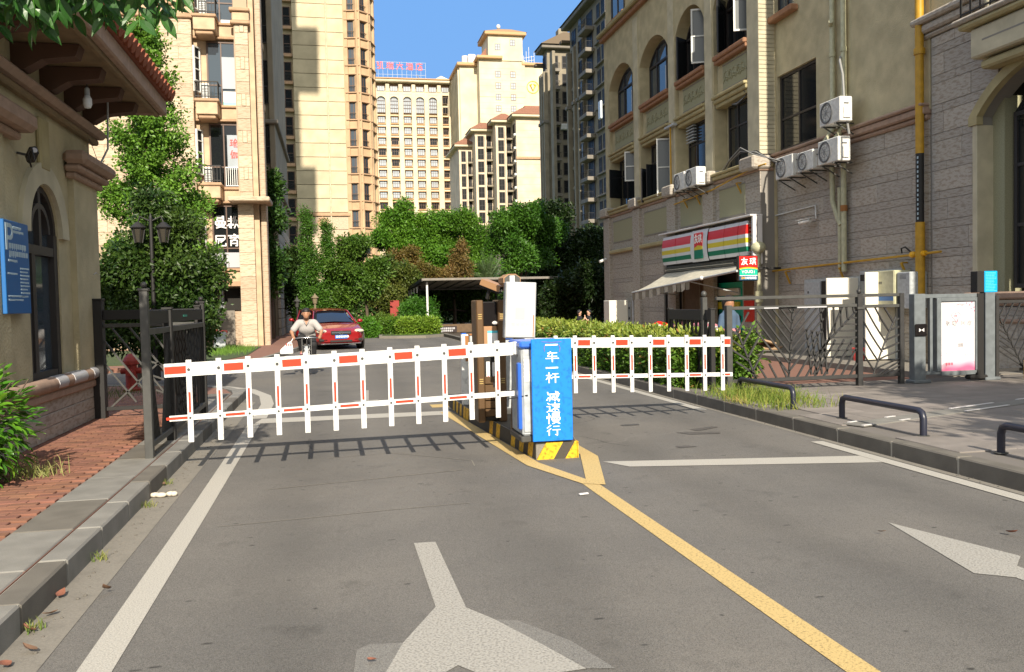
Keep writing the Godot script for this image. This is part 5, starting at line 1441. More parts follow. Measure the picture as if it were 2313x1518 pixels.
	obj("tower_roof", Sh.new().prism(PackedVector2Array([Vector2(42.4 + wx, 75.7), Vector2(54.4 + wx, 75.7), Vector2(50 + wx, 76.3), Vector2(47 + wx, 76.3)]), 11.5, T(0, 0, -10.5)), M.hotel_roof, w)
	obj("eave", cbx(40.2 + wx, 68.3, -11, 47.4 + wx, 69.1, 1.2, 0.15), M.hotel_band, w)
	obj("eave", cbx(35.4 + wx, 67.3, -21.5, 41.6 + wx, 68.2, -3.0, 0.15), M.hotel_band, w)
	obj("eave", cbx(52.9 + wx, 67.0, -11, 59.8 + wx, 67.8, 0.2, 0.15), M.hotel_band, w)
	obj("corner_turret", Sh.new().lathe([Vector2(2.2, 0), Vector2(2.2, 67.5), Vector2(3.0, 67.7), Vector2(3.0, 68.1), Vector2(0.2, 69.6), Vector2(0, 69.6)], 8, T(33.6 + wx, 0, -24)), M.hotel_wall, w)
	obj("roof_gable", Sh.new().prism(PackedVector2Array([Vector2(0, 68.9), Vector2(3, 68.9), Vector2(3, 72.8)]), 3, T(41.0 + wx, 0, -6)), M.roof_red, w)
	for r in 9:
		for c in 2:
			window(w, T((46.2 if c == 0 else 50.4) + wx, 66.6 - r * 3.12 + (4.2 if r == 0 else 0.0) * (1.0 if c == 0 else 1.3), 0.3 if r == 0 else 0.06), 1.5, 1.7, M.frame_brown, M.glass_sky, 1, [0.5], 0.1, 0.12)
	for r in 24: obj("groove", bx(41.0 + wx, 30 + r * 1.56, 0.0, 53.82 + wx, 30.1 + r * 1.56, 0.03), M.hotel_band if r == 18 else M.mid_wall, w)
	obj("water_tank", Sh.new().tube([v3(38.6 + wx, 68.2, -9), v3(38.6 + wx, 71.4, -9)], 1.0, 12), M.panel_white, w)
	obj("water_tank", cbx(38.9 + wx, 68.2, -8, 41.0 + wx, 71.0, -5, 0.2), M.panel_white, w)
	obj("dish", Sh.new().ball(v3(47 + wx, 77.8, -2), v3(0.6, 0.7, 0.6), 10, 6), M.panel_white, w)
	var em := obj("emblem", Sh.new().lathe([Vector2(1.75, 0), Vector2(1.75, 0.12), Vector2(1.55, 0.12), Vector2(1.55, 0)], 28, Transform3D(Basis(Vector3.RIGHT, PI / 2), v3(56.1 + wx, 61.2, -0.6))), M.shop_orange, w)
	var es := Sh.new()
	for s in [-1, 1]:
		for i in 3:
			es.tube([v3(s * 0.1, -1.0 + i * 0.15, 0), v3(s * (0.35 + i * 0.12), -0.3 + i * 0.2, 0), v3(s * (0.55 + i * 0.2), 0.35 + i * 0.12, 0), v3(s * (0.25 + i * 0.28), 0.9 - i * 0.1, 0)], 0.11, 5)
	var e2 := obj("emblem_petals", es, M.shop_orange, em)
	e2.position = v3(56.1 + wx, 61.2, -0.5)
	var an := Sh.new()
	for i in 5: an.bar(v3(54.2 + wx + i * 0.75, 67.8, -3), v3(54.2 + wx + i * 0.75, 70.5 + (i % 3) * 1.2, -3), 0.1, 0.1)
	for y in [68.8, 69.8]: an.bar(v3(54.2 + wx, y, -3), v3(57.2 + wx, y + 0.6, -3), 0.08, 0.08)
	obj("antenna_frame", an, M.panel_white, w)

func mid_apartments() -> void:
	var z := -190.0
	var b := thing("mid_apartment_block", "sunlit cream apartment block with red eaves and dark window strips before the hotel", "apartment building", v3(41, 0, z))
	var ox := -41.0
	# steps: x0, x1, z front, height
	var st := [[41.2, 49.0, 0.0, 42.9], [37.4, 41.2, -5.0, 42.6], [33.4, 37.4, -9.5, 41.4], [30.2, 33.4, -14.0, 38.6]]
	for i in 4:
		var s: Array = st[i]
		obj("wall", bx(s[0] + ox, 0, s[2], s[1] + ox, s[3], -30), M.mid_wall, b)
		obj("eave", cbx(s[0] - 1.1 + ox, s[3], s[2] + 1.1, s[1] + (1.0 if i == 0 else 0.2) + ox, s[3] + 0.55, -30, 0.1), M.hotel_wall, b)
		obj("roof", Sh.new().prism(PackedVector2Array([Vector2(s[0] - 1.3 + ox, s[3] + 0.55), Vector2(s[1] + 1.0 + ox, s[3] + 0.55), Vector2(s[1] - 1.6 + ox, s[3] + 1.9), Vector2(s[0] + 1.2 + ox, s[3] + 1.9)]), 8, T(0, 0, s[2] - 6.8)), M.roof_red, b)
		if i == 0: continue
		var w: float = s[1] - s[0]
		obj("pilaster", cbx(s[0] + ox, 0, s[2], s[0] + 0.55 + ox, s[3] - 1, s[2] + 0.5, 0.05), M.mid_wall, b)
		obj("pilaster", cbx(s[0] + w * 0.55 + ox, 0, s[2], s[0] + w * 0.55 + 0.4 + ox, s[3] - 1, s[2] + 0.4, 0.05), M.mid_wall, b)
		for r in 13:
			var y: float = s[3] - 3.4 - r * 2.95
			window(b, T(s[0] + w * 0.34 + ox, y, s[2] + 0.06), w * 0.36, 2.5, M.frame_dark, M.glass_far, 1, [0.45], 0.1, 0.1)
			window(b, T(s[0] + w * 0.82 + ox, y, s[2] + 0.06), w * 0.26, 2.5, M.frame_dark, M.glass_far if r % 3 else M.glass_far, 1, [0.45], 0.1, 0.1)
			var bl := obj("balcony", cbx(s[0] + w * 0.66 + ox, y - 0.55, s[2], s[1] + ox - 0.05, y - 0.15, s[2] + 1.2, 0.05), M.grey_wall, b)
			put("railing", railing_mesh(w * 0.3, 0.9, 0.8, 6), M.iron_black, bl, T(s[0] + w * 0.83 + ox, y - 0.15, s[2] + 1.15))
	for r in 26: obj("groove", bx(41.25 + ox, 4 + r * 1.5, 0.0, 49.02 + ox, 4.06 + r * 1.5, 0.012), M.peach, b)
	obj("string_course", cbx(41.0 + ox, 33.6, 0, 49.2 + ox, 34.2, 0.3, 0.08), M.peach_trim, b)
	for r in 13:
		var y := 39.5 - r * 2.95
		window(b, Transform3D(Basis(Vector3.UP, -PI / 2), v3(41.15 + ox, y, -2.4)), 2.2, 2.3, M.frame_dark, M.glass_far, 1, [0.4], 0.1, 0.1)
		var ac := obj("air_conditioner", cbx(40.7 + ox, y - 0.6, -0.9, 41.2 + ox, y - 0.1, -0.2, 0.05), M.white_plastic, b)
	obj("upper_roof", cbx(43.5 + ox, 44.9, -8, 49.8 + ox, 45.9, -1.5, 0.1), M.roof_red, b)

func right_towers() -> void:
	for q in [[36.0, -108.6, -126.6, 42.6, "near"], [35.7, -139.4, -142.2, 43.4, "far"]]:
		var near: bool = q[4] == "near"
		var b := thing("shaded_tower_block", "shaded grey apartment tower with tiers of balconies right of the trees, nearer one" if near else "shaded grey apartment tower with wide dark eaves, farther one next to the sky", "apartment building", v3(q[0], 0, q[1]))
		var L: float = q[1] - q[2]
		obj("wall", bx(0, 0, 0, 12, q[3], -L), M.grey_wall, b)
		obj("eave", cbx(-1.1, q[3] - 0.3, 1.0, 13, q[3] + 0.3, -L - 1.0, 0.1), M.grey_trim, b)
		obj("roof", Sh.new().prism(PackedVector2Array([Vector2(-1.3, q[3] + 0.3), Vector2(13, q[3] + 0.3), Vector2(9, q[3] + 2.2), Vector2(2.5, q[3] + 2.2)]), L + 2.6, T(0, 0, -L - 1.3)), M.eave_dark, b)
		obj("chimney", cbx(2, q[3], -L + 1.0, 3.6, q[3] + 3.2, -L + 2.8, 0.1), M.grey_wall, b)
		obj("eave_lower", cbx(-1.4, q[3] - 2.4, -L + 0.2, 0.3, q[3] - 1.9, -L - 1.0, 0.08), M.eave_dark, b)
		var fins := [-L + 0.6, -L + 4.0, -L + 6.2] if near else [-L + 0.1, -L + 1.3, -L + 2.7]
		for f in fins:
			obj("fin", cbx(-0.75, 0, f - 0.35, 0, q[3] - 4.0, f + 0.35, 0.05), M.grey_wall, b)
			obj("fin_cap", cbx(-0.95, q[3] - 12.4, f - 0.5, 0, q[3] - 11.9, f + 0.5, 0.05), M.grey_trim, b)
		obj("bay", cbx(-0.5, 0, -L + 6.4, 0, q[3] - 2, -L + 8.0, 0.04), M.grey_wall, b)
		for r in 14:
			var y: float = q[3] - 3.3 - r * 2.92
			var R := Basis(Vector3.UP, -PI / 2)
			if near:
				window(b, Transform3D(R, v3(-0.1, y, -L + 2.3)), 2.2, 2.2, M.frame_dark, M.glass_far, 1, [0.4], 0.1, 0.1)
				window(b, Transform3D(R, v3(-0.6, y, -L + 7.2)), 1.3, 2.2, M.frame_dark, M.sash_glass if r % 3 == 0 else M.glass_far, 1, [0.4], 0.1, 0.1)
				window(b, Transform3D(R, v3(-0.1, y, -L + 10.2)), 2.6, 2.2, M.frame_dark, M.glass_far, 2, [0.4], 0.1, 0.1)
				var bl := obj("balcony", cbx(-1.3, y - 0.75, -L + 8.6, 0, y - 0.2, -L + 12.2, 0.06), M.grey_trim, b)
				put("railing", railing_mesh(3.4, 0.9, 1.0, 10), M.iron_black, bl, Transform3D(R, v3(-1.28, y - 0.2, -L + 10.4)))
				window(b, Transform3D(R, v3(-0.1, y, -L + 14.2)), 1.2, 2.0, M.frame_dark, M.glass_far, 1, [0.4], 0.1, 0.1)
				window(b, Transform3D(R, v3(-0.1, y, -L + 16.4)), 1.6, 2.0, M.frame_dark, M.glass_far, 1, [0.4], 0.1, 0.1)
				obj("ledge", cbx(-0.4, y - 0.35, -L + 13.0, 0, y - 0.15, -L + 18.2, 0.04), M.grey_trim, b)
				obj("spandrel", cbx(-0.2, y - 0.6, -L + 1.0, 0, y - 0.15, -L + 3.6, 0.04), M.grey_wall, b)
			else:
				window(b, Transform3D(R, v3(-0.1, y, -L + 0.6)), 0.9, 2.2, M.frame_dark, M.glass_far, 1, [0.4], 0.1, 0.1)
				window(b, Transform3D(R, v3(-0.1, y, -L + 1.9)), 1.2, 2.2, M.frame_dark, M.glass_far, 1, [0.4], 0.1, 0.1)
				window(b, T(1.2, y, 0.1), 1.3, 2.0, M.frame_dark, M.glass_far, 1, [0.4], 0.1, 0.1)
				window(b, T(3.0, y, 0.1), 1.0, 2.0, M.frame_dark, M.glass_far, 0, [0.4], 0.1, 0.1)
				obj("spandrel", cbx(-0.2, y - 0.6, -L + 0.3, 0, y - 0.15, -L + 2.5, 0.04), M.grey_trim, b)
				var bl := obj("balcony", cbx(0.4, y - 0.7, 0, 2.0, y - 0.2, 0.7, 0.05), M.grey_trim, b)
				put("railing", railing_mesh(1.5, 0.9, 0.6, 6), M.iron_black, bl, T(1.2, y - 0.2, 0.66))
		if near: obj("laundry", cbx(-0.7, q[3] - 17, -L + 15.5, -0.4, q[3] - 14.6, -L + 16.6, 0.1), M.toy_white, b)
		else: obj("air_conditioner", cbx(2.0, q[3] - 13.5, 0, 3.2, q[3] - 12.5, 0.7, 0.1), M.white_plastic, b)

# ---- the stone-faced building at the right, with the shop ----
func ac_unit(label: String, at: Vector3, w := 0.85, h := 0.58) -> void:
	# faces the road (-X)
	var a := thing("air_conditioner", label, "air conditioner", at, -PI / 2, "outdoor units on the stone building")
	obj("case", cbx(-w / 2, 0.02, -0.16, w / 2, h, 0.16, 0.02), M.white_plastic, a)
	var gr := obj("fan_guard", Sh.new().lathe([Vector2(h * 0.42, 0), Vector2(h * 0.42, 0.02), Vector2(h * 0.36, 0.02), Vector2(h * 0.36, 0)], 20, Transform3D(Basis(Vector3.RIGHT, PI / 2), v3(-w * 0.14, h * 0.52, 0.16))), M.vent_dark, a)
	var s := Sh.new()
	for i in 4: s.lathe([Vector2(0.06 * (i + 1), 0.012), Vector2(0.06 * (i + 1) + 0.008, 0.016)], 16, Transform3D(Basis(Vector3.RIGHT, PI / 2), v3(-w * 0.14, h * 0.52, 0.162)))
	for i in 8: s.bar(v3(-w * 0.14, h * 0.52, 0.178), v3(-w * 0.14 + cos(i * PI / 4) * h * 0.4, h * 0.52 + sin(i * PI / 4) * h * 0.4, 0.178), 0.006, 0.006)
	obj("fan_grille", s, M.vent_dark, gr)
	obj("service_cover", cbx(w / 2, h * 0.15, -0.1, w / 2 + 0.03, h * 0.6, 0.08, 0.012), M.white_plastic, a)
	obj("handle_slot", cbx(w / 2, h * 0.7, -0.06, w / 2 + 0.006, h * 0.76, 0.06, 0.002), M.vent_dark, a)
	for x in [-w * 0.3, w * 0.3]:
		obj("bracket", Sh.new().bar(v3(x, 0, 0.2), v3(x, 0, -0.3), 0.03, 0.03).bar(v3(x, 0, 0.15), v3(x, -0.25, -0.3), 0.025, 0.025), M.iron_grey, a)

func right_building() -> void:
	var B := thing("stone_faced_building", "cream building at the right with stone base, arched windows and roadside shop", "building", v3(11.5, 0, -22))
	var off := v3(-11.5, 0, 22)
	# frame: local x = world z, local z = towards the road
	var F := Transform3D(Basis(v3(0, 0, 1), Vector3.UP, v3(-1, 0, 0)), v3(0, 0, 22))
	var fb := func(z0: float, y0: float, z1: float, y1: float, d0: float, d1: float, b: float) -> Sh:
		# d: metres in front of the plane x = 11.5 (negative = behind it)
		return Sh.new().cbox(v3(minf(z0, z1), minf(y0, y1), minf(d0, d1)), v3(maxf(z0, z1), maxf(y0, y1), maxf(d0, d1)), b, F) if b > 0 else Sh.new().box(v3(minf(z0, z1), minf(y0, y1), minf(d0, d1)), v3(maxf(z0, z1), maxf(y0, y1), maxf(d0, d1)), F)
	var bays := [[-34.65, -31.76], [-31.03, -28.22], [-27.6, -25.28], [-24.62, -22.46]]
	# upper far wall: one sheet with four arched bays
	var p := PackedVector2Array([Vector2(-35.25, 5.12)])
	for bq in bays:
		for q in arch_pts((bq[0] + bq[1]) / 2, bq[1] - bq[0], 5.12, 10.25, 0.72, 14): p.append(q)
	p.append(Vector2(-21.8, 5.12)); p.append(Vector2(-21.8, 12.4)); p.append(Vector2(-35.25, 12.4))
	obj("wall", Sh.new().prism(p, 0.42, F.translated_local(v3(0, 0, -0.42))), M.cream, B)
	obj("wall_back", fb.call(-35.25, 0.0, -21.8, 12.4, -0.9, -0.42, 0.0), M.cream, B)
	obj("core", bx(13.0 + off.x, 0, -35.2 + off.z, 24 + off.x, 17, -6 + off.z), M.cream, B)
	obj("top_storey", fb.call(-35.25, 12.75, -21.8, 17, -0.9, -0.1, 0.0), M.cream, B)
	obj("top_cornice", fb.call(-35.4, 12.4, -21.8, 12.58, -0.9, 0.16, 0.03), M.rust_trim, B)
	obj("top_cornice", fb.call(-35.45, 12.58, -21.8, 12.75, -0.9, 0.28, 0.04), M.olive_trim, B)
	for k in 3:
		var zc: float = [-33.6, -30.4, -26.6][k]
		window(B, F * T(zc, 13.0, -0.06), 1.6, 2.6, M.frame_dark, M.glass_blue, 1, [0.6], 0.07)
		obj("sill", fb.call(zc - 1.0, 12.78, zc + 1.0, 12.95, -0.1, 0.1, 0.02), M.rust_trim, B)
	# bays
	for i in 4:
		var z0: float = bays[i][0]; var z1: float = bays[i][1]
		var c := (z0 + z1) / 2; var w := z1 - z0
		obj("sill", fb.call(z0 + 0.12, 8.55, z1, 8.66, -0.42, 0.06, 0.02), M.rust_trim, B)
		obj("sill", fb.call(z0 + 0.12, 8.66, z1, 8.80, -0.42, 0.12, 0.03), M.rust_trim, B)
		obj("spandrel", fb.call(z0 + 0.01, 7.62, z1 - 0.01, 8.55, -0.42, -0.12, 0.0), M.cream, B)
		var rp := obj("relief_panel", fb.call(z0 + 0.4, 7.74, z1 - 0.25, 8.46, -0.12, -0.10, 0.01), M.olive_panel, B)
		for y in [7.74, 8.46]: obj("panel_line", fb.call(z0 + 0.4, y - 0.015, z1 - 0.25, y + 0.015, -0.12, -0.085, 0.005), M.stone_joint, rp)
		var sc := Sh.new()
		for j in 5:
			var zz := z0 + 0.65 + j * (w - 1.1) / 4.0
			var pts := []
			for t in 9: pts.append(F * v3(zz + cos(t * 0.8) * (0.17 - t * 0.014) * (1 if j % 2 else -1), 8.1 + sin(t * 0.8) * (0.2 - t * 0.018), -0.098))
			sc.tube(pts, 0.022, 5)
			sc.tube([F * v3(zz - 0.2, 7.95, -0.098), F * v3(zz, 8.1 + 0.1 * (j % 2), -0.092), F * v3(zz + 0.22, 8.02, -0.098)], 0.02, 5)
		obj("relief_scroll", sc, M.olive_panel, rp)
		obj("lintel", fb.call(z0 + 0.05, 7.28, z1, 7.40, -0.42, -0.02, 0.02), M.olive_trim, B)
		obj("lintel", fb.call(z0 + 0.03, 7.40, z1, 7.53, -0.42, 0.06, 0.03), M.olive_trim, B)
		obj("lintel", fb.call(z0 + 0.02, 7.53, z1, 7.62, -0.42, 0.12, 0.02), M.olive_trim, B)
		# windows
		var lw := window(B, F * T(c + 0.16, 5.3, -0.3), w - 0.34, 1.98, M.frame_dark, M.glass_dark, 2, [0.66], 0.06)
		var up := obj("window", Sh.new(), M.frame_dark, B)
		var s := Sh.new()
		var a2 := arch_pts(c + 0.1, w - 0.2, 8.8, 10.2, 0.62, 12)
		for x in [-0.33, 0.33]: s.box(v3(c + x * w * 0.5 - 0.03, 8.8, -0.4), v3(c + x * w * 0.5 + 0.03, 10.7, -0.32), F)
		for y in [8.8, 10.1]: s.box(v3(z0 + 0.2, y, -0.4), v3(z1 - 0.02, y + 0.07, -0.315), F)
		var inn := arch_pts(c + 0.1, w - 0.34, 8.8, 10.2, 0.55, 12)
		inn.reverse()
		var ring := PackedVector2Array(a2 + inn)
		s.prism(ring, 0.08, F.translated_local(v3(0, 0, -0.4)))
		up.mesh = s.mesh()
		obj("pane", Sh.new().prism(PackedVector2Array(a2), 0.015, F.translated_local(v3(0, 0, -0.39))), M.glass_blue if i < 2 else M.glass_dark, up)
		obj("curtain", fb.call(c + 0.25, 8.85, c + 0.55, 9.9, -0.372, -0.368, 0.0), M.curtain, up)
	# open casements
	for e in [[-34.2, 5.75, 0.62, 1.15, 1.15, 0, -0.28], [-32.15, 6.2, 0.5, 1.15, -1.2, 1, -0.28], [-31.35 + 0.6, 5.15, 0.62, 1.25, 0.95, 0, -0.26], [-28.7, 5.2, 0.5, 2.0, -1.2, 1, -0.26], [-27.4, 8.8, 0.55, 1.4, 1.0, 0, -0.3], [-25.7, 9.0, 0.5, 1.7, -1.15, 1, -0.3], [-24.45, 8.85, 0.55, 1.6, 0.9, 0, -0.3], [-22.75, 9.1, 0.5, 1.8, -1.2, 1, -0.3], [-30.2, 5.3, 0.45, 1.2, 1.3, 0, -0.28]]:
		var turn: float = e[4]
		var t: Transform3D = F * Transform3D(Basis(Vector3.UP, -turn), v3(e[0], e[1], e[6]))
		var cs := put("casement", window_mesh(e[2], e[3], 0, [0.5], 0.05, 0.04), M.frame_white if e[5] else M.frame_dark, B, t * T(e[2] / 2 * (1.0 if not e[5] else -1.0), 0, 0))
		obj("pane", pane_mesh(e[2], e[3]), M.sash_glass if e[5] else M.glass_dark, cs)
	# louvre in the third bay
	for j in 6: obj("louvre_slat", Sh.new().cbox(v3(-27.2, 6.7 + j * 0.1, -0.3), v3(-26.6, 6.74 + j * 0.1, -0.18), 0.01, F), M.grey_metal, B)
	# end pier with small mosaic courses on its sunny side
	var pr := obj("end_pier", fb.call(-22.46, 5.12, -21.8, 12.4, -0.42, 0.006, 0.0), M.cream_pale, B)
	for j in 60: obj("mosaic_course", Sh.new().cbox(v3(-21.8, 5.46 + j * 0.115, -0.46), v3(-21.79, 5.565 + j * 0.115, 0.0), 0.004, F), M.cream_pale, pr)
	for zz in [[-31.4, 12.4], [-27.91, 12.4], [-24.95, 12.4]]:
		obj("pier_strip", fb.call(zz[0] - 0.25, 5.3, zz[0] + 0.25, 12.2, -0.1, 0.03, 0.01), M.cream_pale, B)
	# cornice over the stone base
	for e in [[5.0, 5.1, 0.06], [5.1, 5.22, 0.14], [5.22, 5.3, 0.2]]:
		obj("base_cornice", fb.call(-35.3, e[0], -21.75, e[1], -0.4, e[2], 0.025), M.olive_trim if e[2] > 0.1 else M.brick_trim, B)
	for zz in [-35.0, -31.4, -27.91, -24.95, -22.1]:
		obj("pier_cap", fb.call(zz - 0.42, 5.05, zz + 0.42, 5.42, -0.3, 0.28, 0.05), M.stone_c, B)
	# stone base, far section
	obj("base_wall", fb.call(-35.25, 0.0, -28.9, 5.0, -0.42, -0.03, 0.0), M.stone_joint, B)
	obj("base_wall", fb.call(-28.9, 2.5, -21.8, 5.0, -0.42, -0.03, 0.0), M.stone_joint, B)
	obj("base_wall", fb.call(-22.9, 0.0, -21.8, 2.5, -0.42, -0.03, 0.0), M.stone_joint, B)
	for bq in bays:
		var pn := obj("base_panel", fb.call(bq[0] + 0.3, 3.95, bq[1] - 0.2, 4.78, -0.03, 0.012, 0.01), M.olive_panel, B)
		for y in [3.93, 4.8]: obj("panel_line", fb.call(bq[0] + 0.28, y - 0.02, bq[1] - 0.18, y + 0.02, -0.03, 0.02, 0.004), M.stone_joint, pn)
		obj("panel_hood", fb.call(bq[0] + 0.1, 3.48, bq[1] - 0.1, 3.62, -0.03, 0.16, 0.03), M.olive_trim, B)
	for zz in [-35.0, -31.4, -27.91, -24.95]:
		obj("base_pier", fb.call(zz - 0.36, 0, zz + 0.36, 5.0, -0.03, 0.12, 0.02), M.stone_a, B)
	# middle section set back (x = 12), near section flush
	for e in [[-21.8, 5.3, -21.72, 7.52], [-19.8, 5.3, -15.6, 7.52], [-21.72, 5.3, -19.8, 5.5], [-21.8, 7.52, -15.6, 9.14], [-20.82, 9.14, -15.6, 11.4], [-21.8, 11.4, -15.6, 17]]:
		obj("mid_wall", fb.call(e[0], e[1], e[2], e[3], -1.0, -0.5, 0.0), M.cream, B)
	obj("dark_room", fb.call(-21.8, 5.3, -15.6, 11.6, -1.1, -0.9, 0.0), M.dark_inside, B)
	obj("mid_base", fb.call(-21.8, 0.0, -15.6, 5.16, -1.0, -0.53, 0.0), M.stone_joint, B)
	for e in [[5.1, 5.2, -0.42], [5.2, 5.36, -0.34], [5.36, 5.44, -0.28]]:
		obj("mid_cornice", fb.call(-21.78, e[0], -15.62, e[1], -0.6, e[2], 0.03), M.brick_trim, B)
	window(B, F * T(-20.76, 5.5, -0.58), 1.92, 2.02, M.frame_dark, M.glass_dark, 1, [0.42], 0.07)
	window(B, F * T(-21.31, 9.15, -0.58), 0.96, 2.2, M.frame_dark, M.glass_blue, 1, [0.5], 0.06)
	obj("sill", fb.call(-22.2, 8.95, -20.6, 9.12, -0.5, -0.26, 0.03), M.rust_trim, B)
	# near section with balcony and arched window
	var hole := arch_pts(-12.55, 3.4, 1.5, 4.85, 0.8, 16)
	hole.reverse()
	var np2 := PackedVector2Array([Vector2(-15.6, 1.5), Vector2(-15.6, 6.74), Vector2(-6.0, 6.74), Vector2(-6.0, 1.5)])
	for q in hole: np2.append(q)
	obj("near_wall", Sh.new().prism(np2, 0.4, F.translated_local(v3(0, 0, -0.93))), M.stone_joint, B)
	obj("near_base", fb.call(-15.6, 0, -6.0, 1.5, -0.93, -0.53, 0.0), M.stone_joint, B)
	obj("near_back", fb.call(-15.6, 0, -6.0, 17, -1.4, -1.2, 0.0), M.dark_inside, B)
	obj("near_upper", fb.call(-15.6, 6.74, -6.0, 17, -1.1, -0.53, 0.0), M.cream, B)
	# stones: alternating tall and thin courses
	var rest := Sh.new()
	var cnt := 0
	var mats := [M.stone_a, M.stone_b, M.stone_c]
	var zones := [[-15.55, -6.1, -0.5, 6.7], [-21.78, -15.62, -0.5, 5.1], [-22.9, -21.8, 0.0, 5.0], [-35.2, -28.9, 0.0, 5.0], [-28.9, -22.9, 0.0, 5.0]]
	for zi in zones.size():
		var zn: Array = zones[zi]
		var y := 0.12; var ri := 0
		while y < zn[3] - 0.05:
			var hgt := 0.42 if ri % 2 == 0 else 0.16
			var y1 := minf(y + hgt, zn[3])
			var ex := Vector2(1e3, 1e3)
			if zi == 0 and y1 > 1.5 and y < 5.6:
				var edge := 1.71
				if y1 > 4.9: edge = 1.71 * sqrt(maxf(0.0, 1.0 - pow((y - 4.6) / 1.05, 2)))
				ex = Vector2(-12.55 - edge, -12.55 + edge)
			if not (zi == 4 and y < 2.5):
				var zr: float = zn[1]
				var z := zr - (0.55 if ri % 4 == 0 else 0.2)
				while zr > zn[0] + 0.03:
					z = maxf(z, zn[0])
					var parts := [[z, zr]]
					if z < ex.y and zr > ex.x: parts = [[z, minf(zr, ex.x)], [maxf(z, ex.y), zr]]
					for q in parts:
						if q[1] - q[0] < 0.04: continue
						var sh: Sh = Sh.new().cbox(v3(q[0] + 0.002, y + 0.003, zn[2] - 0.04), v3(q[1] - 0.002, y1 - 0.003, zn[2] + rr(-0.004, 0.004)), 0.006, F)
						if cnt < 300 and q[0] < -12.0:
							obj("facade_stone", sh, mats[rng.randi() % 3] if ri % 2 == 0 else M.stone_b, B); cnt += 1
						else:
							rest.v.append_array(sh.v); rest.n.append_array(sh.n); rest.c.append_array(sh.c)
					zr = z
					z = zr - rr(0.75, 1.25)
			y = y1; ri += 1
	var rs := obj("facade_stones", rest, M.stone_a, B)
	rs.set_meta("kind", "stuff")
	# near arch trim, reveal and window
	var ao := arch_pts(-12.55, 3.74, 4.7, 4.85, 0.95, 18); var ai := arch_pts(-12.55, 3.3, 4.7, 4.85, 0.77, 18)
	ai.reverse()
	obj("arch_trim", Sh.new().prism(PackedVector2Array(ao + ai), 0.14, F.translated_local(v3(0, 0, -0.55))), M.olive_trim, B)
	for s in [-1, 1]: obj("jamb", fb.call(-12.55 + s * 1.68, 1.6, -12.55 + s * 1.80, 4.7, -0.9, -0.44, 0.01), M.cream_pale, B)
	obj("reveal", fb.call(-14.3, 1.5, -13.95, 5.2, -1.2, -0.8, 0.0), M.olive_panel, B)
	var nw := window(B, F * T(-12.35, 1.62, -0.95), 3.1, 3.25, M.frame_dark, M.glass_dark, 3, [0.36, 0.7], 0.08)
	var nwa := obj("arched_light", Sh.new().prism(PackedVector2Array(arch_pts(-12.35, 3.1, 4.7, 4.85, 0.75, 12)), 0.04, F.translated_local(v3(0, 0, -1.0))), M.glass_dark, B)
	for e in [[1.3, 1.42, -0.44], [1.42, 1.56, -0.34], [0.98, 1.06, -0.45]]:
		obj("window_sill", fb.call(-14.5, e[0], -10.6, e[1], -0.9, e[2], 0.03), M.brick_trim, B)
	# cornice and balcony of the near section
	for e in [[6.72, 6.82, -0.42], [6.82, 7.0, -0.34], [7.0, 7.14, -0.24]]:
		obj("near_cornice", fb.call(-15.9, e[0], -6.0, e[1], -0.9, e[2], 0.04), M.stone_c, B)
	var bc := obj("balcony", fb.call(-13.9, 5.8, -12.3, 6.33, -0.5, -0.02, 0.03), M.cream_pale, B)
	obj("balcony_base", fb.call(-13.8, 5.6, -12.4, 5.76, -0.5, -0.14, 0.04), M.olive_trim, bc)
	obj("balcony_edge", fb.call(-14.1, 6.35, -12.2, 6.46, -0.5, 0.1, 0.04), M.olive_trim, bc)
	obj("balcony_edge", fb.call(-14.2, 6.46, -12.2, 6.56, -0.5, 0.16, 0.04), M.stone_c, bc)
	obj("balcony_groove", fb.call(-13.6, 6.06, -12.4, 6.09, -0.03, -0.017, 0.0), M.stone_joint, bc)
	put("railing", railing_mesh(1.7, 0.95, 0.5, 7), M.iron_black, bc, F * T(-13.2, 6.56, 0.05))
	for zz in [-13.5, -12.8]:
		obj("baluster", Sh.new().lathe([Vector2(0.06, 0.0), Vector2(0.09, 0.15), Vector2(0.1, 0.3), Vector2(0.05, 0.5), Vector2(0.07, 0.62), Vector2(0.07, 0.7)], 10, F * T(zz, 6.56, -0.1)), M.cream_pale, bc)

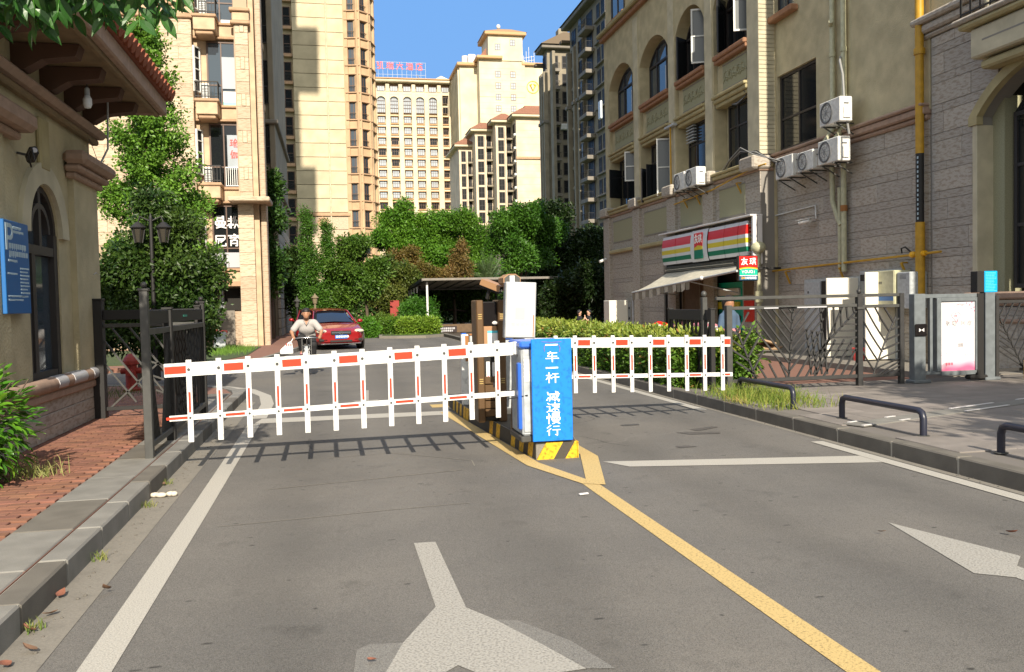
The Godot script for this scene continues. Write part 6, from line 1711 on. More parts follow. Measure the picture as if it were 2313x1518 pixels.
func right_fittings() -> void:
	# drainpipes
	var pl := [[-18.92, "left of the two cream drainpipes on the blank wall, ending in an elbow"], [-18.46, "right of the two cream drainpipes on the blank wall, running down to the doors"]]
	for i in 2:
		var z: float = pl[i][0]
		var d := thing("drainpipe", pl[i][1], "drainpipe", v3(11.9, 0.12, z), 0, "drainpipes on the cream wall")
		var pts := [v3(0, 16, 0), v3(0, 5.42, 0), v3(-0.08, 5.3, 0), v3(-0.22, 5.12, 0), v3(-0.22, 4.98, 0), v3(-0.04, 4.72, 0)]
		if i == 0: pts += [v3(-0.02, 3.7, 0), v3(-0.02, 3.3, 0.2), v3(-0.02, 3.1, 0.34)]
		else: pts += [v3(-0.02, 4.5, 0), v3(-0.02, 2.0, 0)]
		obj("pipe", Sh.new().tube(pts, 0.065, 10), M.pipe_cream, d)
		for y in [6.1, 7.2, 8.6, 9.6]: obj("coupling", Sh.new().tube([v3(0, y - 0.05, 0), v3(0, y + 0.05, 0)], 0.078, 10), M.pipe_cream, d)
		if i == 1:
			obj("rust_band", Sh.new().tube([v3(-0.02, 3.42, 0), v3(-0.02, 3.56, 0)], 0.085, 10), M.rust, d)
			obj("pipe", Sh.new().tube([v3(-0.01, 4.0, -0.17), v3(-0.01, 2.0, -0.17)], 0.06, 10), M.pipe_cream, d)
		else: obj("inlet", Sh.new().tube([v3(-0.06, 7.9, 0.02), v3(-0.12, 7.95, 0.14)], 0.055, 10), M.pipe_cream, d)
	# gas pipes
	var g := thing("gas_pipe", "thick yellow gas pipe at the corner of the stone wall with a taped section", "gas pipe", v3(11.85, 0.12, -15.72))
	obj("pipe", Sh.new().tube([v3(0, 16, 0), v3(0, 4.3, 0)], 0.085, 12), M.pipe_yellow, g)
	obj("wrapped_section", Sh.new().tube([v3(0, 4.3, 0), v3(0, 2.9, 0)], 0.08, 12), M.iron_black, g)
	var sl := Sh.new()
	for i in 14: sl.box(v3(-0.09, 2.95 + i * 0.095, 0.03), v3(-0.078, 3.0 + i * 0.095, 0.06))
	obj("label_marks", sl, M.pale_print, g)
	obj("pipe", Sh.new().tube([v3(0, 2.9, 0), v3(0, 0, 0)], 0.095, 12), M.pipe_yellow, g)
	obj("coupling", Sh.new().tube([v3(0, 6.3, 0), v3(0, 6.42, 0)], 0.11, 12), M.pipe_yellow, g)
	var g2 := thing("gas_pipe", "thin yellow gas line with brackets and a valve along the stone wall", "gas pipe", v3(11.85, 0.12, -18.5))
	obj("pipe", Sh.new().tube([v3(0.0, 4.2, -3.62), v3(0.0, 2.16, -3.62), v3(0, 2.14, -3.55), v3(0, 2.26, 3.4)], 0.026, 8), M.pipe_yellow, g2)
	for z in [-2.6, -0.1, 2.2]: obj("bracket", Sh.new().bar(v3(0.0, 2.1, z), v3(0.12, 2.1, z), 0.05, 0.03).bar(v3(-0.02, 2.1, z), v3(0.12, 1.78, z), 0.06, 0.03), M.pipe_yellow, g2)
	var va := obj("valve", Sh.new().ball(v3(0, 2.25, 2.55), v3(0.07, 0.07, 0.09), 10, 7), M.shop_orange, g2)
	obj("valve_handle", Sh.new().tube([v3(0, 2.3, 2.5), v3(-0.03, 2.42, 2.35), v3(-0.03, 2.4, 2.22), v3(0, 2.3, 2.2)], 0.018, 6), M.iron_black, va)
	obj("union", Sh.new().tube([v3(0, 2.25, 2.75), v3(0, 2.26, 2.95)], 0.055, 10), M.shop_orange, g2)
	var g3 := thing("gas_pipe", "yellow gas line rising along the cornice past the paired outdoor units", "gas pipe", v3(11.36, 0.12, -24.5))
	obj("pipe", Sh.new().tube([v3(0, 4.62, -3.0), v3(0, 4.72, 0), v3(0, 4.98, 2.6), v3(0.1, 5.0, 3.1)], 0.024, 8), M.pipe_yellow, g3)
	obj("pipe", Sh.new().tube([v3(0.02, 5.2, -3.3), v3(0.02, 7.4, -3.3)], 0.03, 8), M.pipe_yellow, g3)
	for z in [-2.2, -1.2, 1.6]: obj("bracket", Sh.new().bar(v3(0, 4.7, z), v3(0.14, 4.7, z), 0.05, 0.03).bar(v3(-0.02, 4.7, z), v3(0.14, 4.4, z), 0.05, 0.03), M.pipe_yellow, g3)
	obj("wall_box", cbx(-0.05, 7.25, -3.7, 0.12, 7.33, -2.9, 0.01), M.grey_metal, g3)
	# outdoor units
	ac_unit("white air conditioner unit alone beside the dark window above the cornice", v3(11.55, 5.50, -18.25))
	ac_unit("leftmost of the three white air conditioner units in a row on the stone wall", v3(11.5, 4.55, -20.25))
	ac_unit("middle of the three white air conditioner units in a row on the stone wall", v3(11.5, 4.58, -19.25), 0.7, 0.5)
	ac_unit("rightmost of the three white air conditioner units in a row on the stone wall", v3(11.5, 4.6, -18.25))
	ac_unit("left of the paired white air conditioner units under the louvred window", v3(11.1, 5.0, -26.1))
	ac_unit("right of the paired white air conditioner units under the louvred window", v3(11.1, 5.0, -25.15))
	var cb := thing("cable_bundle", "loose bundle of grey and black cables draped over the pier cap above the units", "cables", v3(11.4, 5.4, -21.8))
	for i in 4: obj("cable", Sh.new().tube([v3(0.1, -0.1 + i * 0.02, -2.0 - i * 0.1), v3(-0.15 - i * 0.03, 0.05, -1.2), v3(-0.32, 0.12 + i * 0.05, -0.3), v3(-0.25 - i * 0.04, 0.05 - i * 0.03, 0.5), v3(0.0, -0.45, 1.2 + i * 0.15)], 0.016, 6), M.cable_grey if i % 2 else M.cable, cb)
	var cb2 := thing("cable_loop", "coil of cable hanging at the head of the third tall window", "cables", v3(11.6, 7.2, -23.0))
	for i in 3: obj("cable", Sh.new().tube([v3(0, 0.1, -0.7 - i * 0.1), v3(-0.1, 0.25 + i * 0.05, -0.4), v3(-0.12, 0.3, 0.2), v3(-0.05, 0.05, 0.4), v3(-0.1, -0.05 - i * 0.04, -0.1), v3(-0.02, 0.0, -0.6)], 0.016, 6), M.cable_grey if i % 2 else M.cable, cb2)
	var hs := thing("refrigerant_hose", "grey insulated hose curving from drainpipe down to the lone outdoor unit", "hose", v3(11.6, 5.4, -18.2))
	obj("hose", Sh.new().tube([v3(0.1, -0.15, 0.25), v3(-0.05, 0.5, 0.3), v3(-0.02, 1.2, 0.2), v3(0.1, 1.6, -0.1), v3(0.25, 1.75, -0.3)], 0.028, 8), M.cable_grey, hs)
	var cw := thing("wall_camera", "white surveillance camera on a conduit under the row of outdoor units", "security camera", v3(11.9, 3.45, -19.9))
	obj("conduit", Sh.new().tube([v3(0.05, 0.32, -2.2), v3(0.05, 0.38, 0.1), v3(0.05, 0.05, 0.12)], 0.02, 6), M.white_plastic, cw)
	obj("body", Sh.new().tube([v3(-0.1, 0.0, 0.1), v3(-0.2, -0.03, -0.25)], 0.05, 10), M.white_plastic, cw)
	obj("hood", Sh.new().bar(v3(-0.08, 0.06, 0.14), v3(-0.22, 0.03, -0.32), 0.13, 0.015), M.white_plastic, cw)
	obj("lens", Sh.new().tube([v3(-0.2, -0.03, -0.25), v3(-0.21, -0.033, -0.27)], 0.04, 10), M.iron_black, cw)
	var cc := thing("wall_camera", "tiny white camera at the far stone corner beside the trees", "security camera", v3(11.35, 3.3, -35.0))
	obj("body", Sh.new().tube([v3(0, 0, 0), v3(-0.3, -0.1, 0.1)], 0.06, 8), M.white_plastic, cc)
	obj("bracket", Sh.new().tube([v3(0.15, 0.05, 0), v3(0, 0, 0)], 0.03, 6), M.white_plastic, cc)
	# doors in the stone base
	var d1 := thing("service_door", "white service door standing wide open, its leaf in sun, on the stone wall", "door", v3(12.0, 0.12, -19.0))
	obj("frame", cbx(-0.06, 0, -1.35, 0.02, 1.86, 1.05, 0.01), M.grey_metal, d1)
	obj("closed_leaf", cbx(-0.10, 0.03, -1.28, -0.05, 1.80, -0.55, 0.008), M.grey_metal, d1)
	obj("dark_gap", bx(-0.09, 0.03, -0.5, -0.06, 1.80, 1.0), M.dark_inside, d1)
	var lf := obj("open_leaf", cbx(-0.87, 0.03, 0.96, -0.06, 1.84, 1.01, 0.01), M.door_white, d1)
	obj("leaf_rib", cbx(-0.80, 0.1, 1.01, -0.77, 1.76, 1.02, 0.004), M.door_white, lf)
	obj("mark", bx(-0.102, 1.5, -1.12, -0.10, 1.56, -1.06), M.iron_black, d1)
	var d2 := thing("service_door", "narrow white service door ajar with red bucket at its foot by the meter box", "door", v3(12.0, 0.12, -17.2))
	obj("frame", cbx(-0.06, 0, -0.75, 0.02, 1.98, 0.75, 0.01), M.grey_metal, d2)
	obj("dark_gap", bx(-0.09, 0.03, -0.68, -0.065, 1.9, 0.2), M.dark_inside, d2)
	obj("closed_leaf", cbx(-0.12, 0.03, -0.66, -0.09, 1.75, -0.3, 0.006), M.steel_grey, d2)
	obj("open_leaf", cbx(-0.78, 0.03, 0.5, -0.06, 1.92, 0.55, 0.01), M.door_white, d2)
	var bk := thing("bucket", "red bucket on the platform before the narrow service door", "bucket", v3(11.25, 0.12, -16.95))
	obj("pail", Sh.new().lathe([Vector2(0.0, 0.0), Vector2(0.11, 0.0), Vector2(0.15, 0.28), Vector2(0.14, 0.28), Vector2(0.10, 0.02), Vector2(0.0, 0.02)], 14), M.sign_red, bk)
	var mb := thing("meter_box", "cream wall box with blue band and small lettering right of the doors", "meter box", v3(11.75, 1.28, -16.55))
	obj("case", cbx(-0.22, 0, -0.5, 0.2, 0.78, 0.42, 0.015), M.pipe_cream, mb)
	obj("blue_band", bx(-0.223, 0.14, -0.48, -0.22, 0.24, 0.40), M.blue_board, mb)
	obj("front_face", cbx(-0.2, 0.02, 0.42, 0.18, 0.76, 0.428, 0.003), M.pipe_cream, mb)
	var mt := Sh.new()
	small_print(mt, Transform3D(Basis(v3(0, 0, 1), Vector3.UP, v3(-1, 0, 0)), v3(-0.221, 0.55, -0.35)), 0.35, 1, 0.1, 0.05, 1.0)
	obj("lettering", mt, M.iron_grey, mb)
	var mb2 := thing("meter_box", "slim grey steel wall box between the cream box and yellow gas pipe", "meter box", v3(11.78, 1.25, -15.9))
	obj("case", cbx(-0.2, 0, -0.2, 0.2, 0.76, 0.22, 0.015), M.grey_metal, mb2)
	for i in 4: obj("vent_slot", bx(-0.203, 0.62 + i * 0.025, -0.1, -0.2, 0.63 + i * 0.025, 0.1), M.vent_dark, mb2)
	var jk := thing("junk_pile", "broken cardboard and planks lying on the platform by the stone wall", "rubbish", v3(10.9, 0.12, -20.9))
	for i in 6: obj("scrap", Sh.new().cbox(v3(-0.3, 0, -0.2), v3(0.35, 0.05, 0.2), 0.01, Transform3D(Basis.from_euler(v3(rr(-0.2, 0.3), rr(0, 3), rr(-0.3, 0.3))), v3(rr(-0.3, 0.3), 0.04 + i * 0.05, rr(-0.5, 0.5)))), M.cardboard if i % 3 else M.brown_wood, jk)

func shop() -> void:
	var F := Transform3D(Basis(v3(0, 0, 1), Vector3.UP, v3(-1, 0, 0)), Vector3.ZERO)
	var s := thing("shop_front", "dark shop entrance with brown tiled pier under the awning", "shop front", v3(11.5, 0.12, -25.0))
	obj("dark_interior", Sh.new().box(v3(-3.9, 0.0, -0.4), v3(2.1, 2.4, -0.3), F), M.dark_inside, s)
	obj("brown_panel", Sh.new().cbox(v3(-2.2, 0.0, -0.3), v3(-0.2, 2.1, 0.02), 0.01, F), M.brown_wood, s)
	for x in [-2.2, -0.8, -0.3]: obj("panel_strip", Sh.new().cbox(v3(x, 0, 0.02), v3(x + 0.12, 2.1, 0.05), 0.01, F), M.kiosk_brown, s)
	obj("door_frame", Sh.new().cbox(v3(-3.8, 0, -0.3), v3(-3.7, 2.0, 0.02), 0.01, F), M.frame_dark, s)
	for x in [-2.9, -2.7]: obj("handle_bar", Sh.new().tube([F * v3(x, 0.3, 0.05), F * v3(x, 1.5, 0.05)], 0.02, 6), M.chrome, s)
	obj("shelf", Sh.new().cbox(v3(0.2, 0.0, -0.3), v3(1.8, 1.9, -0.15), 0.01, F), M.shop_teal, s)
	for i in 4: obj("shelf_goods", Sh.new().cbox(v3(0.3, 0.3 + i * 0.4, -0.15), v3(1.7, 0.52 + i * 0.4, -0.05), 0.02, F), [M.sign_red, M.brown_wood, M.shop_yellow, M.paper][i], s)
	obj("red_poster", Sh.new().cbox(v3(2.2, 0.75, -0.05), v3(2.8, 1.35, 0.02), 0.005, F), M.shop_red, s)
	obj("shelf_row", Sh.new().cbox(v3(2.2, 1.5, -0.05), v3(2.8, 1.95, 0.02), 0.005, F), M.brown_wood, s)
	# fascia sign
	var g := thing("fascia_sign", "long curved shop sign with red, yellow and green stripes over the awning", "shop sign", v3(11.32, 2.56, -24.95))
	var z0 := -3.15; var z1 := 3.0
	obj("box", Sh.new().cbox(v3(z0 - 0.1, 0.0, -0.17), v3(z1 + 0.12, 1.12, 0.0), 0.02, F), M.iron_black, g)
	obj("top_flashing", Sh.new().cbox(v3(z0 - 0.3, 1.2, -0.17), v3(z1 + 0.3, 1.25, 0.2), 0.01, F), M.panel_white, g)
	for i in 5: obj("lower_louvre", Sh.new().cbox(v3(z0 - 0.05, -0.16 + i * 0.055, -0.1), v3(z1 + 0.2, -0.12 + i * 0.055, 0.02 + i * 0.012), 0.008, F), M.iron_grey, g)
	for i in 9: obj("side_louvre", Sh.new().cbox(v3(z1 + 0.03, 0.15 + i * 0.11, -0.1), v3(z1 + 0.2, 0.21 + i * 0.11, 0.1), 0.008, F), M.brown_wood, g)
	obj("end_panel", Sh.new().cbox(v3(z1 + 0.2, -0.1, -0.16), v3(z1 + 0.3, 1.2, -0.02), 0.01, F), M.panel_white, g)
	obj("end_panel", Sh.new().cbox(v3(z1 + 0.2, -0.1, 0.0), v3(z1 + 0.3, 1.2, 0.12), 0.01, F), M.panel_white, g)
	# curved face split in stripes: bands by height
	var bands := [[0.16, 0.26, "w"], [0.26, 0.40, "g"], [0.40, 0.50, "w"], [0.50, 0.64, "y"], [0.64, 0.74, "w"], [0.74, 1.0, "r"], [1.0, 1.1, "w"]]
	var mm := {"w": M.shop_white, "g": M.shop_green, "y": M.shop_yellow, "r": M.shop_red}
	var bulge := func(y: float) -> float: return 0.05 + 0.14 * sqrt(maxf(0.0, 1.0 - pow((y - 0.63) / 0.55, 2)))
	for seg in [[z0, -2.0], [-1.97, -0.72], [0.55, 1.62], [1.65, 2.5], [2.53, z1]]:
		for b in bands:
			var sh := Sh.new()
			var n := 3
			for i in n:
				var ya: float = lerpf(b[0], b[1], float(i) / n); var yb: float = lerpf(b[0], b[1], float(i + 1) / n)
				var da: float = bulge.call(ya); var db: float = bulge.call(yb)
				sh.quad(F * v3(seg[0], ya, da), F * v3(seg[1], ya, da), F * v3(seg[1], yb, db), F * v3(seg[0], yb, db))
				sh.quad(F * v3(seg[1], ya, da), F * v3(seg[1], ya, 0.0), F * v3(seg[1], yb, 0.0), F * v3(seg[1], yb, db))
			obj("stripe", sh, mm[b[2]], g)
	# white middle block with emblem
	var wb := Sh.new()
	for i in 8:
		var ya: float = 0.14 + i * 0.122; var yb := ya + 0.122
		wb.quad(F * v3(-0.70, ya, bulge.call(ya) + 0.02), F * v3(0.53, ya, bulge.call(ya) + 0.02), F * v3(0.53, yb, bulge.call(yb) + 0.02), F * v3(-0.70, yb, bulge.call(yb) + 0.02))
	obj("middle_panel", wb, M.shop_white, g)
	var eb := obj("emblem_panel", Sh.new().cbox(v3(-0.38, 0.55, 0.19), v3(0.22, 1.02, 0.225), 0.01, F), M.shop_red, g)
	obj("emblem_band", Sh.new().prism(PackedVector2Array([Vector2(-0.38, 0.50), Vector2(0.22, 0.50), Vector2(0.22, 0.6), Vector2(-0.08, 0.64), Vector2(-0.38, 0.56)]), 0.04, F * T(0, 0, 0.19)), M.shop_yellow, eb)
	obj("emblem_base", Sh.new().cbox(v3(-0.38, 0.22, 0.19), v3(0.22, 0.52, 0.226), 0.01, F), M.shop_green, eb)
	var gs := Sh.new()
	glyph(gs, "友", F * T(-0.34, 0.97, 0.226), 0.25, 0.034, 0.006)
	glyph(gs, "琪", F * T(-0.06, 0.97, 0.226), 0.25, 0.03, 0.006)
	obj("characters", gs, M.white_print, eb)
	# projecting light box facing the road end
	var j := thing("projecting_sign", "square hanging shop sign with red, teal and navy bands facing the gate", "shop sign", v3(10.92, 2.0, -21.4))
	obj("case", cbx(-0.29, 0.0, -0.14, 0.29, 0.68, 0.0, 0.02), M.iron_black, j)
	obj("red_field", cbx(-0.26, 0.33, 0.0, 0.26, 0.66, 0.012, 0.004), M.shop_red, j)
	var arcp := []
	for i in 11: arcp.append(Vector2(-0.26 + 0.052 * i, 0.33 + 0.06 * sin(PI * (0.15 + 0.7 * i / 10.0)) - 0.02))
	obj("teal_field", cbx(-0.26, 0.15, 0.0, 0.26, 0.335, 0.013, 0.003), M.shop_teal, j)
	obj("yellow_arc", Sh.new().prism(PackedVector2Array([Vector2(-0.26, 0.29)] + arcp + [Vector2(0.26, 0.29)]), 0.016, T(0, 0, 0)), M.shop_orange, j)
	var tarc := []
	for q in arcp: tarc.append(q - Vector2(0, 0.035))
	obj("teal_arc", Sh.new().prism(PackedVector2Array([Vector2(-0.26, 0.27)] + tarc + [Vector2(0.26, 0.27)]), 0.018, T(0, 0, 0)), M.shop_teal, j)
	obj("white_line", bx(-0.26, 0.135, 0, 0.26, 0.15, 0.014), M.white_print, j)
	obj("navy_field", cbx(-0.26, 0.02, 0.0, 0.26, 0.135, 0.012, 0.003), M.shop_navy, j)
	var t1 := Sh.new()
	glyph(t1, "友", T(-0.21, 0.615, 0.012), 0.18, 0.024, 0.004); glyph(t1, "琪", T(0.03, 0.615, 0.012), 0.18, 0.02, 0.004)
	obj("characters", t1, M.white_print, j)
	var tl := Sh.new()
	for i in 5: glyph(tl, "YOUQI"[i], T(-0.2 + i * 0.083, 0.262 + 0.02 * sin(PI * (0.15 + 0.7 * i / 4.0)), 0.019), 0.068, 0.015, 0.003)
	obj("lettering", tl, M.white_print, j)
	var tn := Sh.new()
	glyph(tn, "2", T(-0.215, 0.105, 0.012), 0.05, 0.011, 0.003); glyph(tn, "4", T(-0.16, 0.105, 0.012), 0.05, 0.011, 0.003)
	obj("numerals", tn, M.shop_orange, j)
	var t2 := Sh.new()
	var word := ["小", "时", "便", "利", "店"]
	for i in 5: glyph(t2, word[i], T(-0.11 + i * 0.068, 0.108, 0.012), 0.058, 0.011, 0.003)
	obj("small_characters", t2, M.white_print, j)
	obj("hanger", cbx(0.29, 0.3, -0.1, 1.0, 0.36, -0.06, 0.01), M.iron_black, j)
	# awning
	var a := thing("awning", "faded beige shop awning sagging over the doorway with striped valance", "awning", v3(11.45, 0, -24.0))
	var A := v3(11.45, 0, -24.0)
	var sh := Sh.new()
	var n := 14
	for i in n:
		for k in 4:
			var q := []
			for e in [[i, k], [i + 1, k], [i + 1, k + 1], [i, k + 1]]:
				var u: float = e[0] / float(n); var v: float = e[1] / 4.0
				var zb := lerpf(-28.2, -23.0, u); var zf2 := lerpf(-27.6, -19.9, u)
				var z := lerpf(zb, zf2, v); var x := lerpf(11.4, 9.85, v)
				var y := lerpf(2.5, lerpf(1.80, 2.22, u), v) - 0.10 * sin(PI * v) * (0.6 + 0.4 * sin(u * 9.0)) + 0.03 * sin(u * 17.0) * v
				q.append(v3(x, y, z) - A)
			sh.quad(q[0], q[1], q[2], q[3])
	obj("canvas", sh, M.awning, a)
	for i in 24:
		var u := i / 24.0; var u2 := (i + 0.96) / 24.0
		if u > 0.62: continue
		var va := v3(9.85, lerpf(1.80, 2.22, u), lerpf(-27.6, -19.9, u)) - A
		var vb := v3(9.85, lerpf(1.80, 2.22, u2), lerpf(-27.6, -19.9, u2)) - A
		obj("valance_flap", Sh.new().prism(PackedVector2Array([Vector2(0, 0), Vector2(0.29, 0.012), Vector2(0.27, -0.22 + rr(-0.05, 0.03)), Vector2(0.03, -0.24 + rr(-0.05, 0.05))]), 0.006, Transform3D(Basis(v3(0, 0, 1), Vector3.UP, v3(-1, 0, 0)), va)), M.awning if i % 2 else M.awning_stripe, a)
	obj("front_bar", Sh.new().tube([v3(9.85, 1.8, -27.6) - A, v3(9.85, 2.22, -19.9) - A], 0.03, 8), M.grey_metal, a)
	obj("roller", Sh.new().tube([v3(11.35, 2.56, -28.2) - A, v3(11.35, 2.56, -23.0) - A], 0.08, 8), M.awning, a)
	obj("knob", Sh.new().ball(v3(9.8, 2.11, -21.9) - A, v3(0.06, 0.06, 0.06), 8, 6), M.panel_white, a)
	for z in [-27.4, -23.0]: obj("arm", Sh.new().bar(v3(11.4, 1.7, z) - A, v3(9.9, 1.85 if z < -25 else 2.05, z) - A, 0.03, 0.03), M.grey_metal, a)
	# white cabinet at the corner and a post
	var wc := thing("white_cabinet", "tall white cabinet in sunlight at the far corner of the stone base", "cabinet", v3(10.9, 0.0, -32.6))
	obj("body", cbx(-0.32, 0, -0.4, 0.45, 1.56, 0.3, 0.02), M.door_white, wc)
	obj("side_box", cbx(0.45, 0, -0.3, 0.75, 1.45, 0.2, 0.02), M.grey_metal, wc)
	for y in [0.4, 0.8, 1.2]: obj("latch", cbx(0.5, y, 0.2, 0.55, y + 0.08, 0.22, 0.005), M.iron_black, wc)
	var po := thing("post", "thin grey post under the left end of the awning", "post", v3(9.95, 0.0, -27.8))
	obj("post", Sh.new().tube([v3(0, 0, 0), v3(0, 1.8, 0)], 0.045, 8), M.grey_metal, po)
	var cp := thing("drainpipe", "short cream downpipe with round cap beside the shop sign", "drainpipe", v3(11.35, 0.12, -21.65))
	obj("pipe", Sh.new().tube([v3(0, 0, 0), v3(0, 2.75, 0)], 0.06, 10), M.pipe_cream, cp)
	obj("cap", Sh.new().ball(v3(0, 2.78, 0), v3(0.2, 0.17, 0.2), 12, 8), M.pipe_cream, cp)
	obj("collar", Sh.new().tube([v3(0, 1.3, 0), v3(0, 1.6, 0)], 0.11, 12), M.pipe_cream, cp)
	# kiddie rides and a cart behind the hedge
	var r1 := thing("kiddie_ride", "round white kiddie ride with a dark ringed eye and red crest behind the hedge", "kiddie ride", v3(9.35, 0.005, -24.0))
	obj("body", Sh.new().ball(v3(0, 0.5, 0), v3(0.3, 0.33, 0.34), 14, 10), M.toy_white, r1)
	obj("eye_ring", Sh.new().ball(v3(-0.18, 0.55, 0.24), v3(0.1, 0.12, 0.07), 12, 8), M.toy_navy, r1)
	obj("eye", Sh.new().ball(v3(-0.2, 0.55, 0.29), v3(0.055, 0.07, 0.04), 10, 7), M.panel_white, r1)
	obj("pupil", Sh.new().ball(v3(-0.21, 0.55, 0.325), v3(0.03, 0.035, 0.02), 8, 6), M.toy_navy, r1)
	obj("crest", Sh.new().tube([v3(-0.2, 0.78, 0.1), v3(0, 0.86, 0.05), v3(0.25, 0.80, 0.0)], 0.06, 8), M.shop_red, r1)
	obj("collar", Sh.new().ball(v3(0.3, 0.62, 0.05), v3(0.12, 0.22, 0.2), 10, 7), M.toy_yellow, r1)
	obj("base", cbx(-0.35, 0, -0.4, 0.4, 0.2, 0.4, 0.04), M.toy_navy, r1)
	var r2 := thing("kiddie_ride", "pink kiddie ride with a pointed ear beside the white round one", "kiddie ride", v3(9.95, 0.005, -24.0))
	obj("body", Sh.new().ball(v3(0, 0.5, 0), v3(0.3, 0.34, 0.35), 14, 10), M.pink, r2)
	obj("ear", Sh.new().lathe([Vector2(0.1, 0.72), Vector2(0.0, 1.0)], 8, T(0.12, 0, 0)), M.pink, r2)
	obj("base", cbx(-0.3, 0, -0.4, 0.35, 0.2, 0.4, 0.04), M.sign_red, r2)
	var ct := thing("freezer_chest", "red and white cart with pale striped cloth on its lid behind the hedge", "cart", v3(10.0, 0.005, -22.0))
	obj("body", cbx(-0.6, 0.25, -0.4, 0.6, 0.75, 0.4, 0.05), M.panel_white, ct)
	obj("red_band", cbx(-0.61, 0.56, -0.41, 0.61, 0.70, 0.41, 0.02), M.shop_red, ct)
	obj("lid", cbx(-0.62, 0.75, -0.42, 0.62, 0.80, 0.42, 0.02), M.grey_metal, ct)
	for i in 5: obj("cloth_fold", Sh.new().tube([v3(-0.35 + i * 0.1, 0.80, 0.40), v3(-0.3 + i * 0.1, 0.84, 0.1), v3(-0.33 + i * 0.1, 0.82, -0.2)], 0.06, 8), M.paper if i % 2 else M.pink, ct)
	for s2 in [-0.4, 0.4]: obj("wheel", Sh.new().tube([v3(s2, 0.13, 0.3), v3(s2, 0.13, 0.36)], 0.13, 12), M.rubber, ct)

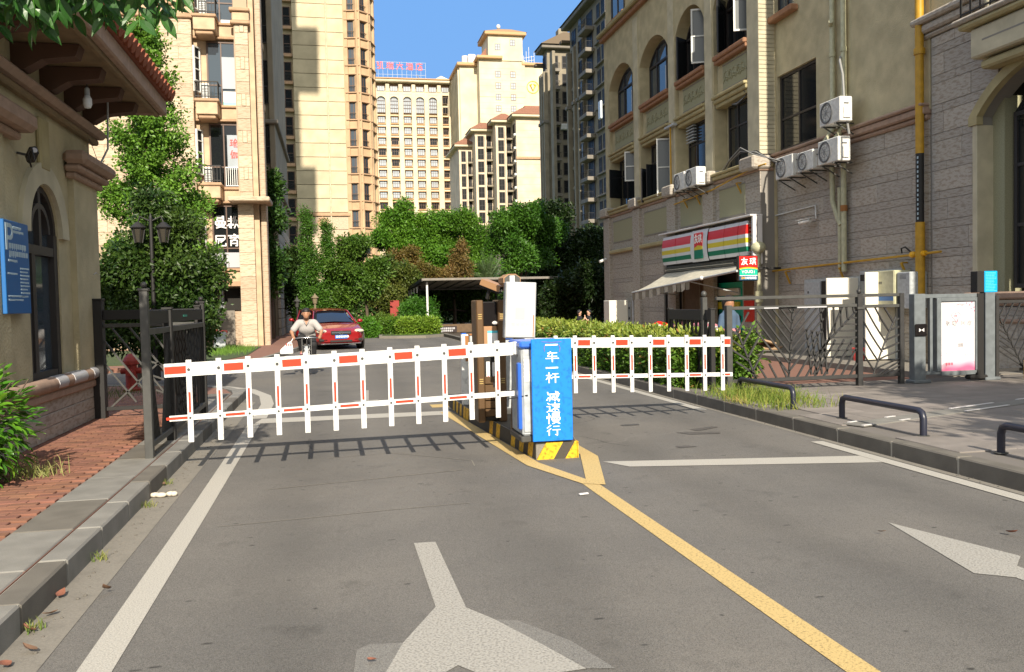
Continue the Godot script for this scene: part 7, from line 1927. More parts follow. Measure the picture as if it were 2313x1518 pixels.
# ---- fence, screen gate and hoops on the right pavement ----
func right_fence() -> void:
	var f := thing("iron_fence", "black iron fence with branch-shaped bars between hedge and screen gate", "fence", v3(5.79, 0.15, -12.0))
	var h := 1.30
	obj("post", cbx(-0.045, 0, -0.045, 0.045, 1.29, 0.045, 0.005), M.iron_grey, f)
	for e in [[2.18, 0.085], [2.91, 0.075]]:
		var p := obj("post", cbx(e[0] - e[1] / 2, -0.04, -e[1] / 2, e[0] + e[1] / 2, 1.42, e[1] / 2, 0.005), M.iron, f)
		if e[0] < 2.5:
			obj("finial", Sh.new().ball(v3(e[0], 1.46, 0), v3(0.035, 0.045, 0.035), 8, 6), M.iron, p)
			obj("collar", cbx(e[0] - 0.06, 1.18, -0.06, e[0] + 0.07, 1.22, 0.06, 0.005), M.iron_grey, p)
	obj("post", cbx(-0.22, 0, -0.5, -0.14, 1.42, -0.42, 0.005), M.iron_grey, f)
	obj("finial", Sh.new().ball(v3(-0.18, 1.47, -0.46), v3(0.045, 0.05, 0.045), 10, 7), M.iron_grey, f)
	obj("rail", cbx(-0.2, 1.37, -0.03, 2.87, 1.42, 0.03, 0.005), M.iron_grey, f)
	obj("rail", cbx(0.045, 1.22, -0.025, 2.135, 1.27, 0.025, 0.005), M.iron_grey, f)
	obj("rail", cbx(2.225, 1.2, -0.025, 2.87, 1.25, 0.025, 0.005), M.iron_grey, f)
	obj("rail", cbx(0.045, 0.12, -0.025, 2.135, 0.175, 0.025, 0.005), M.iron, f)
	obj("rail", cbx(2.225, 0.12, -0.025, 2.87, 0.17, 0.025, 0.005), M.iron, f)
	var segs := []
	segs += spine(Vector2(0.98, 0.17), Vector2(1.06, 1.24), 7, Vector2(-0.8, 1), Vector2(0.9, 1), 0.85)
	segs += spine(Vector2(0.44, 0.17), Vector2(0.12, 0.95), 4, Vector2(-0.3, 0.2), Vector2(0.6, 1), 0.35)
	for i in 4: segs.append([Vector2(0.95 - i * 0.17, 0.17), Vector2(0.95 - i * 0.17 - 0.12, 0.42 - i * 0.03)])
	for i in 7: segs.append([Vector2(1.12 + i * 0.15, 0.17), Vector2(1.12 + i * 0.15 + 0.35, 0.72)])
	segs.append([Vector2(1.36, 0.44), Vector2(2.16, 1.18)])
	segs.append([Vector2(1.4, 0.2), Vector2(1.9, 1.24)])
	for i in 6: segs.append([Vector2(1.55 + i * 0.11, 0.62 + i * 0.1), Vector2(1.52 + i * 0.11, 1.25)])
	for i in 6: segs.append([Vector2(1.5 + i * 0.11, 0.56 + i * 0.1), Vector2(2.16, 0.55 + i * 0.1)])
	for i in 4: segs.append([Vector2(1.28 + i * 0.09, 0.9 - i * 0.02), Vector2(1.36 + i * 0.09, 0.2)])
	rods(f, Transform3D(), segs, Vector2(0.045, 0.16), Vector2(2.135, 1.23), M.iron, 0.025)
	var s2 := spine(Vector2(2.42, 0.15), Vector2(2.82, 1.05), 6, Vector2(-0.65, 1), Vector2(1, 0.35), 0.8)
	for i in 4: s2.append([Vector2(2.5 + i * 0.1, 0.15), Vector2(2.9, 0.36 - i * 0.06)])
	rods(f, Transform3D(), s2, Vector2(2.22, 0.15), Vector2(2.875, 1.21), M.iron, 0.025, 0.02)
	for i in 3: obj("paint_chip", cbx(0.42 + i * 0.61 + rr(-0.1, 0.1), 1.225, 0.025, 0.33 + i * 0.23 + rr(0, 0.03), 1.245, 0.027, 0.001), M.panel_grey, f)
	# dark leaf folded back along the kerb
	var k := thing("iron_gate", "dark narrow iron gate leaf folded back beside the hedge end", "gate", v3(5.62, 0.13, -12.2))
	post(k, 0, 0, 1.25, 0.07, M.iron_black, false)
	post(k, 0.02, -1.7, 1.25, 0.07, M.iron_black, false)
	obj("top_panel", cbx(-0.02, 1.08, -1.66, 0.03, 1.25, -0.04, 0.005), M.iron_black, k)
	obj("bottom_rail", cbx(-0.02, 0.1, -1.66, 0.03, 0.16, -0.04, 0.005), M.iron_black, k)
	var X := Transform3D(Basis(v3(0, 0, -1), Vector3.UP, v3(1, 0, 0)), Vector3.ZERO)
	var s3 := []
	for i in 10:
		s3.append([Vector2(0.1 + i * 0.16, 0.1), Vector2(0.3 + i * 0.16, 1.1)])
		s3.append([Vector2(0.3 + i * 0.16, 0.1), Vector2(-0.1 + i * 0.16, 1.1)])
	rods(k, X, s3, Vector2(0.04, 0.15), Vector2(1.66, 1.09), M.iron_black, 0.024)
	# gate with poster screen
	var g := thing("screen_gate", "grey steel pedestrian gate with a big white poster panel", "gate", v3(9.6, 0.15, -12.0))
	for e in [[-0.61, 0.2, "reader"], [0.66, 0.18, ""]]:
		var p := obj("post", cbx(e[0] - e[1] / 2, 0, -0.07, e[0] + e[1] / 2, 1.4, 0.07, 0.008), M.steel_grey, g)
		obj("foot", cbx(e[0] - e[1] / 2 - 0.04, 0, -0.1, e[0] + e[1] / 2 + 0.06, 0.05, 0.12, 0.01), M.steel_grey, p)
		if e[2]:
			var rd := obj("reader", cbx(e[0] - 0.1, 0.74, 0.07, e[0] + 0.1, 0.93, 0.1, 0.01), M.screen_black, p)
			for s in [-1, 1]: obj("reader_mark", Sh.new().prism(PackedVector2Array([Vector2(0, 0), Vector2(0.045, 0.03), Vector2(0.045, -0.03)]), 0.003, Transform3D(Basis.from_scale(v3(s, 1, 1)), v3(e[0], 0.835, 0.1))), M.panel_white, rd)
	obj("dark_channel", cbx(0.44, 0.02, -0.05, 0.56, 1.39, 0.05, 0.006), M.iron_black, g)
	obj("hinge_foot", cbx(0.28, 0.02, -0.06, 0.6, 0.09, 0.1, 0.02), M.iron_black, g)
	for x in [-0.38, -0.26]: obj("bar", cbx(x - 0.025, 0.16, -0.03, x + 0.025, 1.37, 0.03, 0.004), M.steel_grey, g)
	obj("bar", cbx(0.435, 0.16, -0.03, 0.46, 1.33, 0.03, 0.004), M.gold_trim, g)
	obj("rail", cbx(-0.5, 1.33, -0.035, 0.44, 1.39, 0.035, 0.005), M.steel_grey, g)
	obj("rail", cbx(-0.5, 0.12, -0.035, 0.44, 0.17, 0.035, 0.005), M.steel_grey, g)
	for e in [[-0.30, 0.17, -0.22, 1.33], [0.40, 0.17, 0.43, 1.33], [-0.22, 1.27, 0.40, 1.33], [-0.22, 0.10, 0.40, 0.17]]:
		obj("screen_frame", cbx(e[0], e[1], -0.05, e[2], e[3], 0.06, 0.006), M.steel_grey, g)
	var im := Image.create(192, 352, false, Image.FORMAT_RGB8)
	im.fill(Color(0.97, 0.97, 0.98))
	for y in 352:
		for x in 192:
			var v := y / 352.0; var u := x / 192.0
			var hill := 0.90 - 0.06 * sin(u * 3.2 - 0.4) - 0.02 * sin(u * 9.0)
			var c := Color(0.97, 0.97, 0.98)
			if v > 0.74: c = c.lerp(Color(0.98, 0.80, 0.86), clampf((v - 0.74) * 3.0, 0, 0.8) * (0.5 + 0.5 * sin(u * 14 + v * 30)) * (0.4 + 0.6 * absf(u - 0.5) * 2))
			if v > hill: c = c.lerp(Color(0.90, 0.42, 0.58), clampf((v - hill) * 9.0, 0.25, 0.9))
			im.set_pixel(x, y, c)
	for q in [[0.75, 0.03], [0.84, 0.05], [0.9, 0.02], [0.95, 0.09], [0.88, 0.11], [0.97, 0.14]]:
		im.fill_rect(Rect2i(int(q[0] * 192), int(q[1] * 352), 7, 6), Color(0.92, 0.5, 0.62))
	var pm := StandardMaterial3D.new()
	pm.albedo_texture = ImageTexture.create_from_image(im)
	pm.roughness = 0.3; pm.albedo_color = Color(0.86, 0.85, 0.86)
	var qm := QuadMesh.new()
	qm.size = Vector2(0.64, 1.12)
	put("poster", qm, pm, g, T(0.085, 0.718, 0.03))
	obj("backing", bx(-0.24, 0.15, -0.04, 0.41, 1.3, 0.025), M.panel_white, g)
	var ps := Sh.new()
	for e in [["欢", -0.13], ["迎", -0.02], ["回", 0.15], ["家", 0.26]]:
		glyph(ps, e[0], T(e[1], 0.965, 0.031), 0.08, 0.007, 0.001)
	small_print(ps, T(0.1, 0.6, 0.031), 0.1, 2, 0.03, 0.02, 1.0)
	obj("characters", ps, M.print_dark, g)
	var ht := Sh.new()
	var hp := []
	for i in 24:
		var t := TAU * i / 24.0 + 0.5
		hp.append(v3(0.06 + 0.005 * 16 * pow(sin(t), 3), 1.03 + 0.0052 * (13 * cos(t) - 5 * cos(2 * t) - 2 * cos(3 * t) - cos(4 * t)), 0.032))
	ht.tube(hp, 0.0035, 4, false)
	ht.tube([v3(0.1, 0.98, 0.032), v3(0.07, 0.92, 0.032)], 0.006, 4)
	small_print(ht, T(0.03, 1.05, 0.031), 0.08, 1, 0.03, 0.02, 1.0)
	for i in 5: ht.tube([v3(0.02 + i * 0.02, 1.2 + i * 0.01, 0.032), v3(0.06 + i * 0.07, 1.17 + 0.02 * (i % 3), 0.032)], 0.002, 4)
	for i in 7: ht.tube([v3(-0.2 + i * 0.035, 0.42, 0.032), v3(-0.17 + i * 0.035, 0.44 + 0.015 * (i % 3), 0.032)], 0.003, 4)
	for i in 6: ht.tube([v3(0.2 + i * 0.03, 0.4, 0.032), v3(0.21 + i * 0.03, 0.43 + 0.015 * (i % 2), 0.032)], 0.003, 4)
	small_print(ht, T(-0.13, 0.3, 0.031), 0.14, 1, 0.03, 0.04, 1.0)
	obj("drawing", ht, M.poster_pink, g)
	# blue notice box
	var nb := thing("notice_box", "small bright blue text panel on top of the gate post", "sign", v3(10.24, 1.55, -12.0))
	obj("case", cbx(-0.21, 0, -0.1, -0.08, 0.34, 0.06, 0.008), M.iron_black, nb)
	obj("panel", cbx(-0.08, 0, -0.08, 0.16, 0.34, 0.06, 0.008), mat("cyan_panel", Color(0.0, 0.36, 0.72), 0.4), nb)
	var np := Sh.new()
	small_print(np, T(-0.065, 0.32, 0.06), 0.21, 13, 0.024, 0.013, 1.0)
	obj("print", np, M.cyan, nb)
	# fence right of the gate
	var q := thing("iron_fence", "short black fence bay with leaf-vein bars between the gate and the building", "fence", v3(10.42, 0.15, -12.0))
	obj("post", cbx(-0.03, 0, -0.04, 0.03, 1.35, 0.04, 0.005), M.iron, q)
	obj("rail", cbx(0.03, 1.22, -0.02, 1.1, 1.27, 0.02, 0.004), M.iron, q)
	obj("rail", cbx(0.03, 0.12, -0.02, 1.1, 0.17, 0.02, 0.004), M.iron, q)
	var sg := spine(Vector2(0.03, 1.05), Vector2(0.52, 0.15), 7, Vector2(0.55, 1), Vector2(-1, 0.6), 0.9)
	for i in 5: sg.append([Vector2(0.55, 0.3 + i * 0.2), Vector2(1.1, 0.7 + i * 0.2)])
	rods(q, Transform3D(), sg, Vector2(0.03, 0.16), Vector2(1.06, 1.23), M.iron, 0.02)
	obj("yellow_foot", cbx(0.42, 0, 0.1, 0.5, 0.3, 0.2, 0.01), M.hazard_yellow, q)
	# hoops along the kerb
	var hl := ["dark tubular hoop half hidden by grass, farthest along the right kerb", "dark tubular hoop rail in the middle of the right pavement edge", "dark tubular hoop rail nearest the camera, cut by the picture edge"]
	var zs := [[-9.93, -11.4], [-7.47, -8.86], [-5.0, -6.46]]
	for i in 3:
		var o := thing("hoop_barrier", hl[i], "hoop barrier", v3(5.66, 0.15, (zs[i][0] + zs[i][1]) / 2), 0, "hoop barriers along the right kerb")
		var hf: float = (zs[i][0] - zs[i][1]) / 2
		var pts := [v3(0, 0, -hf), v3(0, 0.17, -hf), v3(0, 0.225, -hf + 0.02), v3(0, 0.245, -hf + 0.07), v3(0, 0.245, hf - 0.07), v3(0, 0.225, hf - 0.02), v3(0, 0.17, hf), v3(0, 0, hf)]
		obj("hoop", Sh.new().tube(pts, 0.034, 12), mat("hoop_paint", Color(0.018, 0.02, 0.035), 0.35) if i == 0 else M.hoop_paint, o)
		for s in [-hf, hf]: obj("base_plate", Sh.new().tube([v3(0, 0, s), v3(0, 0.008, s)], 0.06, 12), M.iron_grey, o)

# ---- vegetation ----
func vegetation() -> void:
	var broad := clump("broad", 16, 0.34, 0.20, 0.11)
	var fine := clump("fine", 22, 0.26, 0.12, 0.06)
	var ging := clump("ging", 18, 0.26, 0.13, 0.10, 0.9)
	# gingko in front of the stone block
	var gx := -5.15; var gz := -27.0
	conifer_like("gingko_tree", "tall bright green gingko tree standing before the tan stone block", v3(gx, 0.13, gz), 10.1, 2.6, 1.55, 2600, ging, Color(0.06, 0.16, 0.016), Color(0.15, 0.29, 0.03))
	# dark tree behind the gate
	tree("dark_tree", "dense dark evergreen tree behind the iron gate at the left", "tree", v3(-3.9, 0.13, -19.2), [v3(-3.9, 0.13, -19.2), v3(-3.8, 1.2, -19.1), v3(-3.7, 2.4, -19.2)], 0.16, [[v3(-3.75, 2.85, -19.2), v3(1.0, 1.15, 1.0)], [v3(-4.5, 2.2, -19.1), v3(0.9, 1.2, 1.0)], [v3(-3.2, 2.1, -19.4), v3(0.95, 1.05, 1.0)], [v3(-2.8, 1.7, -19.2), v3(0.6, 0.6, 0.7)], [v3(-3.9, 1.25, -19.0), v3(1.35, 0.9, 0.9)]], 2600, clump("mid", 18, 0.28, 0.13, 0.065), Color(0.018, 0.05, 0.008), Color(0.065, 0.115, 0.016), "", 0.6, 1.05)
	# shade-side tree in the recess between the two left blocks
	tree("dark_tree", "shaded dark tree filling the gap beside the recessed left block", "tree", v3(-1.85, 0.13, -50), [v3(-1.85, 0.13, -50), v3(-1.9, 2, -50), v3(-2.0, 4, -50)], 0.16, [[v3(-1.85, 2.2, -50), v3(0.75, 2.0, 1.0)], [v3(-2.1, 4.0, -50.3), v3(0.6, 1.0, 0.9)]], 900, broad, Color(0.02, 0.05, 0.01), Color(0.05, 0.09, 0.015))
	tree("dark_tree", "green boughs in the dark recess between stone pillar and recessed block", "tree", v3(-2.75, 0.13, -41.5), [v3(-2.75, 0.13, -41.5), v3(-2.8, 3, -41.5), v3(-2.75, 5.5, -41.5)], 0.12, [[v3(-2.75, 3.4, -41.3), v3(0.5, 1.6, 0.6)], [v3(-2.5, 5.7, -41.3), v3(0.45, 0.7, 0.6)], [v3(-2.6, 7.2, -41.4), v3(0.35, 0.6, 0.5)]], 500, broad, Color(0.03, 0.08, 0.015), Color(0.06, 0.13, 0.02))
	# cypresses by the bend
	for q in [[-1.15, 6.5, 0.62, "taller narrow cypress beside the blank tower wall"], [-0.2, 5.9, 0.55, "shorter narrow cypress right behind the taller one"]]:
		var L := []
		for i in 9:
			var f := i / 8.0
			L.append([v3(q[0] + rr(-0.1, 0.1), 0.9 + (q[1] - 1.2) * f, -45.5 + rr(-0.1, 0.1)), v3(q[2] * (1.0 - f * 0.75) + 0.1, 0.55, q[2] * (1.0 - f * 0.75) + 0.1)])
		tree("cypress", q[3], "tree", v3(q[0], 0.12, -45.5), [v3(q[0], 0.12, -45.5), v3(q[0], 2, -45.5), v3(q[0], q[1] - 0.5, -45.5)], 0.09, L, 800, fine, Color(0.035, 0.11, 0.012), Color(0.09, 0.19, 0.02), "cypresses by the bend", 0.7, 1.2)
	tree("street_tree", "mid green tree with thin brown trunk behind the red car", "tree", v3(1.75, 0.12, -45), [v3(1.75, 0.12, -45), v3(1.7, 1.5, -45), v3(1.8, 2.6, -45.1), v3(1.5, 4.2, -45)], 0.1, [[v3(0.75, 3.4, -45.2), v3(0.8, 1.1, 0.9)], [v3(1.3, 4.6, -45), v3(0.85, 1.0, 0.9)], [v3(2.0, 3.2, -44.8), v3(0.9, 1.2, 0.9)], [v3(0.7, 1.9, -45.4), v3(0.7, 1.0, 0.7)], [v3(1.4, 2.3, -45.2), v3(0.9, 0.8, 0.8)]], 2400, broad, Color(0.045, 0.11, 0.014), Color(0.11, 0.20, 0.025), "", 0.5, 1.0)
	tree("street_tree", "mid green tree with orange tinged lower leaves left of the shed roof", "tree", v3(3.0, 0.12, -52), [v3(3.0, 0.12, -52), v3(3.0, 2.0, -52), v3(3.1, 4.5, -52)], 0.13, [[v3(2.6, 3.6, -52), v3(1.3, 1.7, 1.2)], [v3(4.2, 3.0, -52.4), v3(1.2, 1.3, 1.2)], [v3(3.0, 2.0, -51.6), v3(1.1, 1.2, 1.1)]], 2000, broad, Color(0.05, 0.10, 0.014), Color(0.14, 0.15, 0.03), "", 0.5, 1.0)
	# rounded broadleaf trees in the middle
	tree("camphor_tree", "big rounded bright green tree, left one of the central clump", "tree", v3(5.3, 0.12, -60), [v3(5.3, 0.12, -60), v3(5.3, 3, -60), v3(5.4, 6, -60)], 0.2, [[v3(5.2, 7.0, -60), v3(1.9, 1.9, 1.8)], [v3(4.2, 5.6, -59.6), v3(1.6, 1.7, 1.5)], [v3(6.4, 5.8, -59.7), v3(1.7, 1.8, 1.5)], [v3(5.2, 4.2, -59.3), v3(2.2, 1.6, 1.5)]], 3400, broad, Color(0.06, 0.17, 0.012), Color(0.13, 0.27, 0.022), "", 0.6, 1.1)
	tree("camphor_tree", "rounded green tree in the centre of the central clump behind the shed", "tree", v3(9.0, 0.12, -61), [v3(9.0, 0.12, -61), v3(9.0, 3, -61), v3(9.0, 5.5, -61)], 0.2, [[v3(8.8, 6.9, -61), v3(1.7, 1.6, 1.6)], [v3(7.8, 5.7, -60.5), v3(1.3, 1.5, 1.4)], [v3(10.0, 5.4, -60.5), v3(1.5, 1.7, 1.4)], [v3(8.8, 4.1, -60.2), v3(2.1, 1.5, 1.5)]], 3000, broad, Color(0.055, 0.15, 0.012), Color(0.115, 0.24, 0.022), "", 0.6, 1.1)
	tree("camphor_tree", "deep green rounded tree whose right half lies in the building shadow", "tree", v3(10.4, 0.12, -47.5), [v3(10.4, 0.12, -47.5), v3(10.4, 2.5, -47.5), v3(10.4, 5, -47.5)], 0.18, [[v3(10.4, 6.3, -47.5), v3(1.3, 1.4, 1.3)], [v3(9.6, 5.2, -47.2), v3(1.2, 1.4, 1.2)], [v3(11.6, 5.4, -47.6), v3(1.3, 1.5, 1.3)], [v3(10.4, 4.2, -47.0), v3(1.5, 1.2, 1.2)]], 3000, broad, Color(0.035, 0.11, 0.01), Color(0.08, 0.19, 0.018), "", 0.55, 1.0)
	tree("rusty_tree", "thin tree with reddish brown leaves before the bright central tree", "tree", v3(5.3, 0.12, -55.5), [v3(5.3, 0.12, -55.5), v3(5.3, 2, -55.5), v3(5.2, 4, -55.5)], 0.12, [[v3(4.7, 4.2, -55.5), v3(1.2, 1.3, 1.0)], [v3(5.6, 3.3, -55.2), v3(1.3, 1.0, 1.0)], [v3(4.2, 2.9, -55.3), v3(1.1, 1.0, 1.0)]], 1500, broad, Color(0.11, 0.10, 0.02), Color(0.20, 0.12, 0.035), "", 0.45, 0.9)
	tree("rusty_tree", "small tree with rusty orange crown left of the palm", "tree", v3(8.2, 0.12, -56), [v3(8.2, 0.12, -56), v3(8.2, 2, -56), v3(8.2, 4, -56)], 0.1, [[v3(8.2, 4.2, -56), v3(0.75, 1.5, 0.8)], [v3(7.2, 3.2, -55.8), v3(0.9, 1.1, 0.8)]], 900, broad, Color(0.13, 0.11, 0.03), Color(0.24, 0.14, 0.05), "", 0.45, 0.9)
	# dark masses in the shade of the stone building
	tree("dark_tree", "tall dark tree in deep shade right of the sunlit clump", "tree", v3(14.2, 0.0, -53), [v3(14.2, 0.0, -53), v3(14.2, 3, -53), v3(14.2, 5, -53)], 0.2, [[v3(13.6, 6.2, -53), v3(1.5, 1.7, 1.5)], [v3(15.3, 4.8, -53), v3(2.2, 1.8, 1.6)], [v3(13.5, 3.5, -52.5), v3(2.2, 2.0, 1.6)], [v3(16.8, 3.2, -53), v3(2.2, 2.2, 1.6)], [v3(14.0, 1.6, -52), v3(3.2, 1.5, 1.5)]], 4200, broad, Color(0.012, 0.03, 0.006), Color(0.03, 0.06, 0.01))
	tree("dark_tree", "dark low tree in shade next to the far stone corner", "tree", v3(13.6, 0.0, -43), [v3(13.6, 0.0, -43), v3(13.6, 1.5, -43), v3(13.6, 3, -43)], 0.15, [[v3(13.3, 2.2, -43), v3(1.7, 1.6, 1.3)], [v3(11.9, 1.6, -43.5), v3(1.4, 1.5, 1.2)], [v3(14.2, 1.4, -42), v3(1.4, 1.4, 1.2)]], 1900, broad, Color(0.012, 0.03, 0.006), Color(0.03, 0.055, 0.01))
	# trees under and beside the shed
	tree("slim_tree", "slim pale trunked tree seen under the shed roof", "tree", v3(7.2, 0.12, -52), [v3(7.2, 0.12, -52), v3(7.25, 1.2, -52), v3(7.2, 2.2, -52)], 0.14, [[v3(7.2, 2.2, -52.5), v3(2.4, 0.9, 1.0)], [v3(5.6, 1.4, -54), v3(1.4, 0.9, 1.0)], [v3(8.8, 1.2, -54), v3(1.6, 1.0, 1.0)]], 1100, broad, Color(0.03, 0.08, 0.012), Color(0.08, 0.15, 0.02))
	# backdrop planting further off closes the gaps at the ground
	var bush := clump("bushy", 18, 0.5, 0.26, 0.15)
	var b := thing("shrub_belt", "dark belt of shrubs closing the view under the far trees", "shrubs", v3(6, 0, -66))
	crown(b, [[v3(-10, 1.3, 0), v3(6, 1.8, 1.6)], [v3(0, 1.5, 0), v3(6, 2.2, 1.6)], [v3(9, 1.8, 0), v3(6, 2.6, 1.6)], [v3(18, 2, 0), v3(6, 2.6, 1.6)]], 2600, bush, Color(0.02, 0.06, 0.01), Color(0.06, 0.12, 0.018), M.leaf, 0.8, 1.4, 0.35, "foliage")
	# palm
	var pa := thing("palm_tree", "grey green feather palm with arching fronds above the shed roof", "palm tree", v3(10.4, 0.12, -58))
	obj("trunk", Sh.new().tube([v3(0, 0, 0), v3(0.05, 1.5, 0), v3(0, 2.9, 0)], [0.25, 0.2, 0.18], 9), M.bark, pa)
	M.palm = mat("palm", Color(0.13, 0.19, 0.085), 0.5, {"back": Color(0.2, 0.25, 0.1)})
	for i in 46:
		var an := rr(0, TAU); var el := rr(0.15, 1.45)
		var d := v3(cos(an) * cos(el), sin(el), sin(an) * cos(el))
		var l := rr(1.7, 2.6)
		var fr := Sh.new()
		var pts := []
		for k in 7:
			var t := k / 6.0
			pts.append(v3(0, 2.8, 0) + d * l * t + v3(0, -0.75 * t * t * cos(el) * l * 0.6, 0))
		fr.tube(pts, [0.03, 0.025, 0.02, 0.015, 0.012, 0.01, 0.006], 4, false)
		for k in 22:
			var t := 0.15 + 0.85 * k / 22.0
			var s := t * 6.0
			var p: Vector3 = pts[int(minf(s, 5))].lerp(pts[int(minf(s, 5)) + 1], s - minf(floorf(s), 5))
			var ax: Vector3 = (pts[int(minf(s, 5)) + 1] - pts[int(minf(s, 5))]).normalized()
			var sd := ax.cross(Vector3.UP).normalized()
			for g in [-1, 1]: leaf_into(fr, p, (sd * g + ax * 0.8 + v3(0, rr(-0.3, 0.2), 0)), Vector3.UP, 0.5 * (1.1 - t * 0.6), 0.045)
		obj("frond", fr, M.palm, pa)
	# round topiary and clipped hedges by the bend
	var ball := thing("round_bush", "round clipped dark green bush by the shed corner", "bush", v3(4.35, 0.12, -45.2))
	crown(ball, [[v3(0, 0.85, 0), v3(0.92, 0.86, 0.9)], [v3(0, 0.5, 0), v3(0.8, 0.5, 0.8)]], 1300, fine, Color(0.03, 0.11, 0.01), Color(0.07, 0.18, 0.016), M.leaf, 0.7, 1.1, 0.2, "foliage")
	var h1 := thing("clipped_hedge", "square yellow green clipped hedge in front of the round bush", "hedge", v3(4.1, 0.12, -42.6))
	box_leaves(h1, v3(-0.75, 0, -0.5), v3(0.75, 0.52, 0.5), 1000, fine, Color(0.10, 0.20, 0.014), Color(0.19, 0.29, 0.03))
	var h2 := thing("clipped_hedge", "lower dark clipped hedge at left of the square one", "hedge", v3(3.2, 0.12, -44.0))
	box_leaves(h2, v3(-0.7, 0, -0.5), v3(0.4, 0.5, 0.5), 700, fine, Color(0.05, 0.13, 0.012), Color(0.11, 0.20, 0.02))
	var rb := thing("round_bush", "small olive dome bush at the left end of the clipped hedges", "bush", v3(2.5, 0.12, -44.6))
	crown(rb, [[v3(0, 0.35, 0), v3(0.5, 0.5, 0.5)]], 420, fine, Color(0.07, 0.14, 0.015), Color(0.13, 0.20, 0.025), M.leaf, 0.7, 1.1, 0.2, "foliage")
	var rb2 := thing("round_bush", "small bright green bush at the rear of the red car", "bush", v3(1.65, 0.12, -42.5))
	crown(rb2, [[v3(0, 0.3, 0), v3(0.4, 0.4, 0.4)]], 320, fine, Color(0.05, 0.16, 0.012), Color(0.10, 0.24, 0.02), M.leaf, 0.7, 1.1, 0.2, "foliage")
	# long hedge along the right lane
	var hg := thing("long_hedge", "long clipped hedge with yellow green tips behind the far barrier arm", "hedge", v3(5.86, 0.12, -21))
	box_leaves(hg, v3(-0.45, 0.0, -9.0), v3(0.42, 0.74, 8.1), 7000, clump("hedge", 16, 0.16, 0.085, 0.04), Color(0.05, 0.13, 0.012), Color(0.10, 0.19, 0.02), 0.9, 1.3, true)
	obj("twigs", bx(-0.3, 0, -8.9, 0.3, 0.55, 8.0), M.soil, hg)
	var sh := thing("shrub", "loose shrub with yellow green leaves growing through the iron fence", "shrub", v3(6.5, 0.12, -13.1))
	crown(sh, [[v3(0.05, 0.45, 0), v3(0.26, 0.36, 0.25)], [v3(0.15, 0.7, 0), v3(0.16, 0.16, 0.16)], [v3(-0.1, 0.25, 0), v3(0.26, 0.25, 0.25)]], 150, clump("shrubby", 14, 0.13, 0.10, 0.045), Color(0.05, 0.15, 0.012), Color(0.22, 0.34, 0.05), M.leaf, 0.8, 1.2, 0.4, "foliage")
	# leaves of the branch hanging into the top left corner
	leafy_branch()
	# near shrub at the left edge
	near_shrub()
	# grass
	grass("grass_tuft", "long yellowing grass spilling over the right kerb beneath the farthest hoop", v3(5.75, 0.13, -10.9), v3(0.55, 0, 1.1), 1900, 0.24, Color(0.09, 0.18, 0.015), Color(0.26, 0.27, 0.05))
	grass("grass_tuft", "dry straw tuft growing from the right kerb joint before the grass", v3(5.32, 0.05, -10.75), v3(0.08, 0, 0.28), 130, 0.24, Color(0.30, 0.22, 0.07), Color(0.45, 0.34, 0.12))
	grass("grass_tuft", "thin grass sprouting at the kerb under the near shrub at left", v3(-2.55, 0.14, -8.1), v3(0.25, 0, 0.25), 120, 0.2, Color(0.12, 0.16, 0.03), Color(0.35, 0.33, 0.12))
	grass("lawn_grass", "green grass on the bed around the stone pillar", v3(-3.6, 0.13, -30.5), v3(0.9, 0, 3.0), 2600, 0.2, Color(0.06, 0.16, 0.014), Color(0.16, 0.28, 0.03))
	grass("lawn_grass", "rough grass around the fire hydrant behind the fence", v3(-4.0, 0.13, -15.6), v3(1.2, 0, 1.4), 1100, 0.12, Color(0.04, 0.09, 0.012), Color(0.12, 0.16, 0.03))
	grass("lawn_grass", "grass strip on the kerbed corner before the clipped hedges", v3(3.6, 0.13, -41.5), v3(1.2, 0, 0.5), 600, 0.1, Color(0.06, 0.14, 0.014), Color(0.14, 0.22, 0.03))
	for q in [[-1.47, -5.75, "tiny weed in the left gutter midway along the kerb"], [-1.47, -7.2, "tiny weed in the left gutter near the tissue"], [-1.48, -4.55, "tiny weed in the left gutter nearest the camera"], [-1.5, -8.1, "tiny weed by the foot of the tall gate post"]]:
		grass("weed", q[2], v3(q[0], 0.004, q[1]), v3(0.05, 0, 0.06), 34, 0.07, Color(0.08, 0.15, 0.02), Color(0.25, 0.24, 0.07))
	# street trees behind the camera whose shade falls on the right pavement and the gatehouse
	tree("street_tree", "street tree on the right pavement behind the viewer", "tree", v3(9.6, 0.15, -2.2), [v3(9.6, 0.15, -2.2), v3(9.6, 2.5, -2.2), v3(9.6, 4.8, -2.2)], 0.12, [[v3(9.0, 4.9, -2.2), v3(1.8, 1.1, 1.5)], [v3(10.6, 4.4, -1.6), v3(1.7, 1.1, 1.5)], [v3(8.2, 4.2, -0.8), v3(1.8, 1.0, 1.3)], [v3(7.6, 3.6, 0.6), v3(1.7, 0.8, 1.4)]], 1900, clump("broad2", 14, 0.3, 0.16, 0.09), Color(0.04, 0.12, 0.012), Color(0.10, 0.2, 0.02))

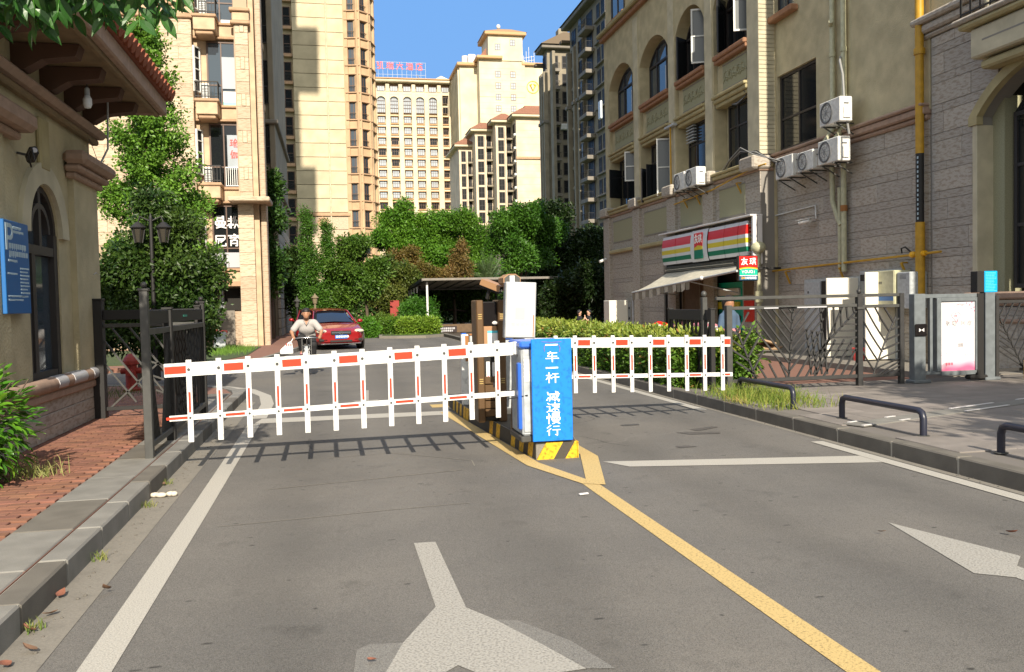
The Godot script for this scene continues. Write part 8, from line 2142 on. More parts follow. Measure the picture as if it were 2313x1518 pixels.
# a tall tree of many ascending boughs, loose and open, each bough hung with leaf clumps
func conifer_like(called: String, label: String, base: Vector3, h: float, low: float, r: float, n: int, mesh: Mesh, ca: Color, cb: Color) -> void:
	var t := thing(called, label, "tree", base)
	obj("trunk", Sh.new().tube([v3(0, 0, 0), v3(0.05, h * 0.35, 0.02), v3(-0.04, h * 0.7, 0), v3(0, h * 0.98, 0)], [0.15, 0.11, 0.06, 0.015], 9), M.bark, t)
	var lim := Sh.new()
	var xs := []; var cs := []
	var boughs := 64
	for i in boughs:
		var f := pow((i + 0.5) / boughs, 0.9)
		var y := lerpf(low, h * 0.97, f)
		var an := i * 2.4 + rr(-0.4, 0.4)
		var l := r * pow(1.0 - f, 0.75) * rr(0.6, 1.25) + 0.22
		var a := v3(0, y, 0)
		var d := v3(cos(an), rr(0.15, 0.55), sin(an)).normalized()
		var e := a + d * l
		var m := a.lerp(e, 0.55) + v3(0, -0.05 * l, 0)
		lim.tube([a, m, e], [0.03 * (1.2 - f), 0.018, 0.006], 5, false)
		var k := int(n * l / (boughs * r * 0.62))
		for c in k:
			var u := pow(rng.randf(), 0.7)
			var p := a.lerp(m, u * 2.0) if u < 0.5 else m.lerp(e, u * 2.0 - 1.0)
			p += v3(rng.randfn(), rng.randfn() * 0.7, rng.randfn()) * (0.05 + 0.1 * l * u)
			var s := rr(0.45, 0.95)
			xs.append(Transform3D(rbasis().scaled(Vector3(s, s, s)), p))
			cs.append(ca.lerp(cb, clampf(rng.randf() * 0.8 + 0.2 * u, 0, 1)))
	obj("limbs", lim, M.bark, t)
	multi("crown", mesh, xs, cs, M.leaf, t)

func box_leaves(parent: Node, lo: Vector3, hi: Vector3, n: int, mesh: Mesh, ca: Color, cb: Color, smin := 0.8, smax := 1.3, tips := false) -> void:
	var xs := []; var cs := []
	for i in n:
		var p := v3(rr(lo.x, hi.x), rr(lo.y, hi.y), rr(lo.z, hi.z))
		var f := rng.randf()
		if f < 0.45: p.y = hi.y + rr(-0.12, 0.04) + 0.03 * sin(p.z * 2.3)
		elif f < 0.72: p.x = lo.x + rr(-0.04, 0.1)
		elif f < 0.86: p.z = hi.z + rr(-0.1, 0.04)
		elif f < 0.95: p.x = hi.x + rr(-0.08, 0.04)
		var s := rr(smin, smax)
		xs.append(Transform3D(rbasis().scaled(Vector3(s, s, s)), p))
		var c := ca.lerp(cb, rng.randf())
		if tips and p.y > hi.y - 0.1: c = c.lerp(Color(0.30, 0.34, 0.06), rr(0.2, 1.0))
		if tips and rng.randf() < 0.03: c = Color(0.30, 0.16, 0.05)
		cs.append(c)
	multi("foliage", mesh, xs, cs, M.leaf, parent)

func grass(called: String, label: String, at: Vector3, half: Vector3, n: int, h: float, ca: Color, cb: Color) -> void:
	var sh := Sh.new()
	for i in n:
		var p := v3(rng.randfn() * half.x * 0.5, 0, rng.randfn() * half.z * 0.5)
		p.x = clampf(p.x, -half.x, half.x); p.z = clampf(p.z, -half.z, half.z)
		var hh := h * rr(0.4, 1.2)
		var d := v3(rng.randfn() * 0.35, 1, rng.randfn() * 0.35).normalized()
		var s := d.cross(v3(rr(-1, 1), 0, rr(-1, 1))).normalized() * 0.0028 * (1.0 + h * 2.5)
		var bend := v3(d.x, -0.3, d.z) * hh * rr(0.2, 0.7)
		sh.col = ca.lerp(cb, rng.randf())
		sh.tri(p - s, p + s, p + d * hh * 0.6 + s * 0.6); sh.tri(p - s, p + d * hh * 0.6 + s * 0.6, p + d * hh * 0.6 - s * 0.6)
		sh.tri(p + d * hh * 0.6 - s * 0.6, p + d * hh * 0.6 + s * 0.6, p + d * hh + bend)
	var o := obj(called, sh, M.grass)
	o.position = at
	tag(o, label, "grass", "", "stuff")

func leaf_mesh(key: String, l: float, w: float, droop: float) -> ArrayMesh:
	if cache.has(key): return cache[key]
	var sh := Sh.new()
	var prof := [0.0, 0.62, 0.95, 1.0, 0.82, 0.45, 0.0]
	var pl := []; var pr := []; var pm := []
	for i in 7:
		var t := i / 6.0
		var y := -droop * t * t * l
		pm.append(v3(0, y - 0.06 * w * sin(PI * t), -l * t))
		pl.append(v3(-w / 2 * prof[i], y + 0.1 * w, -l * t)); pr.append(v3(w / 2 * prof[i], y + 0.1 * w, -l * t))
	for i in 6:
		if i > 0:
			sh.quad(pl[i], pm[i], pm[i + 1], pl[i + 1]); sh.quad(pm[i], pr[i], pr[i + 1], pm[i + 1])
		else:
			sh.tri(pm[0], pm[1], pl[1]); sh.tri(pm[0], pr[1], pm[1])
	cache[key] = sh.mesh()
	return cache[key]

func leafy_branch() -> void:
	# pinnate leaves drooping from twigs about five metres in front of the camera
	var t := thing("hanging_branch", "leafy branch with drooping pinnate leaves hanging into the top left corner", "branch", v3(-1.6, 3.4, -5.4))
	var lm := [leaf_mesh("pin1", 0.135, 0.058, 0.35), leaf_mesh("pin2", 0.115, 0.05, 0.5), leaf_mesh("pin3", 0.15, 0.062, 0.2)]
	var tw := Sh.new()
	tw.tube([v3(-1.2, 0.75, 0.5), v3(-0.3, 0.55, 0.2), v3(0.5, 0.42, 0.0), v3(0.9, 0.3, -0.1)], [0.03, 0.022, 0.015, 0.008], 7)
	obj("bough", tw, M.bark, t)
	# rachis starts: x, y, z, length, lean
	var ra := []
	var total := 0
	for q in [[0.55, 0.10, 0.0, 0.34, 0.05], [-0.25, 0.1, -0.1, 0.34, 0.1], [0.15, 0.12, 0.0, 0.3, -0.1], [0.0, 0.1, 0.15, 0.3, 0.1], [0.60, 0.18, -0.1, 0.36, 0.2], [-0.42, 0.12, 0.1, 0.34, 0.0], [-0.5, 0.05, 0.2, 0.26, -0.2], [-0.12, 0.05, 0.0, 0.2, 0.2], [0.72, 0.2, 0.0, 0.25, 0.3]]: ra.append(q)
	for i in 30:
		var x := -0.62 + 1.42 * i / 29.0 + rr(-0.05, 0.05)
		var top := 0.24 + rr(-0.12, 0.18) - 0.02 * absf(x)
		ra.append([x, top, rr(-0.35, 0.45), rr(0.34, 0.52) * (1.0 if absf(x - 0.1) < 0.6 else 0.7), rr(-0.35, 0.35)])
	for q in ra:
		var a := v3(q[0], q[1], q[2])
		var d := v3(q[4], -1.0, rr(-0.2, 0.3)).normalized()
		var sg := Sh.new()
		sg.tube([a + v3(-q[4] * 0.3, 0.2, 0), a, a + d * q[3]], 0.004, 5)
		obj("stalk", sg, M.leaf_shrub, t)
		var n := int(q[3] / 0.075)
		for k in n:
			for g in [-1, 1]:
				if total > 298: break
				var p: Vector3 = a + d * q[3] * (k + 0.5) / n
				var dir := (d * rr(0.7, 1.1) + v3(g * rr(0.5, 0.9), 0.0, rr(-0.4, 0.4))).normalized()
				var up := v3(rr(-0.4, 0.4), 0.5, 0.8).normalized()
				var zb := -dir
				var xb := up.cross(zb).normalized()
				var s := rr(0.8, 1.15)
				put("leaf", lm[rng.randi() % 3], M.leaf_big if rng.randf() < 0.6 else M.leaf_big_b, t, Transform3D(Basis(xb, zb.cross(xb), zb).scaled_local(v3(s, s, s)), p))
				total += 1

	var xs := []; var cs := []
	for i in 620:
		var p := v3(rr(-0.75, 0.75), 0, rr(-0.4, 0.5))
		p.y = rr(-0.04 + 0.12 * sin(p.x * 7.0) + (0.12 if p.x > 0.35 else 0.0), 0.55)
		var zb := v3(rr(-0.7, 0.7), rr(0.3, 1.0), rr(-0.6, 0.6)).normalized()
		var xb := v3(rr(-1, 1), 0.3, rr(-1, 1)).cross(zb).normalized()
		xs.append(Transform3D(Basis(xb, zb.cross(xb), zb), p))
		cs.append(Color(0.025, 0.085, 0.014).lerp(Color(0.05, 0.14, 0.022), rng.randf()))
	multi("inner_leaves", lm[1], xs, cs, M.leaf, t)

func near_shrub() -> void:
	var s := thing("near_shrub", "glossy bright green shrub at the left picture edge before the gatehouse", "shrub", v3(-2.9, 0.14, -7.75))
	var lm := [leaf_mesh("sh1", 0.11, 0.042, 0.3), leaf_mesh("sh2", 0.09, 0.036, 0.45), leaf_mesh("sh3", 0.125, 0.045, 0.2)]
	var st := Sh.new()
	for i in 9: st.tube([v3(rr(-0.1, 0.1), 0, rr(-0.1, 0.1)), v3(rr(-0.25, 0.25), 0.45, rr(-0.25, 0.25)), v3(rr(-0.35, 0.35), 0.85, rr(-0.3, 0.3))], [0.014, 0.01, 0.005], 5)
	obj("stems", st, M.bark, s)
	var xs := []; var cs := []
	for i in 1500:
		var d := v3(rng.randfn(), rng.randfn(), rng.randfn()).normalized()
		var c := v3(0, 0.52, 0) if i % 3 else v3(-0.12, 0.3, 0.2)
		var rd := pow(rng.randf(), 0.3)
		var p: Vector3 = c + d * v3(0.42, 0.50, 0.5) * rd * (1.0 + 0.12 * sin(d.x * 9.0 + d.y * 7.0))
		if p.y < 0.03: continue
		var dir := (d + v3(rr(-0.6, 0.6), rr(-0.4, 0.5), rr(-0.6, 0.6))).normalized()
		var zb := -dir
		var up := (Vector3.UP + d * 0.4 + v3(rr(-0.4, 0.4), 0, rr(-0.4, 0.4))).normalized()
		var xb := up.cross(zb).normalized()
		var t := Transform3D(Basis(xb, zb.cross(xb), zb), p)
		if i < 1100 or rd < 0.8 or p.x < -0.25:
			xs.append(t); cs.append(Color(0.045, 0.15, 0.012).lerp(Color(0.10, 0.24, 0.015), rng.randf()))
		elif s.get_child_count() < 298:
			put("leaf", lm[i % 3], M.leaf_shrub if rng.randf() < 0.65 else M.leaf_shrub_b, s, t)
	multi("inner_leaves", lm[0], xs, cs, M.leaf, s)

# ---- shed, vehicles, people, litter ----
func shed() -> void:
	var s := thing("bicycle_shed", "dark flat roofed shed on slim posts under the central trees", "shed", v3(7.2, 0.12, -44))
	var o := v3(-7.2, -0.12, 44)
	var rf := Sh.new()
	var y0 := 2.83; var y1 := 2.25
	rf.quad(v3(4.5, y0, -44) + o, v3(10.0, y0, -44) + o, v3(10.0, y1, -60) + o, v3(4.4, y1, -60) + o)
	rf.quad(v3(4.4, y1 - 0.05, -60) + o, v3(10.0, y1 - 0.05, -60) + o, v3(10.0, y0 - 0.05, -44) + o, v3(4.5, y0 - 0.05, -44) + o)
	obj("roof_sheet", rf, M.shed_metal, s)
	for i in 9:
		var x := 4.6 + i * 0.67
		obj("roof_rib", Sh.new().bar(v3(x, y0 - 0.08, -44) + o, v3(x, y1 - 0.08, -59.8) + o, 0.05, 0.05), M.iron_grey, s)
	obj("front_fascia", cbx(4.45 + o.x, y0 - 0.06 + o.y, 0.0, 11.6 + o.x, y0 + 0.06 + o.y, 0.1, 0.01), M.shed_metal, s)
	obj("front_beam", cbx(4.5 + o.x, y0 - 0.5 + o.y, -3.0, 10.0 + o.x, y0 - 0.42 + o.y, -2.92, 0.01), M.iron_grey, s)
	obj("side_fascia", Sh.new().bar(v3(4.48, y0 - 0.02, -43.95) + o, v3(4.36, y1 - 0.02, -60) + o, 0.08, 0.16), M.iron_black, s)
	for z in [-44.3, -48, -52, -56, -59.6]:
		for x in [4.75, 9.8]:
			obj("post", cbx(x - 0.05 + o.x, 0, z - 0.05 + 44, x + 0.05 + o.x, lerpf(y0, y1, (-44 - z) / 16.0) - 0.2, z + 0.05 + 44, 0.006), M.boom_white if z > -45 and x < 5 else M.iron_black, s)
	for i in 7: obj("skylight_strip", cbx(4.42 + o.x, 1.95 + i * 0.02, -13 + i * 1.7, 4.46 + o.x, 2.2 + i * 0.03, -12.4 + i * 1.7, 0.005), M.panel_grey, s)
	var lw := thing("low_wall", "low dark wall with a black plate of white figures at the shed front", "wall", v3(6.4, 0.12, -43.4))
	obj("wall", cbx(-1.4, 0, -0.1, 2.6, 0.42, 0.1, 0.01), M.brown_wood, lw)
	obj("plate", cbx(-1.35, 0.02, 0.1, -0.3, 0.32, 0.12, 0.005), M.notice_black, lw)
	var np := Sh.new()
	small_print(np, T(-1.3, 0.26, 0.12), 0.95, 2, 0.12, 0.085, 1.0)
	obj("figures", np, M.panel_grey, lw)
	var rd := thing("red_panel", "dull red panel standing in the dark under the shed edge", "panel", v3(3.3, 0.12, -47.5))
	obj("panel", cbx(-0.25, 0.4, -0.03, 0.25, 1.7, 0.03, 0.01), M.red_iron, rd)
	var gl := thing("garden_lamp", "pale garden lamp post with lantern behind the cyclist's head", "garden lamp", v3(-0.85, 0.12, -43.2))
	obj("post", Sh.new().lathe([Vector2(0.0, 0.0), Vector2(0.1, 0.0), Vector2(0.06, 0.3), Vector2(0.05, 1.6), Vector2(0.0, 1.62)], 10), M.bark_pale, gl)
	obj("lantern", Sh.new().lathe([Vector2(0.0, 1.6), Vector2(0.1, 1.6), Vector2(0.15, 1.85), Vector2(0.2, 1.88), Vector2(0.06, 2.02), Vector2(0.0, 2.12)], 6), M.bark_pale, gl)
	var gl2 := thing("garden_lamp", "dark lantern lamp in the shade left of the cyclist's head", "garden lamp", v3(-1.75, 0.12, -44.5))
	obj("post", Sh.new().lathe([Vector2(0.0, 0.0), Vector2(0.1, 0.0), Vector2(0.05, 0.3), Vector2(0.045, 1.45), Vector2(0.0, 1.46)], 10), M.iron_black, gl2)
	obj("lantern", Sh.new().lathe([Vector2(0.0, 1.45), Vector2(0.09, 1.45), Vector2(0.13, 1.7), Vector2(0.2, 1.73), Vector2(0.05, 1.88), Vector2(0.0, 2.0)], 6), M.iron_grey, gl2)

func loft(rings: Array, closed := true) -> Sh:
	# rings: arrays of points of equal length; smooth normals from the grid
	var sh := Sh.new()
	var n := rings.size(); var k: int = rings[0].size()
	var nn := []
	for i in n:
		var row := []
		for j in k:
			var a: Vector3 = rings[mini(i + 1, n - 1)][j] - rings[maxi(i - 1, 0)][j]
			var jp := (j + 1) % k if closed else mini(j + 1, k - 1)
			var jm := (j - 1 + k) % k if closed else maxi(j - 1, 0)
			var b: Vector3 = rings[i][jp] - rings[i][jm]
			row.append(b.cross(a).normalized())
		nn.append(row)
	for i in n - 1:
		for j in (k if closed else k - 1):
			var q := (j + 1) % k
			sh.quadn(rings[i][j], rings[i][q], rings[i + 1][q], rings[i + 1][j], nn[i][j], nn[i][q], nn[i + 1][q], nn[i + 1][j])
	return sh

func make_car(label: String, paint: Material) -> Node3D:
	# z = 0 at the front bumper, the car runs back along -Z, wheels on y = 0
	var c := thing("sedan_car", label, "car")
	var st := [  # z, half width, y low, y sill, y belt/top, crown
		[0.0, 0.62, 0.30, 0.42, 0.60, 0.62], [-0.08, 0.74, 0.22, 0.40, 0.68, 0.71], [-0.3, 0.86, 0.19, 0.42, 0.76, 0.80], [-0.9, 0.91, 0.19, 0.48, 0.86, 0.92],
		[-1.5, 0.92, 0.19, 0.50, 0.92, 0.97], [-2.4, 0.93, 0.19, 0.50, 0.94, 0.97], [-3.4, 0.92, 0.19, 0.50, 0.96, 0.99], [-4.2, 0.89, 0.20, 0.52, 0.98, 1.02], [-4.6, 0.82, 0.24, 0.52, 0.92, 0.96], [-4.72, 0.70, 0.34, 0.50, 0.78, 0.80]]
	var rings := []
	for s in st:
		var w: float = s[1]
		rings.append([v3(-w * 0.9, s[2], s[0]), v3(-w, s[3] * 0.8, s[0]), v3(-w, lerpf(s[3], s[4], 0.5), s[0]), v3(-w * 0.95, s[4], s[0]), v3(-w * 0.8, lerpf(s[4], s[5], 0.75), s[0]), v3(0, s[5], s[0]), v3(w * 0.8, lerpf(s[4], s[5], 0.75), s[0]), v3(w * 0.95, s[4], s[0]), v3(w, lerpf(s[3], s[4], 0.5), s[0]), v3(w, s[3] * 0.8, s[0]), v3(w * 0.9, s[2], s[0])])
	var body := loft(rings, true)
	for e in [0, rings.size() - 1]:
		var cen := v3(0, 0.5, st[e][0])
		for j in 11:
			var a: Vector3 = rings[e][j]; var b: Vector3 = rings[e][(j + 1) % 11]
			if e == 0: body.tri(cen, b, a)
			else: body.tri(cen, a, b)
	obj("body", body, paint, c)
	# cabin: roof panel and glass
	var cab := [[-1.35, 0.76, 0.95], [-2.15, 0.62, 1.38], [-2.6, 0.62, 1.44], [-3.2, 0.60, 1.42], [-3.7, 0.62, 1.28], [-4.25, 0.72, 1.0]]
	var cr := []
	for s in cab: cr.append([v3(-s[1] - 0.12 * (1.44 - s[2]) , 0.94, s[0]), v3(-s[1], s[2] - 0.03, s[0]), v3(-s[1] * 0.8, s[2] + 0.02, s[0]), v3(0, s[2] + 0.05, s[0]), v3(s[1] * 0.8, s[2] + 0.02, s[0]), v3(s[1], s[2] - 0.03, s[0]), v3(s[1] + 0.12 * (1.44 - s[2]), 0.94, s[0])])
	obj("glasshouse", loft(cr, false), M.car_glass, c)
	var rp := []
	for s in [[-2.05, 0.62, 1.36], [-2.6, 0.625, 1.445], [-3.2, 0.605, 1.425], [-3.65, 0.62, 1.30]]:
		rp.append([v3(-s[1] - 0.01, s[2] - 0.08, s[0]), v3(-s[1] * 0.82, s[2] + 0.03, s[0]), v3(0, s[2] + 0.065, s[0]), v3(s[1] * 0.82, s[2] + 0.03, s[0]), v3(s[1] + 0.01, s[2] - 0.08, s[0])])
	obj("roof", loft(rp, false), paint, c)
	for g in [-1, 1]:
		obj("windscreen_pillar", Sh.new().tube([v3(g * 0.80, 0.94, -1.32), v3(g * 0.64, 1.37, -2.1), v3(g * 0.635, 1.42, -2.6), v3(g * 0.62, 1.40, -3.2), v3(g * 0.66, 1.2, -3.8), v3(g * 0.78, 0.98, -4.3)], 0.035, 6), paint, c)
		obj("door_pillar", Sh.new().tube([v3(g * 0.80, 0.95, -2.75), v3(g * 0.635, 1.40, -2.85)], 0.03, 6), M.iron_black, c)
		var hl := obj("headlight", Sh.new().ball(v3(g * 0.66, 0.66, -0.14), v3(0.2, 0.075, 0.16), 12, 8), M.lamp_glass, c)
		obj("headlight_core", Sh.new().ball(v3(g * 0.62, 0.66, -0.02), v3(0.05, 0.045, 0.04), 8, 6), M.chrome, hl)
		obj("air_intake", cbx(g * 0.62 - 0.16, 0.31, -0.14, g * 0.62 + 0.14, 0.40, 0.0, 0.02), M.iron_black, c)
		var mr := obj("mirror", Sh.new().ball(v3(g * 1.02, 1.0, -1.62), v3(0.11, 0.075, 0.07), 10, 7), paint, c)
		obj("mirror_stalk", Sh.new().tube([v3(g * 0.9, 0.95, -1.64), v3(g * 1.0, 0.98, -1.62)], 0.02, 6), paint, mr)
		for z in [-0.85, -3.72]:
			var wh := obj("wheel", Sh.new().lathe([Vector2(0.2, -0.1), Vector2(0.31, -0.1), Vector2(0.33, -0.06), Vector2(0.33, 0.06), Vector2(0.31, 0.1), Vector2(0.2, 0.1)], 22, Transform3D(Basis(Vector3.BACK, PI / 2), v3(g * 0.83, 0.33, z))), M.rubber, c)
			var rim := Sh.new().lathe([Vector2(0.0, 0.07), Vector2(0.05, 0.08), Vector2(0.2, 0.05), Vector2(0.215, 0.1)], 18, Transform3D(Basis(Vector3.BACK, -PI / 2 * g), v3(g * 0.83, 0.33, z)))
			obj("rim", rim, M.grey_metal, wh)
			obj("wheel_arch", Sh.new().lathe([Vector2(0.34, 0.0), Vector2(0.39, 0.02), Vector2(0.39, 0.08)], 22, Transform3D(Basis(Vector3.BACK, -PI / 2 * g), v3(g * 0.86, 0.36, z))), M.iron_black, c)
	obj("grille", cbx(-0.36, 0.53, -0.05, 0.36, 0.68, 0.025, 0.02), M.iron_black, c)
	obj("grille_bar", cbx(-0.34, 0.60, 0.02, 0.34, 0.625, 0.035, 0.006), M.chrome, c)
	obj("badge", Sh.new().lathe([Vector2(0.075, 0.0), Vector2(0.075, 0.02), Vector2(0.055, 0.02), Vector2(0.055, 0.0)], 16, Transform3D(Basis(Vector3.RIGHT, PI / 2), v3(0, 0.61, 0.03))).bar(v3(0, 0.61, 0.045), v3(0, 0.68, 0.045), 0.014, 0.014).bar(v3(0, 0.61, 0.045), v3(-0.06, 0.575, 0.045), 0.014, 0.014).bar(v3(0, 0.61, 0.045), v3(0.06, 0.575, 0.045), 0.014, 0.014), M.chrome, c)
	obj("lower_intake", cbx(-0.4, 0.27, -0.06, 0.4, 0.35, 0.012, 0.015), M.iron_black, c)
	obj("lip", cbx(-0.72, 0.2, -0.16, 0.72, 0.235, 0.0, 0.01), M.chrome, c)
	var pl := obj("number_plate", cbx(-0.22, 0.40, 0.02, 0.22, 0.53, 0.04, 0.004), M.plate_blue, c)
	var pp := Sh.new()
	small_print(pp, T(-0.19, 0.505, 0.04), 0.4, 1, 0.1, 0.065, 1.2)
	obj("figures", pp, M.white_print, pl)
	obj("bonnet_crease", Sh.new().tube([v3(-0.45, 0.79, -0.25), v3(-0.6, 0.93, -1.3)], 0.008, 5), paint, c)
	obj("bonnet_crease", Sh.new().tube([v3(0.45, 0.79, -0.25), v3(0.6, 0.93, -1.3)], 0.008, 5), paint, c)
	obj("papers", cbx(-0.1, 1.0, -1.5, 0.1, 1.05, -1.45, 0.004), M.panel_white, c)
	return c

func cars() -> void:
	var c := make_car("dark red sedan driving towards the gate behind the cyclist", M.car_red)
	c.position = v3(0.26, 0.004, -31.6); c.rotation.y = 0.17
	var d := copy(c, v3(-0.75, 0.004, -38.5), "second dark red car mostly hidden behind the cyclist and the first car", 0.05)
	d.set_meta("group", "")
	d.remove_meta("group")

func child_figure(called: String, label: String, at: Vector3, mir: float, scale: float) -> void:
	# stands at `at`, faces along +x * mir with one arm raised to meet the other child's palm
	var t := thing(called, label, "person", at)
	t.scale = v3(scale, scale, scale)
	var g := mir
	var sk := [[v3(0, 1.10, 0), v3(0.02 * g, 1.14, 0), 0.085, 0.078], [v3(0.02 * g, 1.04, 0), v3(0.035 * g, 1.03, 0), 0.05, 0.045], [v3(0, 0.92, 0), v3(0, 1.02, 0), 0.045, 0.042], [v3(0, 0.62, 0), v3(0, 0.86, 0), 0.10, 0.115],
		[v3(0.0, 0.88, 0.12), v3(0.10 * g, 0.72, 0.16), 0.042, 0.034], [v3(0.10 * g, 0.72, 0.16), v3(0.22 * g, 0.90, 0.10), 0.034, 0.026], [v3(0.22 * g, 0.90, 0.10), v3(0.228 * g, 1.0, 0.09), 0.028, 0.018],
		[v3(0.0, 0.88, -0.12), v3(0.05 * g, 0.70, -0.14), 0.042, 0.034], [v3(0.05 * g, 0.70, -0.14), v3(0.17 * g, 0.62, -0.06), 0.034, 0.026],
		[v3(0, 0.6, 0.06), v3(0.01 * g, 0.33, 0.07), 0.07, 0.05], [v3(0.01 * g, 0.33, 0.07), v3(0, 0.05, 0.07), 0.045, 0.032], [v3(0, 0.04, 0.07), v3(0.09 * g, 0.03, 0.07), 0.035, 0.028],
		[v3(0, 0.6, -0.06), v3(-0.01 * g, 0.33, -0.07), 0.07, 0.05], [v3(-0.01 * g, 0.33, -0.07), v3(-0.02 * g, 0.05, -0.07), 0.045, 0.032], [v3(-0.02 * g, 0.04, -0.07), v3(0.07 * g, 0.03, -0.07), 0.035, 0.028]]
	obj("body", figure(sk, 0.017, 0.02), M.skin_light, t)
	obj("hair", figure([[v3(-0.02 * g, 1.155, 0), v3(-0.01 * g, 1.175, 0), 0.092, 0.085], [v3(-0.06 * g, 1.08, 0), v3(-0.05 * g, 1.14, 0), 0.06, 0.07]], 0.017, 0.02), M.hair, t)
	obj("top", figure([[v3(0, 0.6, 0), v3(0, 0.86, 0), 0.12, 0.13], [v3(0, 0.88, 0.11), v3(0.04 * g, 0.82, 0.14), 0.055, 0.05], [v3(0, 0.88, -0.11), v3(0.02 * g, 0.82, -0.13), 0.055, 0.05]], 0.017, 0.02), M.black_cloth, t)
	obj("shorts", figure([[v3(0, 0.6, 0.06), v3(0, 0.4, 0.07), 0.085, 0.075], [v3(0, 0.6, -0.06), v3(0, 0.4, -0.07), 0.085, 0.075]], 0.017, 0.02), M.black_cloth, t)
	for s in [-1, 1]: obj("eye", Sh.new().ball(v3(0.092 * g, 1.12, 0.03 * s), v3(0.01, 0.008, 0.012), 6, 4), M.hair, t)

func people() -> void:
	child_figure("person", "child in dark clothes raising a palm, left one of the pair behind the hedge", v3(10.32, 0.005, -35.6), 1.0, 0.95)
	child_figure("person", "child in dark clothes raising a palm, right one of the pair behind the hedge", v3(10.74, 0.005, -35.6), -1.0, 0.95)
	var lb := thing("person", "person in denim blue dress standing behind the branch-barred fence near the shop", "person", v3(7.35, 0.005, -15.2))
	obj("body", figure([[v3(0, 1.42, 0), v3(0.0, 1.46, 0.01), 0.095, 0.09], [v3(0, 1.22, 0), v3(0, 1.34, 0), 0.05, 0.045], [v3(0, 0.9, 0), v3(0, 1.18, 0), 0.12, 0.14], [v3(-0.15, 1.2, 0), v3(-0.2, 0.95, 0.03), 0.045, 0.038], [v3(-0.2, 0.95, 0.03), v3(-0.1, 0.85, 0.16), 0.036, 0.03], [v3(0.15, 1.2, 0), v3(0.19, 0.95, 0), 0.045, 0.038], [v3(0.19, 0.95, 0), v3(0.17, 0.72, 0.05), 0.036, 0.03], [v3(0.07, 0.85, 0), v3(0.07, 0.05, 0), 0.08, 0.04], [v3(-0.07, 0.85, 0), v3(-0.07, 0.05, 0), 0.08, 0.04], [v3(0.07, 0.04, 0), v3(0.08, 0.03, 0.12), 0.04, 0.03], [v3(-0.07, 0.04, 0), v3(-0.08, 0.03, 0.12), 0.04, 0.03]], 0.022, 0.03), M.skin, lb)
	obj("dress", figure([[v3(0, 0.95, 0), v3(0, 1.2, 0), 0.14, 0.15], [v3(0, 0.4, 0), v3(0, 0.95, 0), 0.2, 0.15], [v3(-0.14, 1.2, 0), v3(-0.19, 1.02, 0.02), 0.06, 0.055], [v3(0.14, 1.2, 0), v3(0.18, 1.02, 0), 0.06, 0.055]], 0.022, 0.03), M.denim, lb)
	obj("hair", figure([[v3(0, 1.49, -0.03), v3(0, 1.51, 0.0), 0.112, 0.10], [v3(0, 1.25, -0.06), v3(0, 1.45, -0.05), 0.09, 0.11]], 0.022, 0.03), M.hair, lb)
	obj("belt", Sh.new().tube([v3(0, 0.92, 0), v3(0, 0.97, 0)], 0.165, 14), M.pink, lb)
	cyclist()

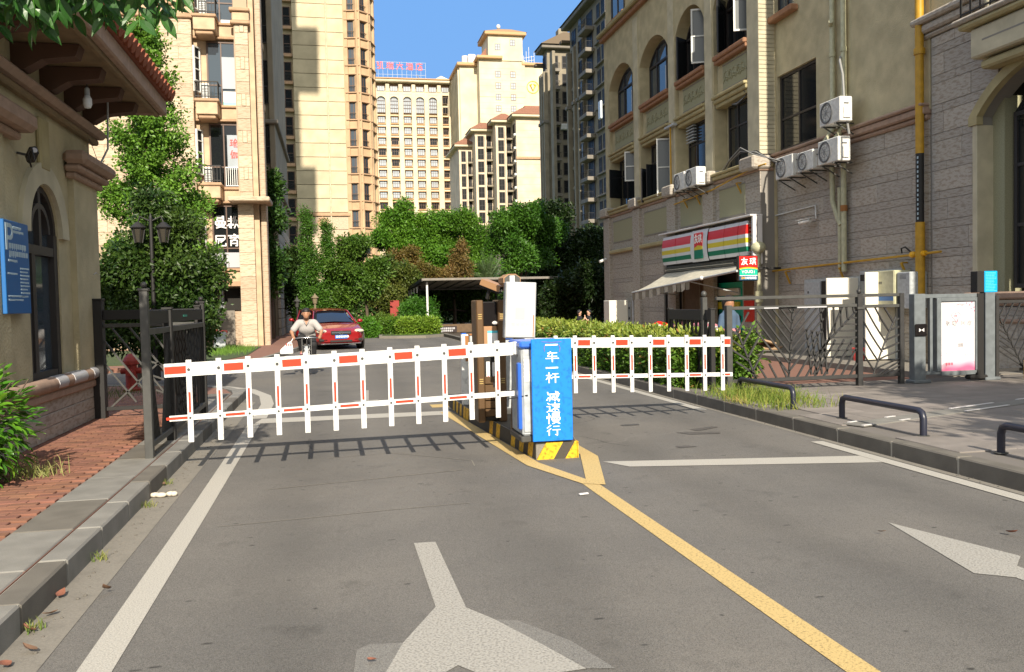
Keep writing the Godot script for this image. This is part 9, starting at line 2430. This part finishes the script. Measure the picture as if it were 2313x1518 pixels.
func cyclist() -> void:
	# the bicycle first: front hub at z = 0, riding towards +Z
	var at := v3(-0.60, 0.0, -19.75)
	var b := thing("bicycle", "dark bicycle ridden towards the gate with white bag at its bars", "bicycle", at)
	for z in [0.0, -1.05]:
		var X := Transform3D(Basis(Vector3.BACK, PI / 2), v3(0, 0.33, z))
		var pr := []
		for i in 9: pr.append(Vector2(0.315 + 0.018 * cos(TAU * i / 8.0), 0.018 * sin(TAU * i / 8.0)))
		pr.reverse()
		var w := obj("wheel", Sh.new().lathe(pr, 28, X), M.rubber, b)
		var sp := Sh.new()
		for i in 18: sp.bar(v3(0.015 * (1 if i % 2 else -1), 0.33, z), v3(0, 0.33 + sin(TAU * i / 18) * 0.3, z + cos(TAU * i / 18) * 0.3), 0.004, 0.004)
		obj("spokes", sp, M.chrome, w)
		obj("hub", Sh.new().tube([v3(-0.05, 0.33, z), v3(0.05, 0.33, z)], 0.022, 8), M.chrome, w)
		var md := Sh.new()
		for i in 9:
			var a := 0.3 + i * 0.28
			var a2 := a + 0.28
			md.quad(v3(-0.03, 0.33 + sin(a) * 0.36, z + cos(a) * 0.36), v3(0.03, 0.33 + sin(a) * 0.36, z + cos(a) * 0.36), v3(0.03, 0.33 + sin(a2) * 0.36, z + cos(a2) * 0.36), v3(-0.03, 0.33 + sin(a2) * 0.36, z + cos(a2) * 0.36))
		obj("mudguard", md, M.grey_metal, w)
	var fr := Sh.new()
	for e in [[v3(0, 0.36, -0.55), v3(0, 0.78, -0.66)], [v3(0, 0.36, -0.55), v3(0, 0.66, -0.17)], [v3(0, 0.74, -0.65), v3(0, 0.74, -0.20)], [v3(0, 0.82, -0.22), v3(0, 0.62, -0.14)], [v3(0, 0.36, -0.55), v3(0.05, 0.33, -1.05)], [v3(0, 0.36, -0.55), v3(-0.05, 0.33, -1.05)], [v3(0, 0.72, -0.64), v3(0.05, 0.33, -1.05)], [v3(0, 0.72, -0.64), v3(-0.05, 0.33, -1.05)]]:
		fr.tube([e[0], e[1]], 0.017, 8)
	obj("frame", fr, M.iron_black, b)
	var fk := Sh.new()
	for s in [-1, 1]: fk.tube([v3(0.055 * s, 0.68, -0.15), v3(0.055 * s, 0.33, 0.0)], 0.013, 7)
	obj("fork", fk, M.chrome, b)
	obj("handlebar", Sh.new().tube([v3(-0.30, 0.84, -0.30), v3(-0.24, 0.86, -0.20), v3(-0.1, 0.87, -0.16), v3(0.1, 0.87, -0.16), v3(0.24, 0.86, -0.20), v3(0.30, 0.84, -0.30)], 0.014, 8), M.chrome, b)
	for s in [-1, 1]: obj("grip", Sh.new().tube([v3(0.31 * s, 0.838, -0.32), v3(0.255 * s, 0.857, -0.22)], 0.02, 8), M.rubber, b)
	obj("saddle", Sh.new().ball(v3(0, 0.82, -0.70), v3(0.1, 0.04, 0.14), 12, 7), M.rubber, b)
	obj("headlamp", Sh.new().ball(v3(0, 0.60, -0.02), v3(0.05, 0.05, 0.05), 10, 7), M.panel_white, b)
	obj("basket_rack", Sh.new().bar(v3(-0.1, 0.70, -0.08), v3(0.1, 0.70, -0.08), 0.02, 0.02).bar(v3(-0.1, 0.60, -0.08), v3(0.1, 0.60, -0.08), 0.02, 0.02).bar(v3(-0.1, 0.5, -0.06), v3(-0.1, 0.85, -0.1), 0.015, 0.015).bar(v3(0.1, 0.5, -0.06), v3(0.1, 0.85, -0.1), 0.015, 0.015), M.iron_grey, b)
	for s in [-1, 1]:
		obj("crank", Sh.new().bar(v3(0.07 * s, 0.36, -0.55), v3(0.075 * s, 0.36 - 0.12 * s, -0.45), 0.02, 0.02), M.chrome, b)
		obj("pedal", cbx(0.075 * s - 0.0, 0.35 - 0.12 * s, -0.50, 0.075 * s + 0.09 * s, 0.37 - 0.12 * s, -0.41, 0.005), M.rubber, b)
	# the rider: right foot up (x < 0), left foot down
	var p := thing("person", "man in pale checked shirt and dark trousers riding the bicycle", "person", at)
	var hip := v3(0, 0.88, -0.70)
	var sk := [
		[hip + v3(-0.07, 0.02, 0), hip + v3(0.07, 0.02, 0), 0.115, 0.115], [hip + v3(0, 0.03, 0.02), v3(0, 1.1, -0.52), 0.125, 0.14], [v3(-0.05, 1.1, -0.52), v3(0.05, 1.1, -0.52), 0.125, 0.125],
		[v3(-0.145, 1.19, -0.45), v3(0.145, 1.19, -0.45), 0.075, 0.075], [v3(0, 1.22, -0.45), v3(0, 1.31, -0.38), 0.062, 0.056],
		[v3(0, 1.42, -0.35), v3(0, 1.405, -0.335), 0.088, 0.084], [v3(0, 1.345, -0.285), v3(0, 1.36, -0.30), 0.055, 0.06], [v3(0, 1.395, -0.25), v3(0, 1.375, -0.243), 0.014, 0.017], [v3(-0.082, 1.39, -0.35), v3(-0.09, 1.40, -0.355), 0.018, 0.02], [v3(0.082, 1.39, -0.35), v3(0.09, 1.40, -0.355), 0.018, 0.02]]
	for s in [-1, 1]:
		var sh := v3(0.185 * s, 1.19, -0.45); var el := v3(0.33 * s, 1.0, -0.36); var wr := v3(0.29 * s, 0.875, -0.27)
		sk.append([sh, el, 0.056, 0.042]); sk.append([el, wr, 0.04, 0.029]); sk.append([wr, v3(0.285 * s, 0.865, -0.235), 0.032, 0.036])
		for k in 4: sk.append([v3((0.265 + k * 0.014) * s, 0.868 - k * 0.002, -0.215 - k * 0.012), v3((0.268 + k * 0.014) * s, 0.835, -0.222 - k * 0.012), 0.0105, 0.009])
		sk.append([v3(0.262 * s, 0.87, -0.25), v3(0.245 * s, 0.85, -0.235), 0.012, 0.010])
		var kn := v3(0.14 * s, 0.77 - 0.07 * s, -0.33 - 0.02 * s); var an := v3(0.12 * s, 0.44 - 0.13 * s, -0.48)
		sk.append([hip + v3(0.08 * s, 0, 0.02), kn, 0.09, 0.062]); sk.append([kn, an, 0.058, 0.036]); sk.append([an + v3(0, -0.03, 0), an + v3(0.01 * s, -0.05, 0.13), 0.037, 0.032])
	obj("body", figure(sk, 0.0135, 0.022), M.skin, p)
	var shirt := [[v3(0, 0.94, -0.66), v3(0, 1.1, -0.52), 0.145, 0.158], [v3(-0.06, 1.08, -0.53), v3(0.06, 1.08, -0.53), 0.142, 0.142], [v3(-0.145, 1.19, -0.455), v3(0.145, 1.19, -0.455), 0.088, 0.088], [v3(-0.06, 0.92, -0.66), v3(0.06, 0.92, -0.66), 0.14, 0.14]]
	for s in [-1, 1]: shirt.append([v3(0.18 * s, 1.19, -0.45), v3(0.285 * s, 1.055, -0.385), 0.075, 0.074])
	obj("shirt", figure(shirt, 0.016, 0.03), M.shirt, p)
	obj("collar", Sh.new().tube([v3(-0.075, 1.265, -0.40), v3(-0.03, 1.20, -0.345), v3(0.0, 1.14, -0.345), v3(0.03, 1.20, -0.345), v3(0.075, 1.265, -0.40)], 0.014, 6), M.shirt, p)
	obj("open_neck", Sh.new().prism(PackedVector2Array([Vector2(-0.045, 0), Vector2(0.045, 0), Vector2(0, -0.12)]), 0.012, Transform3D(Basis(Vector3.RIGHT, -0.5), v3(0, 1.25, -0.365))), M.skin, p)
	var tr := [[hip + v3(-0.07, -0.01, 0), hip + v3(0.07, -0.01, 0), 0.128, 0.128]]
	for s in [-1, 1]:
		var kn := v3(0.14 * s, 0.77 - 0.07 * s, -0.33 - 0.02 * s); var an := v3(0.12 * s, 0.47 - 0.13 * s, -0.47)
		tr.append([hip + v3(0.08 * s, 0, 0.02), kn, 0.105, 0.08]); tr.append([kn, an, 0.078, 0.066])
		obj("shoe", Sh.new().ball(v3(0.125 * s, 0.375 - 0.13 * s, -0.42), v3(0.048, 0.04, 0.125), 10, 7), M.pink if s < 0 else M.rubber, p)
	obj("trousers", figure(tr, 0.016, 0.025), M.trousers, p)
	obj("hair", figure([[v3(0, 1.452, -0.38), v3(0, 1.455, -0.34), 0.092, 0.08], [v3(0, 1.40, -0.40), v3(0, 1.44, -0.40), 0.085, 0.09]], 0.0135, 0.02), M.hair, p)
	for s in [-1, 1]:
		obj("eye", Sh.new().ball(v3(0.03 * s, 1.412, -0.262), v3(0.013, 0.008, 0.008), 8, 5), M.hair, p)
		obj("eyebrow", Sh.new().tube([v3(0.014 * s, 1.43, -0.262), v3(0.048 * s, 1.433, -0.275)], 0.006, 5), M.hair, p)
	obj("mouth", Sh.new().tube([v3(-0.025, 1.347, -0.236), v3(0.025, 1.347, -0.236)], 0.006, 5), M.red_iron, p)
	# white bag with foam box hanging from the bar
	var g := thing("carrier_bag", "white foam box in a red printed bag hanging from the cyclist's right hand", "bag", at + v3(-0.42, 0.52, -0.18))
	obj("foam_box", cbx(-0.16, 0, -0.1, 0.12, 0.10, 0.1, 0.015), M.foam, g)
	obj("bag_side", Sh.new().prism(PackedVector2Array([Vector2(-0.15, 0.10), Vector2(0.12, 0.10), Vector2(0.10, 0.24), Vector2(0.04, 0.27), Vector2(-0.02, 0.22)]), 0.08, T(0, 0, -0.04)), M.foam, g)
	for i in 3: obj("red_print", cbx(-0.03 + i * 0.045, 0.17, 0.04, 0.0 + i * 0.045, 0.23, 0.043, 0.001), M.sign_red, g)
	obj("handle", Sh.new().tube([v3(0.06, 0.25, 0), v3(0.1, 0.30, 0), v3(0.12, 0.335, -0.02)], 0.01, 6), M.foam, g)

func litter() -> void:
	var lm := leaf_mesh("dry", 0.085, 0.045, -0.4)
	var where := [[-1.5, -5.0, "curled red brown leaf against the left kerb, farthest of the gutter leaves"], [-1.43, -4.78, "rusty leaf in the left gutter just before the curled one"], [-1.45, -4.5, "cluster leaf lying beside the weed in the left gutter"], [-1.36, -4.23, "dry red leaf lying flat in the left gutter near the picture corner"], [-1.43, -4.12, "brown leaf at the lower left picture corner"], [-1.25, -5.07, "small orange leaf at the edge between gutter and asphalt"], [4.17, -4.72, "red pointed leaf lying on the right lane beyond the arrow"], [3.41, -4.95, "dark thin leaf before the arrow tip on the right lane"], [0.1, -3.75, "tiny orange leaf by the left barb of the near arrow"], [-1.5, -8.0, "yellow leaf by the kerb under the near barrier arm"]]
	for i in where.size():
		var o := obj("fallen_leaf", lm, M.leaf_dry if i % 2 == 0 else M.leaf_dry_b)
		var s := 1.0 if i < 7 else 0.6
		o.transform = Transform3D(Basis.from_euler(v3(rr(-0.3, 0.3), rr(0, TAU), rr(-0.4, 0.4))).scaled_local(v3(s, s, s)), v3(where[i][0], 0.025, where[i][1]))
		tag(o, where[i][2], "leaf", "fallen leaves on the road")
	var ti := Sh.new()
	for q in [[-0.05, 0.0, 0.045], [0.0, 0.02, 0.05], [0.07, -0.01, 0.04], [0.1, 0.0, 0.03]]:
		ti.ball(v3(q[0], 0.02, q[1]), v3(q[2], 0.022, 0.028), 7, 5)
	var t := obj("tissue", ti, M.tissue)
	t.position = v3(-1.44, 0.004, -7.56)
	tag(t, "crumpled pale tissue lying in the left gutter", "tissue")
	var w := obj("paper_scrap", cbx(-0.04, 0, -0.012, 0.04, 0.012, 0.012, 0.003), M.panel_white)
	w.position = v3(1.92, 0.006, -6.6); w.rotation.y = 0.2
	tag(w, "tiny white scrap beside the yellow line", "scrap")
	var pb := Sh.new()
	for i in 260:
		var s := rr(0.004, 0.012)
		var x := rr(-1.48, -1.36) if i % 2 else rr(5.12, 5.26)
		pb.ball(v3(x, s * 0.5, rr(-12, -3.6)), v3(s, s * 0.7, s), 5, 4)
	var g := obj("gravel", pb, M.granite_dark)
	tag(g, "loose grit along both gutters", "gravel", "", "stuff")

func _ready() -> void:
	rng.seed = 20240611
	sky_light()
	materials()
	ground()
	building_one()
	tower()
	hotel()
	mid_apartments()
	right_towers()
	right_building()
	gatehouse()
	shed()
	shop()
	right_fittings()
	left_fence()
	right_fence()
	barriers()
	vegetation()
	cars()
	people()
	litter()
